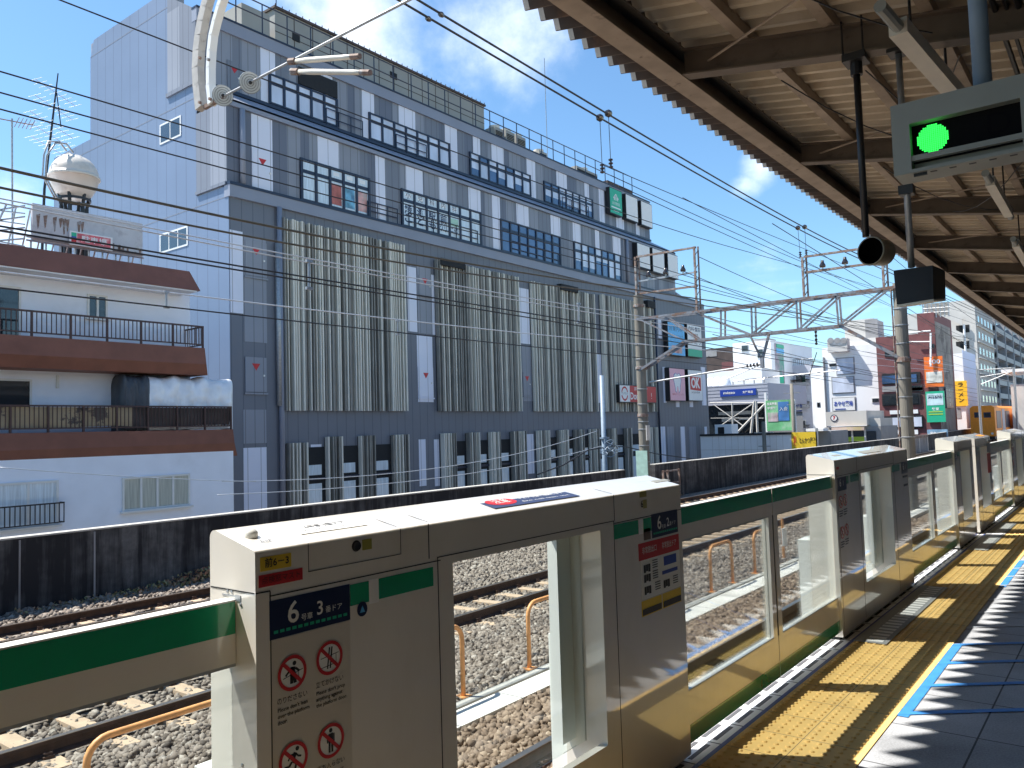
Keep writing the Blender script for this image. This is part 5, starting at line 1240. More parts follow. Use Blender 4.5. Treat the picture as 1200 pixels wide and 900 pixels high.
# ---- signs on the facade
def sign(x, u0, u1, v0, v1, m, label, depth=.45, vref=None, cat='sign', name='wall_sign'):
    ya, yb = Y(u0,(v0+v1)/2,x), Y(u1,(v0+v1)/2,x); za, zb = Zz(u0,v1,x), Zz(u0,v0,x)
    t = thing(name, label, cat, (x,(ya+yb)/2,za))
    mb = MB(); mb.box(x+.02,x+depth,ya,yb,za,zb); obj('sign_case', mb, M['black_metal'], t)
    F_ = Face((x+depth+.002,ya,za),(0,1,0),(0,0,1)); mb = MB(); F_.plate(mb,.08,yb-ya-.05,.06,zb-za-.06,.01); obj('sign_panel', mb, m, t)
    return t, F_, yb-ya, zb-za
t, F_, w, h = sign(XA1,709,723.5,220,250,M['gsign'],'green rooftop height sign with a white emblem on the grey facade')
for k, s in ((0,'幼児教室'),): F_.text('sign_lettering', s, h*.13, w*.5, h*.42, t, M['white'], .014, width=w*.6)
mb = MB(); F_.plate(mb,w*.12,w*.86,h*.24,h*.29,.014,base=.011); F_.plate(mb,w*.3,w*.7,h*.13,h*.17,.014,base=.011); obj('sign_rule', mb, M['white'], t)
mb = MB()
for a in (-.14,0,.14): limb(F_, mb, [(w*.5+w*a,h*.55),(w*.5+w*a*.6,h*.72)], w*.06, .014)
limb(F_, mb, [(w*.30,h*.62),(w*.5,h*.80),(w*.70,h*.62)], w*.05, .014); obj('sign_emblem', mb, M['white'], t)
for u0, u1, v0, v1, x, lab in ((728,742,228,257,XA1,'blank white sign panel right next to the green sign'),(746,759,236,264,XA1,'blank white sign panel at the very end of the top floor'),
        (741,756,285,313,XB1,'blank white sign panel behind the red steel frame, first of the terrace floor'),(759,773,291,319,XB1,'blank white sign panel behind the red steel frame, in the middle of three'),(777,789,297,325,XB1,'blank white sign panel at the far end of the terrace floor')):
    sign(x,u0,u1,v0,v1,M['clad_white'] if 0 else M['white'],lab)
mb_s = [M['skyblue'], M['white'], M['pink'], M['white']]
t, F_, w, h = sign(XB0,777,797,377,416,M['skyblue'],'sky blue clinic sign on the far end of the grey building'); 
F_.text('sign_lettering','台東内科',h*.17,w*.48,h*.80,t,M['navy'],.014,width=w*.78); F_.text('sign_lettering','小児クリニック',h*.11,w*.48,h*.58,t,M['navy'],.014,width=w*.8)
mb = MB(); F_.plate(mb,w*.2,w*.8,h*.08,h*.3,.014,base=.011); obj('sign_picture', mb, pm[2], t)
t, F_, w, h = sign(XB0,800,817,380,418,M['white'],'white clinic sign with three dark lines of writing and a green foot'); 
for k, s in enumerate(('内科·整形','外科','リハビリ')): F_.text('sign_lettering',s,h*.14,w*.5,h*(.86-.2*k),t,M['navy'],.014,width=w*(.8 if k != 1 else .5),bold=.02)
mb = MB(); F_.plate(mb,.08,w-.05,.06,h*.24,.014,base=.011); obj('sign_foot', mb, M['gsign'], t)
t, F_, w, h = sign(XB0,779,797.5,431,470,M['pink'],'pink sign showing a blue outlined tooth')
tooth = [(.30,.78),(.28,.62),(.34,.45),(.37,.30),(.43,.27),(.47,.44),(.52,.44),(.57,.27),(.63,.30),(.66,.45),(.72,.62),(.70,.78),(.60,.84),(.50,.80),(.40,.84)]
mb = MB(); F_.shape(mb,[(w*(.5+(a-.5)*1.12),h*(.56+(b-.56)*1.06)) for a,b in tooth],.013); o = obj('tooth_outline', mb, M['bluesign'], t)
mb = MB(); F_.shape(mb,[(w*a,h*b) for a,b in tooth],.016); obj('tooth', mb, M['white'], o)
F_.text('sign_lettering','歯科クリニック',h*.07,w*.5,h*.2,t,M['red'],.014,width=w*.7)
t, F_, w, h = sign(XB0,801,817.5,433,470,M['white'],'white sign with a red block and the letters OK')
mb = MB(); F_.shape(mb,[(w*.13,h*.36),(w*.72,h*.33),(w*.9,h*.33),(w*.9,h*.76),(w*.13,h*.78)],.013); o = obj('sign_block', mb, M['red'], t); F_.text('sign_lettering','OK',h*.44,w*.5,h*.56,o,M['white'],.016,bold=.04,width=w*.62); F_.text('sign_lettering','全品お買徳',h*.07,w*.5,h*.27,t,M['navy'],.014,width=w*.6)
t, F_, w, h = sign(XB0,717.5,761,451,472,M['red'],'long red sign with white writing mounted across the last striped louver',.62)
mb = MB(); F_.plate(mb,.08,w*.27,.06,h-.06,.014,base=.011); o = obj('sign_logo_panel', mb, M['white'], t)
mb = MB()
for k in range(24):
    c0, c1 = 2*PI*k/24, 2*PI*(k+1)/24
    if abs(math.sin((c0+c1)/2)) > .35: F_.shape(mb,[(w*.135+h*r*math.cos(c),h*.5+h*r*1.1*math.sin(c)) for r,c in ((.28,c0),(.37,c0),(.37,c1),(.28,c1))],.018)
obj('sign_emblem', mb, M['red'], o); F_.text('sign_lettering','サンマルク',h*.17,w*.135,h*.5,o,M['navy'],.018,width=w*.16)
F_.text('sign_lettering','Don1',h*.55,w*.42,h*.36,t,M['white'],.014,width=w*.26,bold=.02); F_.text('sign_lettering','家電の',h*.22,w*.48,h*.78,t,M['white'],.014,width=w*.18); F_.text('sign_lettering','!',h*.5,w*.86,h*.4,t,M['white'],.014)

# ================================================================== BROWN TRIMMED WHITE BUILDING
XR = -25.0; XW = -26.2
def Yb(u, v, x=XR): return S(u, v, 'x', x).y
def Zb(u, v, x=XR): return S(u, v, 'x', x).z
BB = thing('brown_trimmed_building', 'white rendered building with three brown fascia bands and brown balcony railings', 'building', (-30,5,-7))
y0 = -14; yw = Yb(222.5,360,XW); yl = Yb(273.5,545,XR-.12)
mb = MB(); mb.box(-40,XR-.12,y0,yl,-7,Zb(240,520)); mb.box(-40,XW,y0,yw,Zb(240,520),7.2); obj('rendered_wall', mb, M['wallwhite'], BB)
def fascia(zt, zm, zb_, ye_t, ye_b, inset, name='brown_fascia'):
    mb = MB(); P = [(XR,zt),(XR,zm),(XR-inset,zb_),(XW-.2,zb_),(XW-.2,zt)]
    ys = [ye_t, ye_t+.06, ye_b, ye_b-.02, ye_t]
    A_ = [(x,y0,z) for x,z in P]; B_ = [(x,y,z) for (x,z),y in zip(P,ys)]; n = len(P)
    mb.faces(A_+B_, [(i,n+i,n+(i+1)%n,(i+1)%n) for i in range(n)]+[tuple(range(n,2*n)),tuple(range(n))[::-1]])
    return obj(name, mb, M['brown'], BB)
fascia(Zb(240,408), Zb(243,427), Zb(245,439), Yb(240,408), Yb(246,430)+.05, .22)
fascia(Zb(272,503), Zb(281,519), Zb(282,534), Yb(273,503), Yb(282,530), .2)
# mansard eave
zt, zb_ = Zb(222,318,XR-.2), Zb(235,341)
yA, yB = Yb(222,318,XR-.2), Yb(235,341)
mb = MB(); P = [(XR,zb_),(XR-.2,zt),(XR-3.5,zt),(XR-3.5,zb_)]; ys = [yB,yA,yA,yB]
mb.faces([(x,y0,z) for x,z in P]+[(x,y,z) for (x,z),y in zip(P,ys)], [(i,4+i,4+(i+1)%4,(i+1)%4) for i in range(4)]+[(4,5,6,7),(3,2,1,0)]); obj('mansard_roof', mb, M['brown'], BB)
mb = MB(); mb.box(XR-3,XR-.04,y0,yB-.1,zb_-.04,zb_-.002); obj('eave_soffit', mb, M['wallwhite'], BB)
def railing(zb0, zt0, yend, ret, pitch, name='balcony_railing'):
    mb = MB(); x = XR-.08
    mb.box(x-.03,x+.03,y0,yend,zt0-.05,zt0); mb.box(x-.02,x+.02,y0,yend,zb0+.10,zb0+.14)
    y = yend-.03; k = 0
    while y > -3:
        big = k % 8 == 0
        r_ = .028 if big else .011
        mb.box(x-r_,x+r_,y-r_,y+r_,zb0 if big else zb0+.12,zt0-.03); y -= pitch; k += 1
    xx = x
    if ret:
        mb.box(x-ret,x,yend-.03,yend+.01,zt0-.05,zt0); mb.box(x-ret,x,yend-.02,yend+.0,zb0+.1,zb0+.14)
        while xx > x-ret: mb.box(xx-.011,xx+.011,yend-.02,yend+.0,zb0+.12,zt0-.03); xx -= .14
    return obj(name, mb, M['brownrail'], BB)
z2b, z2t = Zb(240,408), Zb(240,382); railing(z2b, z2t, Yb(240,395), 1.55, .135)
z3b, z3t = Zb(272,503), Zb(273,476); r3 = railing(z3b, z3t, Yb(273,490), 1.3, .125)
ysp = Yb(158,490)
mb = MB()
def cloth(ya, yb, m, name):
    n = 60; P = []; x = XR-.14
    for i in range(n+1):
        y = ya+(yb-ya)*i/n
        for j in range(5): P.append((x+.02*math.sin(y*3+j), y, z3b+.14+(z3t-z3b-.20)*j/4+(.03*math.sin(y*1.7) if j in (0,) else 0)))
    F_ = [(5*i+j,5*i+5+j,5*i+6+j,5*i+1+j) for i in range(n) for j in range(4)]
    b1 = MB(); b1.faces(P, F_); return obj(name, b1, m, BB)
cloth(-3, ysp, mat('railing_cloth_painted_shadow', (.42,.33,.21), var=.1, scale=2, rough=.85, dirt=(.11,.09,.08), dscale=.75, dth=(.55,.57)), 'railing_cloth'); cloth(ysp, Yb(272,490), M['netdark'], 'railing_cloth')  # dark patches on the beige cloth are shadows put into its colour
# windows
def bwin(x, u0, u1, v0, v1, n, m, sill=True, name='window'):
    ya, yb, za, zb = Yb(u0,v1,x), Yb(u1,v1,x), Zb(u1,v1,x), Zb(u1,v0,x)
    mb = MB(); d0, d1 = x+.002, x+.06
    mb.box(d0,d1,ya-.06,yb+.06,zb,zb+.06); mb.box(d0,d1,ya-.06,yb+.06,za-.06,za); mb.box(d0,d1,ya-.06,ya,za,zb); mb.box(d0,d1,yb,yb+.06,za,zb)
    for k in range(1,n): y = ya+(yb-ya)*k/n; mb.box(d0,d1,y-.035,y+.035,za,zb)
    if sill: mb.box(d0,d1+.10,ya-.12,yb+.12,za-.12,za-.06)
    w = obj(name, mb, M['winframe'], BB)
    mb = MB(); mb.box(x+.003,x+.03,ya,yb,za,zb); obj('pane', mb, m, w); return ya, yb, za, zb
bwin(XR-.12,145,220,557,590,4,M['curtain_beige'])
ya, yb, za, zb = bwin(XR-.12,-40,65,565,612,3,M['curtain'])
mb = MB(); x = XR+.12; zt_ = Zb(75,588,x); zb2 = Zb(75,612,x); ye = Yb(75,600,x)
mb.box(x-.02,x+.02,y0,ye,zt_-.04,zt_); mb.box(x-.02,x+.02,y0,ye,zb2,zb2+.03); mb.box(x-.3,x,ye-.02,ye+.02,zt_-.04,zt_); mb.box(x-.3,x,ye-.02,ye+.02,zb2,zb2+.03)
y = ye
while y > 2: mb.box(x-.012,x+.012,y-.012,y+.012,zb2,zt_); y -= .13
obj('window_railing', mb, M['black_metal'], BB)
bwin(XW,-60,34,447,480,2,M['darkglass']); bwin(XW,-60,21,339,400,2,M['blueglass'] if 0 else M['darkglass']); bwin(XW,104,123,349,372,2,M['darkglass'])
mb = MB(); y = Yb(67,447,XW); mb.tube((XW+.03,y,Zb(67,440,XW)),(XW+.03,y,Zb(67,455,XW)),.05,6); obj('wall_pipe', mb, M['winframe'], BB)
mb = MB()
for u, v in ((78,325),(174,337)): p = S(u,v,'x',XW); mb.box(XW,XW+.12,p.y-.06,p.y+.06,p.z-.06,p.z+.06)
obj('soffit_lamp', mb, M['black_metal'], BB)
# tarpaulin covered stack on the balcony
def tarp(ya, yb, seed, bumps):
    r_ = np.random.default_rng(seed); n, m_ = 46, 14; P = []
    x0, x1 = XR-1.25, XR-.32; zb0, ztp = z3b+.02, Zb(200,441,XR-.8)
    for i in range(n+1):
        s = i/n; y = ya+(yb-ya)*s
        hh = ztp-.05*(1-math.cos(s*2*PI*bumps))-.10*max(0,(abs(s-.5)-.42)*10)
        for j in range(m_+1):
            a = PI*j/m_; cxx = -math.cos(a); cz_ = math.sin(a)
            x = (x0+x1)/2+(x1-x0)/2*np.sign(cxx)*abs(cxx)**.35; z = zb0+(hh-zb0)*abs(cz_)**.35
            f = .07*abs(math.sin(s*PI*bumps*2+j*.22))+.03*abs(math.sin(s*17-j*.35))-.05
            P.append((x+f, y, z+f*.5))
    b1 = MB(); b1.faces(P, [((m_+1)*i+j,(m_+1)*(i+1)+j,(m_+1)*(i+1)+j+1,(m_+1)*i+j+1) for i in range(n) for j in range(m_)]+[tuple(range(m_+1)),tuple((m_+1)*n+j for j in range(m_+1))[::-1]])
    return b1
t = thing('covered_goods', 'goods under a shiny silver tarpaulin with a dark end cover on the middle balcony', 'tarpaulin', (XR-.8,Yb(200,460),z3b))
obj('silver_sheet', tarp(Yb(166,460,XR-.7),Yb(266,460,XR-.7),3,3), M['tarp'], t, smooth=True); obj('dark_cover', tarp(Yb(139,460,XR-.7),Yb(169,460,XR-.7),5,1), M['tarpdark'], t, smooth=True)
# weathered roof billboard on scaffolding
XBD = -27.0
a, b_, c_, d_ = S(38,237,'x',XBD), S(167,263,'x',XBD), S(169,300,'x',XBD), S(38,282,'x',XBD)
zt, zb_ = (a.z+b_.z)/2, (c_.z+d_.z)/2
t = thing('roof_billboard', 'peeling white billboard with rust streaks and a small red panel on the brown building roof', 'billboard', (XBD,a.y,7.4))
mb = MB(); mb.box(XBD-.12,XBD,a.y,b_.y,zb_,zt); obj('board', mb, M['board'], t)
mb = MB(); F_ = Face((XBD,a.y,zb_),(0,1,0),(0,0,1)); w, h = b_.y-a.y, zt-zb_
for k, (s, l) in enumerate(((.03,.35),(.09,.3),(.17,.36),(.22,.22),(.25,.40),(.28,.3),(.38,.32),(.41,.24))):
    F_.shape(mb,[(w*s,h*.70),(w*(s+.035),h*.74),(w*(s+.022),h*(.70-l)),(w*(s+.012),h*(.66-l))],.006)
for k in range(12): a_ = rng.uniform(.6,.98); F_.rect(mb,w*a_,w*(a_+.02),h*.06,h*rng.uniform(.1,.28),.006)
obj('rust_stain', mb, M['rust'], t)
p, q = S(82,270,'x',XBD+.15), S(132,294,'x',XBD+.15)
mb = MB(); mb.box(XBD+.08,XBD+.15,p.y,q.y,q.z,p.z); rp_ = obj('red_panel', mb, M['white'], t)
F_ = Face((XBD+.15,p.y,q.z),(0,1,0),(0,0,1)); w, h = q.y-p.y, p.z-q.z
mb = MB(); F_.rect(mb,w*.16,w*.95,h*.12,h*.9,.004); obj('panel_red', mb, mat('panel_faded_red', (.62,.13,.15), var=.35, scale=6, dirt=(.75,.6,.6), dscale=4), rp_)
for b0, b1, m in ((.62,.9,M['gsign']),(.4,.62,M['bluesign']),(.12,.4,M['red'])):
    mb = MB(); F_.rect(mb,w*.03,w*.15,h*b0,h*b1,.004); obj('panel_swatch', mb, m, rp_)
F_.text('panel_lettering','駐車場',h*.5,w*.56,h*.5,rp_,M['white'],.008,width=w*.6,bold=.02)
mb = MB()
for y in np.linspace(a.y,b_.y,9): mb.tube((XBD-.1,y,7.2),(XBD-.1,y,zb_),.03,5); mb.tube((XBD-1.2,y,7.2),(XBD-.15,y,zt-.2),.025,5)
for z in (zb_-.06, zb_+.05): mb.tube((XBD+.06,a.y-.2,z),(XBD+.06,b_.y,z),.03,5)
for k in range(4): mb.tube((XBD-.3,a.y-.1,zt-.05-.35*k),(XBD-1.5,a.y-1.3,zt-.35-.3*k),.03,5); mb.tube((XBD-.3,a.y-.1,zt-.3-.35*k),(XBD-1.5,a.y-1.3,zt-.1-.3*k),.025,5)
for dy in (-.5,-1.2): mb.tube((XBD-.9,a.y+dy,7.2),(XBD-.7,a.y+dy*.4,zt),.03,5)
obj('scaffold', mb, M['steel'], t)
# spherical tank on its frame
c = S(87,208,'x',-28.2); r = (S(116,208,'x',-28.2).y-S(58,208,'x',-28.2).y)/2*.95
t = thing('spherical_water_tank', 'cream spherical water tank with a seam on dark legs above the roof billboard', 'water tank', (c.x,c.y,c.z-r*1.4))
pr = [(r*math.cos(a_),r*math.sin(a_)) for a_ in np.linspace(PI/2,0,10)]+[(r*1.03,.0),(r*1.03,-.04),(r*.99,-.05),(r*.90,-r*.45),(r*.72,-r*.78),(r*.5,-r*.95),(0,-r*.98)]
mb = MB(); mb.lathe(pr, c, (0,0,1), 36); obj('tank_shell', mb, M['tank'], t, smooth=True)
mb = MB(); mb.lathe([(r*1.0,.02),(r*1.05,.01),(r*1.05,-.05),(r*1.0,-.06)], c, (0,0,1), 36)
for k in range(1): mb.path([c+Vector((r*1.01*math.cos(a_)*.72,-r*.3+0*a_,r*1.01*math.sin(a_)))*1.0 for a_ in np.linspace(.1,2.2,10)], .018, 5)
obj('tank_band', mb, M['lamp'], t)
mb = MB()
for k in range(6):
    a_ = k*PI/3+.3; e = c+Vector((r*.62*math.cos(a_),r*.62*math.sin(a_),-r*.72)); f_ = c+Vector((r*.5*math.cos(a_),r*.5*math.sin(a_),-r*1.35)); mb.tube(e,f_,.06,6); mb.tube(f_,(f_.x,f_.y,7.2),.07,6)
mb.lathe([(r*.62,-r*.98),(r*.68,-r*.98),(r*.68,-r*1.08),(r*.6,-r*1.08)], c, (0,0,1), 20); obj('tank_stand', mb, M['black_metal'], t)
mb = MB()
for off in (.0,.22): mb.path([c+Vector((.2,-r*.15-off,r*1.02)), c+Vector((.2,-r*.45-off,r*1.35)), c+Vector((.2,-r*.9-off,r*1.25)), c+Vector((.2,-r*1.25-off*.4,r*.6)), c+Vector((.2,-r*1.3-off*.4,-r*.3)), c+Vector((.2,-r*.8-off*.4,-r*1.2))], .03, 6)
obj('feed_pipe', mb, M['steel'], t, smooth=True)
# antennas
p, q = S(52,222,'x',-29.5), S(68,86,'x',-29.5)
t = thing('yagi_antenna_mast', 'leaning lattice of television antennas on a dark mast behind the spherical tank', 'antenna', (-29.5,p.y,7.4))
mb = MB(); mb.path([(-29.5,p.y-.1,7.2),p,p+(q-p)*.62,q], [.05,.045,.035,.02], 6); mb.tube(p+(q-p)*.86, p+(q-p)*.55+Vector((0,.3,0)), .02, 5); obj('mast', mb, M['black_metal'], t)
for s, L in ((.83,1.6),(.7,1.5),(.55,1.7),(.46,1.5),(.36,1.4)):
    mb = MB(); c = p+(q-p)*s; d = Vector((-.25,.9,-.22)).normalized(); e = Vector((.9,.25,0)).normalized()
    mb.tube(c-d*L/2, c+d*L/2, .012, 4)
    for k in range(9): m_ = c+d*(L*(k/8-.5)); mb.tube(m_-e*.32, m_+e*.32, .008, 4)
    obj('yagi_array', mb, M['steel'], t)
p, q = S(15,300,'x',-29), S(14,139,'x',-29)
t = thing('thin_antenna_pole', 'thin grey antenna pole with a short crossbar next to the billboard scaffolding', 'antenna', (-29,p.y,7.4))
mb = MB(); mb.tube((-29,p.y,7.2), q, .03, 6); obj('mast', mb, M['steel'], t)
mb = MB(); c = S(14,143,'x',-29); mb.tube(c+Vector((0,-.4,0)), c+Vector((0,.65,.08)), .02, 5)
for k in range(5): e = c+Vector((0,.15+.12*k,.03+.01*k)); mb.tube(e+Vector((-.2,0,-.1)), e+Vector((.2,0,.12)), .012, 4)
obj('yagi_array', mb, M['rust'], t)
# ================================================================== BUILDINGS FARTHER ALONG THE LINE
def XY(u, v, y): return S(u, v, 'y', y)
class Bld:
    """a far building measured on its face towards us (y = const); x runs along that face"""
    def __init__(s, name, label, y, group=None):
        s.y = y; s.t = thing(name, label, 'building', (XY(900,500,y).x, y, -7), group)
    def X(s, u, v=480, dy=0): return XY(u, v, s.y+dy).x
    def Z(s, v, u=950, dy=0): return XY(u, v, s.y+dy).z
    def vol(s, u0, u1, v, dep, m, name='wall', dy=0, z0=-7, vr=None):
        x0, x1 = s.X(u0,480,dy), s.X(u1,480,dy); mb = MB(); mb.box(x0,x1,s.y+dy,s.y+dy+dep,z0,s.Z(v,(u0+u1)/2,dy)); return obj(name, mb, m, s.t)
    def rect(s, u0, u1, v0, v1, m, name='window', d=.06, frame=None, dy=0, e=.1):
        x0, x1 = s.X(u0,(v0+v1)/2,dy), s.X(u1,(v0+v1)/2,dy); za, zb = s.Z(v1,(u0+u1)/2,dy), s.Z(v0,(u0+u1)/2,dy); y = s.y+dy
        if frame:
            mb = MB(); mb.box(x0-e,x1+e,y-d*.5,y+.02,za-e,zb+e); w = obj(name, mb, frame, s.t); mb = MB(); mb.box(x0,x1,y-d,y-d*.5,za,zb); obj('pane', mb, m, w); return w
        mb = MB(); mb.box(x0,x1,y-d,y+.02,za,zb); return obj(name, mb, m, s.t)
    def face(s, u0, v1, d=.08, dy=0): return Face((s.X(u0,v1,dy),s.y+dy-d,s.Z(v1,u0,dy)),(1,0,0),(0,0,1))
def nsign(name, label, y, u0, u1, v0, v1, m, lines, dy=.0, ink='white', dep=.25, post=False):
    a, c = XY(u0,v1,y), XY(u1,v0,y)
    t = thing(name, label, 'sign', (a.x,y,a.z)); mb = MB(); mb.box(a.x,c.x,y,y+dep,a.z,c.z); obj('sign_panel', mb, m, t)
    F_ = Face((a.x,y,a.z),(1,0,0),(0,0,1)); w, h = c.x-a.x, c.z-a.z
    for s_, sz, cx_, cy_, wd, ik in lines: F_.text('sign_lettering', s_, h*sz, w*cx_, h*cy_, t, M[ik or ink], .02, width=w*wd, bold=.02)
    return t, F_, w, h
# dark roofed low building at the back
b = Bld('dark_roofed_building', 'dark brown low building behind the white wall tops beyond the grey building', 140); b.vol(815,865,408,14,M['darkroof']); b.rect(825,840,411,418,M['greywall'],'parapet'); b.rect(846,862,424,435,M['brick'],'brick_panel')
# shop with the blue sign
b = Bld('station_shop_building', 'low pale lilac shop building with a blue sign band and white V shaped struts', 80)
b.vol(818,901,451,12,M['lilac'],'sign_band',z0=b.Z(470)); b.vol(822,899,470,11,M['darkglass'],'glass_front',dy=1.0)
for v in (452,456,460,464,468): b.rect(826,900,v,v+.35,M['band'],'panel_joint',.02)
mb = MB()
for (u0,v0,u1,v1,r) in ((836,474,872,500,.09),(881,474,840,502,.09),(858,472,859,508,.14),(884,470,880,509,.22),(886,470,888,509,.2),(897,473,862,509,.2),(900,468,901,509,.2),(832,472,900,472,.12),(833,490,895,490,.05)):
    mb = MB(); mb.tube((b.X(u0,v0,-.2),b.y-.2,b.Z(v0,u0,-.2)),(b.X(u1,v1,-.2),b.y-.2,b.Z(v1,u1,-.2)),r*.6,6); obj('white_strut', mb, M['paleapt'], b.t)
for (u0,u1,v0,v1) in ((842,880,482,486),(846,866,489,494),(862,880,490,492)): b.rect(u0,u1,v0,v1,M['paleapt'],'interior_shelf',.05,dy=.9)
mb = MB()
for u in (841,849,857.5): mb.lathe([(0,0),(.7,0),(.75,.5),(.55,1.2),(.2,1.55),(0,1.6)], (b.X(u-8,451,3),b.y+3,b.Z(451)), (0,0,1), 14)
obj('roof_tank', mb, M['bwhite'], b.t, smooth=True)
mb = MB()
for v in (440.5,446): mb.tube((b.X(857,v),b.y+.4,b.Z(v)),(b.X(894,v),b.y+.4,b.Z(v)),.06,5)
for u in (857,870,882,894): mb.tube((b.X(u,445),b.y+.4,b.Z(451)),(b.X(u,445),b.y+.4,b.Z(440.5)),.06,5)
obj('roof_railing', mb, M['steel'], b.t)
b.vol(826,895,434,6,M['bwhite'],'roof_storey',dy=14); 
nsign('blue_shop_sign','long navy blue sign with white lettering on the lilac shop band',79.9,844,885.5,454.8,465,M['bluesign'],[('mizzo',.55,.26,.52,.33,None),('女性専用',.38,.78,.48,.28,None)])
# advert board green and blue
t, F_, w, h = nsign('advert_board','large green and blue advert board on posts by the slim concrete pole',78,899,930,468,505,mat('advert_green',(.16,.48,.22),var=.3,scale=.6,dirt=(.5,.6,.5),dscale=.5,dth=(.5,.7)),[('会員募集',.10,.22,.88,.36,None),('学習塾',.09,.2,.74,.3,None)])
mb = MB(); F_.plate(mb,w*.44,w*.82,h*.32,h*.94,.03,base=.01); o = obj('advert_panel', mb, mat('advert_blue',(.06,.2,.48),var=.4,scale=.8), t); F_.text('sign_lettering','入会',h*.14,w*.63,h*.7,o,M['white'],.04)
mb = MB(); F_.plate(mb,w*.05,w*.42,h*.3,h*.6,.03,base=.01); obj('advert_picture', mb, mat('advert_people',(.5,.4,.42),var=.5,scale=1.2,dirt=(.25,.5,.3),dscale=1.5), t)
mb = MB(); mb.box(F_.o.x-.15,F_.o.x+.05,78.05,78.2,-7,F_.o.z+h+.8); mb.box(F_.o.x+w-.05,F_.o.x+w+.1,78.05,78.2,-7,F_.o.z+h); obj('board_post', mb, M['bwhite'], t)
# plain white wall in front
a, c = XY(822,541,66), XY(927,509,66)
t = thing('plain_white_wall', 'plain white panelled wall with a dark coping between the grey building and the yellow sign', 'wall', (a.x,66,-7))
mb = MB(); mb.box(a.x,c.x,66,66.3,-7,c.z); obj('wall_body', mb, M['bwhite'], t)
mb = MB(); mb.box(a.x,c.x+.05,65.9,66.4,c.z,c.z+.18); obj('coping', mb, M['black_metal'], t)
mb = MB()
for u in np.arange(835,925,7.5): x = XY(u,520,66).x; mb.box(x-.012,x+.012,65.99,66,-7,c.z)
mb.box(a.x,c.x,65.99,66,XY(870,527,66).z,XY(870,527,66).z+.03); obj('panel_joint', mb, M['paleapt'], t)
t = thing('plant_cabinet', 'white framed dark equipment cabinet on the ground behind the plain white wall', 'cabinet', (XY(845,508,70).x,70,c.z))
p, q = XY(838,509,70), XY(857,497,70); mb = MB(); mb.box(p.x,q.x,70,71.5,-7,q.z); obj('casing', mb, M['bwhite'], t); mb = MB(); mb.box(p.x+.3,q.x-.7,69.96,70,p.z,q.z-.25); obj('opening', mb, M['fin_back'], t)
# yellow restaurant sign
t, F_, w, h = nsign('yellow_restaurant_sign','yellow sign with black brush lettering and a red mark beyond the slim pole',66,928,957,506,527,M['yellow'],[('とんかつ屋敷',.36,.62,.5,.62,'black'),('旨',.3,.14,.62,.12,'red'),('焼',.3,.14,.34,.12,'red')])
mb = MB(); mb.box(F_.o.x+w-.1,F_.o.x+w+.05,66.0,66.25,-7,F_.o.z+h+.3); obj('sign_post', mb, M['steel'], t)
b = Bld('small_grey_kiosk','small grey roofed kiosk between the yellow sign and the round 7 logo shop',68); b.vol(957,972,505,5,M['greywall']); b.rect(950,970,502,505,M['bwhite'],'canopy_roof',1.2)
# white building with advert strip and stepped balconies
b = Bld('white_advert_building', 'white building with small square windows and a tall narrow advert strip on its corner', 104)
b.vol(862,907,400,17,M['bwhite']); b.vol(886,904,396.5,3,M['greywall'],'roof_hut',dy=2)
for (u0,u1,v0,v1) in ((869.5,876.5,405,411.5),(888,894,409.5,419),(877,883,437,447)):
    w = b.rect(u0,u1,v0,v1,M['darkglass'],'window',.1,M['winframe'])
x1 = b.X(907); 
def side(b, u0, u1, v0, v1, m, name, x=None, d=.08):
    """panel on the face that looks toward the track"""
    x = x if x is not None else x1; ya, yb = S(u0,(v0+v1)/2,'x',x).y, S(u1,(v0+v1)/2,'x',x).y; za, zb = S((u0+u1)/2,v1,'x',x).z, S((u0+u1)/2,v0,'x',x).z
    mb = MB(); mb.box(x,x+d,ya,yb,za,zb); return obj(name, mb, m, b.t)
side(b,908.5,918,403.5,449,mat('advert_strip_mixed',(.35,.30,.34),var=.5,scale=.5,dirt=(.12,.34,.26),dscale=.28,dth=(.48,.6)),'advert_strip'); 
for v0, v1, m in ((404,408,'gsign'),(409,414,'skyblue'),(440,449,'gsign')): side(b,909,917.5,v0,v1,M[m],'advert_panel',d=.14)
side(b,913,916,453,461,M['darkglass'],'window')
# grey balcony block
b = Bld('grey_balcony_block', 'small grey block of flats with three dark balconies behind the advert strip building', 112)
b.vol(919,953,428,10,mat('flat_grey_lilac',(.46,.47,.53),rough=.8,var=.05)); 
for k, v in enumerate((452,478,505)):
    w = b.rect(933,944,v-12,v-3,M['darkglass'],'window',.1,M['winframe']); b.rect(921,928,v-12,v-6,M['darkglass'],'window',.1,M['winframe']); bl = b.rect(929,949,v-3.5,v,M['greywall'],'balcony',1.1)
    b.rect(929,949,v-7,v-6.4,M['black_metal'],'balcony_rail',1.15)
mb = MB()
for u in np.arange(921,953,2.2): mb.tube((b.X(u,424),b.y+.2,b.Z(428)),(b.X(u,424),b.y+.2,b.Z(420)),.05,4)
mb.tube((b.X(921,420),b.y+.2,b.Z(420)),(b.X(952,420),b.y+.2,b.Z(420)),.06,4); obj('roof_railing', mb, M['steel'], b.t)
b.rect(924,929,421,428,M['bwhite'],'roof_unit',.8,dy=1.5)
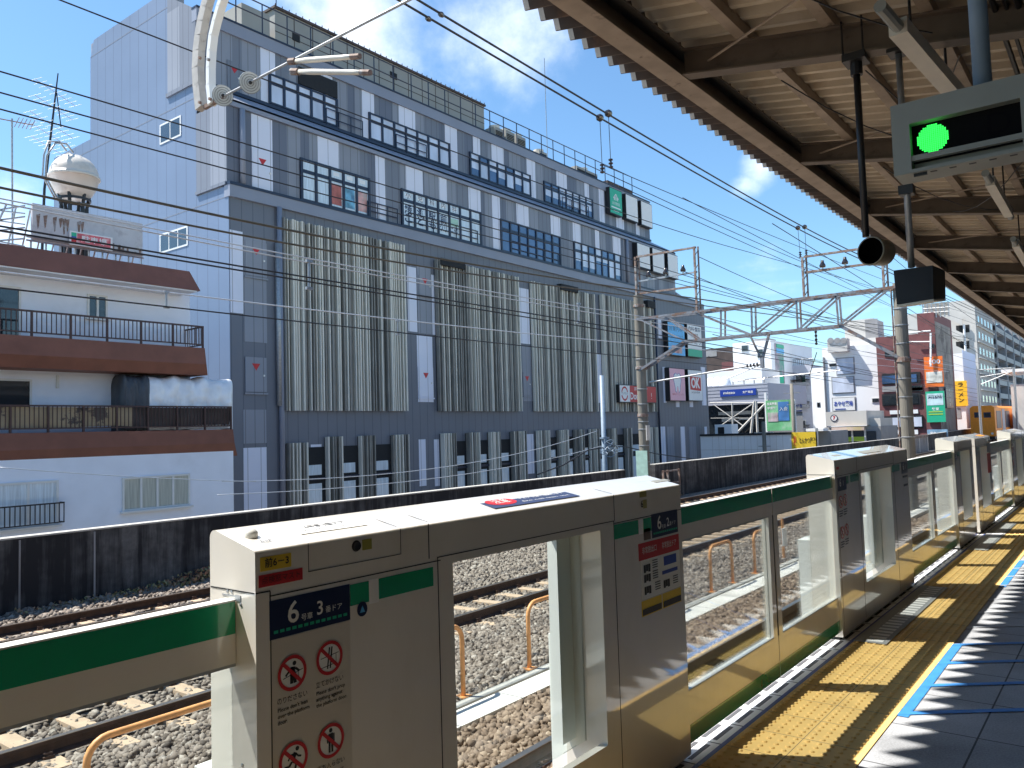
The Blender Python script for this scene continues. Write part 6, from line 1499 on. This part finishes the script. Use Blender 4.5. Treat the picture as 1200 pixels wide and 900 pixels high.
# tall white building with big windows
b = Bld('white_clinic_building', 'tall bright white building with three large grey windows and a blue lettered window', 98)
b.vol(952,968,431,9,M['bwhite'],'low_wall',dy=2.5); b.vol(967,1033,405,9,M['bwhite']); b.vol(994,1033,396.5,7,M['paleapt'],'top_storey',dy=1.5)
b.vol(995,1029,374,5,M['paleapt'],'penthouse',dy=3); b.rect(1014,1029,374,397,M['greywall'],'penthouse_side',.04,dy=3)
for (u0,u1,v0,v1) in ((981,1000.5,420,438),(976,1000.5,442.5,460)): b.rect(u0,u1,v0,v1,M['paleglass'],'window',.12,M['greywall'],e=.12)
w = b.rect(976.5,1002,466.5,481,M['white'],'lettered_window',.12,M['greywall'],e=.12); F_ = b.face(976.5,481,.13); wd = b.X(1002)-b.X(976.5); hh = b.Z(466.5)-b.Z(481)
F_.text('window_lettering','あやせ薬局',hh*.42,wd*.5,hh*.48,w,M['bluesign'],.02,width=wd*.86,bold=.03); mb = MB(); F_.rect(mb,wd*.1,wd*.6,hh*.05,hh*.12,.02); obj('window_rule', mb, M['bluesign'], w)
b.rect(1022.5,1030,467,471,M['darkglass'],'window',.1,M['winframe']); b.rect(958,961,472,477,M['darkglass'],'window',.1,M['winframe']); b.rect(972,980,426,429,M['darkglass'],'window',.1)
for k in range(2): b.rect(976+8*k,984+8*k,401,405,M['steel'],'roof_unit',1.2)
mb = MB()
for u in (977,985,992): mb.disc((b.X(u,403),b.y-1.22,b.Z(407,u)+.7), .36, (0,-1,0), 16)
b.rect(973,996,398,413,M['paleapt'],'fan_housing',1.15); obj('fan_guard', mb, M['greywall'], b.t)
mb = MB(); x = b.X(968.5); mb.tube((x,b.y-.1,-7),(x,b.y-.1,b.Z(420)),.12,6); x = b.X(964.5); mb.tube((x,b.y+2.3,-7),(x,b.y+2.3,b.Z(445)),.12,6); obj('drain_pipe', mb, M['greywall'], b.t)
# convenience shop with round logo
b = Bld('corner_shop', 'low grey shop with a round logo on its blank sign wall and lime striped windows', 84)
b.vol(967,1015,482,7,M['paleapt'],'sign_wall',z0=b.Z(500)); b.vol(965,1031,500,7,M['greywall'],dy=.6); b.vol(1015,1031,490,5,M['paleapt'],'side_block',dy=1.0)
F_ = b.face(977,490,.02); r = b.Z(486)-b.Z(490); mb = MB(); F_.shape(mb,[(r*1.02*math.cos(2*PI*k/24)+.05,r*1.02*math.sin(2*PI*k/24)) for k in range(24)],.02); o = obj('round_logo', mb, M['navy'], b.t)
mb = MB(); F_.shape(mb,[(r*.78*math.cos(2*PI*k/24)+.05,r*.78*math.sin(2*PI*k/24)) for k in range(24)],.03); obj('logo_ground', mb, M['white'], o); F_.text('logo_numeral','7',r*1.3,.05,0,o,M['red'],.04,bold=.05)
b.rect(976,1014,500.5,504.5,mat('shop_fascia_pink',(.55,.42,.36),var=.35,scale=.7,dirt=(.6,.5,.1),dscale=.6),'shop_fascia',.5); b.rect(971,1015,505,512,M['darkglass'],'shop_window',.1,dy=.55); b.rect(971,1015,512,517,M['lime'],'lime_stripe',.12,dy=.55); b.rect(971,1015,517.3,523,M['darkglass'],'shop_window',.1,dy=.55); b.rect(1016,1027,505,520,M['darkglass'],'shop_entrance',.1,dy=.55)
mb = MB()
for u in (971,984,999,1014): x = b.X(u,510,.4); mb.box(x-.08,x+.08,b.y+.3,b.y+.42,-7,b.Z(505))
obj('window_mullion', mb, M['winframe'], b.t)
# red brick building with tower
b = Bld('red_brick_building', 'dark red brick building with rounded window bands, adverts and a railed tower', 95)
b.vol(1031,1101,392,10,M['brick']); b.vol(1081,1101.5,366,10,M['brick'],'tower',dy=.02); x1 = b.X(1101.4)
mb = MB(); mb.box(x1-.05,x1+.02,b.y+.1,S(1119,480,'x',x1).y,-7,S(1110,383,'x',x1).z); obj('side_wall', mb, mat('side_wall_stained',(.25,.235,.22),rough=.85,var=.2,scale=.5,dirt=(.12,.11,.105),dscale=.35,dth=(.52,.6)), b.t)
mb = MB()
for v in (361,366): mb.tube((b.X(1081,v),b.y+.2,b.Z(v,1090)),(b.X(1113,v),b.y+.2,b.Z(v,1100)),.08,5)
for u in np.arange(1081,1114,5): mb.tube((b.X(u,360),b.y+.2,b.Z(372,1095)),(b.X(u,360),b.y+.2,b.Z(355,1095)),.07,5)
obj('tower_railing', mb, M['steel'], b.t); b.rect(1083,1112,355,370,M['roofgrey'],'tower_plant',.0,dy=2)
def band(u0, u1, v0, v1, m, name='window_band'):
    o = b.rect(u0,u1,v0,v1,M['black_metal'],name,.14); o2 = MB(); e = .18
    o2.box(b.X(u0)+e,b.X(u1)-e,b.y-.2,b.y-.14,b.Z(v1,1065)+e,b.Z(v0,1065)-e); obj('pane', o2, m, o)
band(1034,1079,437,450,M['blueglass']); band(1034,1079,461,475,M['darkglass']); band(1036,1082,487,502,M['paleglass'])
for (u0,u1,v0,v1,m) in ((1034,1052,452.5,459,'greywall'),(1052,1081,452.5,459,'darkglass'),(1068,1081,454,457.5,'red'),(1043,1076,480.5,485,'bwhite'),(1045,1055,503.5,509,'bwhite'),(1064,1076,503.5,509,'bwhite'),(1037,1049,411,418,'darkglass'),(1089,1095,403,408,'darkglass')): b.rect(u0,u1,v0,v1,M[m],'sign_strip' if m in ('red','bwhite') else 'window',.1)
mb = MB(); mb.tube((b.X(1066,392),b.y-.6,b.Z(391,1060)),(b.X(1092,392),b.y-.6,b.Z(391,1060)),.08,5); mb.tube((b.X(1092,392),b.y-.6,b.Z(391,1090)),(b.X(1092,430),b.y-.6,b.Z(430,1090)),.1,5); mb.tube((b.X(1060,401),b.y-.6,b.Z(401,1060)),(b.X(1092,401),b.y-.6,b.Z(401,1090)),.06,5); obj('roof_frame', mb, M['bwhite'], b.t)
t, F_, w, h = nsign('orange_advert_sign','orange and white advert sign high on the red brick building',94.6,1084.5,1104,417,454,mat('advert_orange',(.75,.16,.02),var=.15,scale=.8),[('100',.2,.55,.82,.6,'white')],dep=.3)
mb = MB(); F_.plate(mb,w*.08,w*.95,h*.14,h*.5,.03,base=.01); obj('advert_picture', mb, mat('advert_pale_mix',(.6,.6,.55),var=.4,scale=1.5,dirt=(.1,.1,.12),dscale=1.1,dth=(.6,.65)), t)
t, F_, w, h = nsign('green_advert_sign','green and pale blue advert sign directly below the orange one',94.6,1086.5,1106,458,495,M['gsign'],[('リハビリ',.12,.48,.82,.7,'navy'),('教室',.1,.5,.42,.4,'white')],dep=.3)
mb = MB(); F_.plate(mb,w*.06,w*.94,h*.55,h*.93,.015,base=.01); o = obj('advert_picture', mb, mat('advert_pale_blue',(.5,.66,.7),var=.25,scale=1.2), t); F_.text('sign_lettering','Asahi',h*.12,w*.5,h*.8,o,M['navy'],.03,width=w*.74)
mb = MB(); F_.plate(mb,w*.12,w*.88,h*.24,h*.27,.02,base=.01); F_.plate(mb,w*.12,w*.88,h*.32,h*.35,.02,base=.01); obj('sign_rule', mb, M['lime'], t)
t, F_, w, h = nsign('low_blue_sign','small blue and white sign low on the red brick building just above the barrier',94.6,1087,1110,503,514,mat('advert_blue_grey',(.2,.35,.5),var=.4,scale=1.2),[('案内',.5,.3,.5,.3,'white')],dep=.3)
xs = x1+.12; p0_, p1_ = S(1108.5,478,'x',xs), S(1115,455,'x',xs); t = thing('dark_vertical_sign','narrow dark vertical sign on the stained side wall beside the green advert','sign',(xs,p0_.y,p0_.z)); mb = MB(); mb.box(xs-.1,xs+.1,p0_.y,p1_.y,p0_.z,p1_.z); obj('sign_panel', mb, M['navy'], t)
F_ = Face((xs+.1,p0_.y,p0_.z),(0,1,0),(0,0,1)); w, h = p1_.y-p0_.y, p1_.z-p0_.z
for k, s_ in enumerate('内科医院'): F_.text('sign_lettering', s_, h*.17, w*.5, h*(.86-.24*k), t, M['white'], .02)
# pale blue narrow tower with yellow sign
b = Bld('pale_blue_tower', 'narrow white and pale blue building squeezed before the grey apartments', 116)
b.vol(1117,1132,414,3,M['bwhite']); x1 = b.X(1132); mb = MB(); mb.box(x1-.05,x1+.02,b.y+.05,S(1146,470,'x',x1).y,-7,S(1138,414,'x',x1).z); obj('side_wall', mb, mat('pale_blue_wall',(.44,.53,.72),rough=.7,var=.05), b.t)
b.rect(1118,1126,478,490,M['greywall'],'window',.05)
nsign('yellow_vertical_sign','yellow vertical sign with black writing on the narrow pale blue building',115.8,1119.5,1132.5,446,476,mat('sign_amber',(.85,.5,.02),var=.05),[('ラ',.2,.5,.84,.4,'black'),('ー',.15,.5,.64,.4,'black'),('メ',.2,.5,.44,.4,'black'),('ン',.2,.5,.22,.4,'black')])
# grey apartment towers
b = Bld('stairwell_apartments', 'grey apartment tower with stacked open stair landings facing the railway', 165)
b.vol(1108,1150,352,14,M['paleapt']); x1 = b.X(1150); mb = MB(); mb.box(x1-.05,x1+.05,b.y+.05,b.y+22,-7,b.Z(356,1150)); obj('side_wall', mb, mat('side_wall_tile', (.40,.385,.37), rough=.8, var=.07, scale=.5, dirt=(.27,.26,.25), dscale=.25, dth=(.5,.75)), b.t)
for k in range(9):
    z = b.Z(356,1150)-3.1-2.9*k
    for j in range(5):
        y = b.y+1.6+4.1*j; mb = MB(); mb.box(x1+.04,x1+.12,y,y+1.7,z,z+1.3); o = obj('window', mb, M['winframe'], b.t); mb = MB(); mb.box(x1+.12,x1+.14,y+.1,y+1.6,z+.1,z+1.2); obj('pane', mb, M['blueglass'], o)
    mb = MB(); mb.box(x1+.05,x1+.35,b.y+.1,b.y+22,z-.75,z-.55); obj('floor_band', mb, M['paleapt'], b.t)
for k in range(8):
    v = 372+19*k; mb = MB(); za, zb = b.Z(v+8,1135), b.Z(v,1135)
    mb.faces([(b.X(1121),b.y-.9,zb-.2),(b.X(1135),b.y-.9,za-.2),(b.X(1135),b.y-.9,za+1.3),(b.X(1121),b.y-.9,zb+1.3),(b.X(1121),b.y-.7,zb-.2),(b.X(1135),b.y-.7,za-.2),(b.X(1135),b.y-.7,za+1.3),(b.X(1121),b.y-.7,zb+1.3)],[(0,1,2,3),(7,6,5,4),(3,2,6,7),(0,4,5,1),(1,5,6,2),(0,3,7,4)]); obj('stair_parapet', mb, M['paleapt'], b.t)
    b.rect(1120.5,1136,v+9,v+18,M['greywall'] if k < 0 else M['fin_back'],'stair_opening',.05)
mb = MB(); x = b.X(1136.5); mb.tube((x,b.y-.5,-7),(x,b.y-.5,b.Z(380,1136)),.2,6); obj('drain_pipe', mb, M['bwhite'], b.t)
b = Bld('long_balcony_apartments', 'long pale apartment block with rows of balconies receding under the canopy edge', 190)
x1 = b.X(1152); ye = 360; zt = S(1165,374,'x',x1).z
mb = MB(); mb.box(x1-16,x1,b.y,ye,-7,zt); obj('wall', mb, M['paleapt'], b.t)
for k in range(8):
    z = zt-2.4-3.0*k; mb = MB(); mb.box(x1,x1+1.2,b.y+16,ye,z-1.2,z-.1); obj('balcony', mb, M['paleapt'], b.t)
    mb = MB(); mb.box(x1+.0,x1+.06,b.y+16,ye,z-.1,z+1.6); obj('balcony_window', mb, M['blueglass'], b.t)
for j in range(9): y = b.y+16+j*16; mb = MB(); mb.box(x1,x1+1.3,y,y+1.6,-7,zt-.8); obj('party_wall', mb, M['greywall'], b.t)
b = Bld('distant_white_house', 'small white flat roofed house at the edge of the picture under the canopy', 116); b.vol(1176,1212,432,10,M['bwhite'],z0=b.Z(450)); b.vol(1186,1212,450,10,M['paleapt'],dy=.5)
# orange rail vehicle standing on the far track
yo = 104; xa, xb = XY(1137,490,yo).x, XY(1166,490,yo).x; zt = XY(1150,475.5,yo).z
t = thing('rail_work_vehicle', 'bright orange railway work vehicle standing on the far track beside the dark wall', 'rail vehicle', ((xa+xb)/2,yo,-1.1))
mb = MB(); mb.prism([(xa,-.45),(xb,-.45),(xb,zt-.25),(xb-.3,zt),(xa+.3,zt),(xa,zt-.25)], 'y', yo, yo+26); obj('body', mb, M['orange'], t)
mb = MB(); mb.box(xa+.15,xb-.15,yo+.3,yo+25.5,-.8,-.45); obj('underframe', mb, M['black_metal'], t)
for y in (yo+3, yo+5.2, yo+20.5, yo+22.7):
    for x in ((xa+xb)/2-.53, (xa+xb)/2+.53): mb = MB(); mb.lathe([(0,-.06),(.43,-.06),(.43,.06),(0,.06)], (x,y,-.67), (1,0,0), 18); obj('wheel', mb, M['rail'], t)
p, q = XY(1142,489.5,yo), XY(1150,483,yo); mb = MB(); mb.box(p.x,q.x,yo-.03,yo,p.z,q.z); w_ = obj('front_window', mb, M['navy'], t); mb = MB(); mb.box(p.x+.1,q.x-.1,yo-.035,yo-.03,p.z+.1,q.z-.1); obj('pane', mb, M['darkglass'], w_)
p, q = XY(1153,489.5,yo), XY(1161,483,yo); mb = MB(); mb.box(p.x,q.x,yo-.03,yo,p.z,q.z); w_ = obj('front_window', mb, M['navy'], t); mb = MB(); mb.box(p.x+.1,q.x-.1,yo-.035,yo-.03,p.z+.1,q.z-.1); obj('pane', mb, M['darkglass'], w_)
for y0_ in (yo+1.2, yo+9, yo+17): mb = MB(); mb.box(xb,xb+.03,y0_,y0_+4,.4,zt-.6); obj('side_window', mb, M['navy'], t)
mb = MB(); mb.box(xb,xb+.04,yo+6,yo+8.4,-.4,zt-.4); obj('side_door', mb, M['lilac'], t)
for x in (xa+.35, xb-.35): mb = MB(); mb.lathe([(0,0),(.13,0),(.13,.05),(0,.06)], (x,yo,-.15), (0,-1,0), 12); obj('headlight', mb, M['winframe'], t)
# ================================================================== SKY, SUN, CAMERA
SUN = Vector((-.54, -.28, 1)).normalized()
w = bpy.data.worlds.new('World'); scene.world = w; w.use_nodes = True
nt = w.node_tree; N, L = nt.nodes, nt.links; bg = N['Background']
sky = N.new('ShaderNodeTexSky'); sky.sky_type = 'NISHITA'; sky.sun_disc = False
sky.sun_elevation = math.asin(SUN.z); sky.sun_rotation = math.atan2(SUN.x, SUN.y); sky.air_density = 1.0; sky.dust_density = .35; sky.ozone_density = 2.2
tc = N.new('ShaderNodeTexCoord')
def vm(op, a, b=None):
    n = N.new('ShaderNodeVectorMath'); n.operation = op; L.new(a, n.inputs[0])
    if b is not None:
        if isinstance(b, tuple): n.inputs[1].default_value = b
        else: L.new(b, n.inputs[1])
    return n
def mth(op, a, b=None, clamp=False):
    n = N.new('ShaderNodeMath'); n.operation = op; n.use_clamp = clamp
    for i, v in enumerate((a, b)):
        if v is None: continue
        if isinstance(v, (int, float)): n.inputs[i].default_value = v
        else: L.new(v, n.inputs[i])
    return n.outputs[0]
dirn = vm('NORMALIZE', tc.outputs['Generated']).outputs[0]
# cloud texture on a flat layer high above the town
sp = N.new('ShaderNodeSeparateXYZ'); L.new(dirn, sp.inputs[0])
zc = mth('MAXIMUM', sp.outputs[2], .06)
cb = N.new('ShaderNodeCombineXYZ'); L.new(mth('DIVIDE', sp.outputs[0], zc), cb.inputs[0]); L.new(mth('DIVIDE', sp.outputs[1], zc), cb.inputs[1])
nz = N.new('ShaderNodeTexNoise'); nz.inputs['Scale'].default_value = 1.5; nz.inputs['Detail'].default_value = 9; nz.inputs['Roughness'].default_value = .55; L.new(cb.outputs[0], nz.inputs['Vector'])
nw = N.new('ShaderNodeTexNoise'); nw.inputs['Scale'].default_value = 7.5; nw.inputs['Detail'].default_value = 8; nw.inputs['Roughness'].default_value = .6; L.new(dirn, nw.inputs['Vector'])
acc = None
for d, k, amp in (((-.655,.600,.470),110,.9),((-.70,.545,.475),150,.8),((-.585,.675,.462),150,.8),((-.53,.71,.475),140,.95),((-.62,.60,.53),60,.8),
                  ((-.905,.335,.262),420,.75),((-.915,.335,.222),500,.9),((-.892,.338,.305),900,.6),((-.93,.33,.17),150,.8),
                  ((-.325,.902,.298),1500,.95),((-.337,.898,.279),2000,.8),((-.325,.93,.176),450,.72),((-.18,.974,.137),450,.7),((-.25,.955,.13),300,.55),((-.42,.89,.16),400,.35)):
    dt = vm('DOT_PRODUCT', dirn, tuple(Vector(d).normalized())).outputs['Value']
    e = mth('MULTIPLY', mth('POWER', 2.71828, mth('MULTIPLY', mth('SUBTRACT', dt, 1.0), float(k))), amp)
    acc = e if acc is None else mth('MAXIMUM', acc, e)
nn = mth('ADD', mth('MULTIPLY', nz.outputs['Fac'], .7), mth('MULTIPLY', nw.outputs['Fac'], 1.25))
m1 = mth('SUBTRACT', mth('ADD', mth('MULTIPLY', acc, .88), mth('MULTIPLY', nn, 1.0)), 1.40)
mask = N.new('ShaderNodeMapRange'); mask.interpolation_type = 'SMOOTHSTEP'; mask.inputs[1].default_value = 0; mask.inputs[2].default_value = .95; L.new(m1, mask.inputs[0])
mx = N.new('ShaderNodeMix'); mx.data_type = 'RGBA'; L.new(mask.outputs[0], mx.inputs[0]); tint = vm('MULTIPLY', sky.outputs[0], (.80,1.02,1.10)); L.new(tint.outputs[0], mx.inputs[6]); mx.inputs[7].default_value = (9.5,9.8,10.2,1)
L.new(mx.outputs[2], bg.inputs[0]); bg.inputs[1].default_value = .085

sun = bpy.data.lights.new('sun', 'SUN'); sun.energy = 4.25; sun.angle = math.radians(.5); sun.color = (1.0, .955, .88)
so = bpy.data.objects.new('sun', sun); COL.objects.link(so); so.rotation_euler = (-SUN).to_track_quat('-Z', 'Y').to_euler(); so.location = (-30,-20,60)

cam = bpy.data.cameras.new('camera'); cam.sensor_width = 36; cam.sensor_fit = 'HORIZONTAL'; cam.lens = 36*FPX/1200; cam.clip_start = .05; cam.clip_end = 2000
co = bpy.data.objects.new('camera', cam); COL.objects.link(co)
Rm = Matrix([[ROT[i][0], -ROT[i][1], -ROT[i][2]] for i in range(3)]).to_4x4()
co.matrix_world = Matrix.Translation((0,0,EYE)) @ Rm
scene.camera = co
scene.view_settings.view_transform = 'Standard'; scene.view_settings.look = 'None'; scene.view_settings.exposure = 1.24; scene.view_settings.gamma = 1; scene.view_settings.use_curve_mapping = False
scene.cycles.max_bounces = 12; scene.cycles.diffuse_bounces = 8; scene.cycles.glossy_bounces = 4; scene.cycles.transparent_max_bounces = 16
scene.cycles.caustics_reflective = False; scene.cycles.caustics_refractive = False; scene.cycles.use_denoising = True
try: scene.cycles.denoiser = 'OPENIMAGEDENOISE'
except Exception: pass
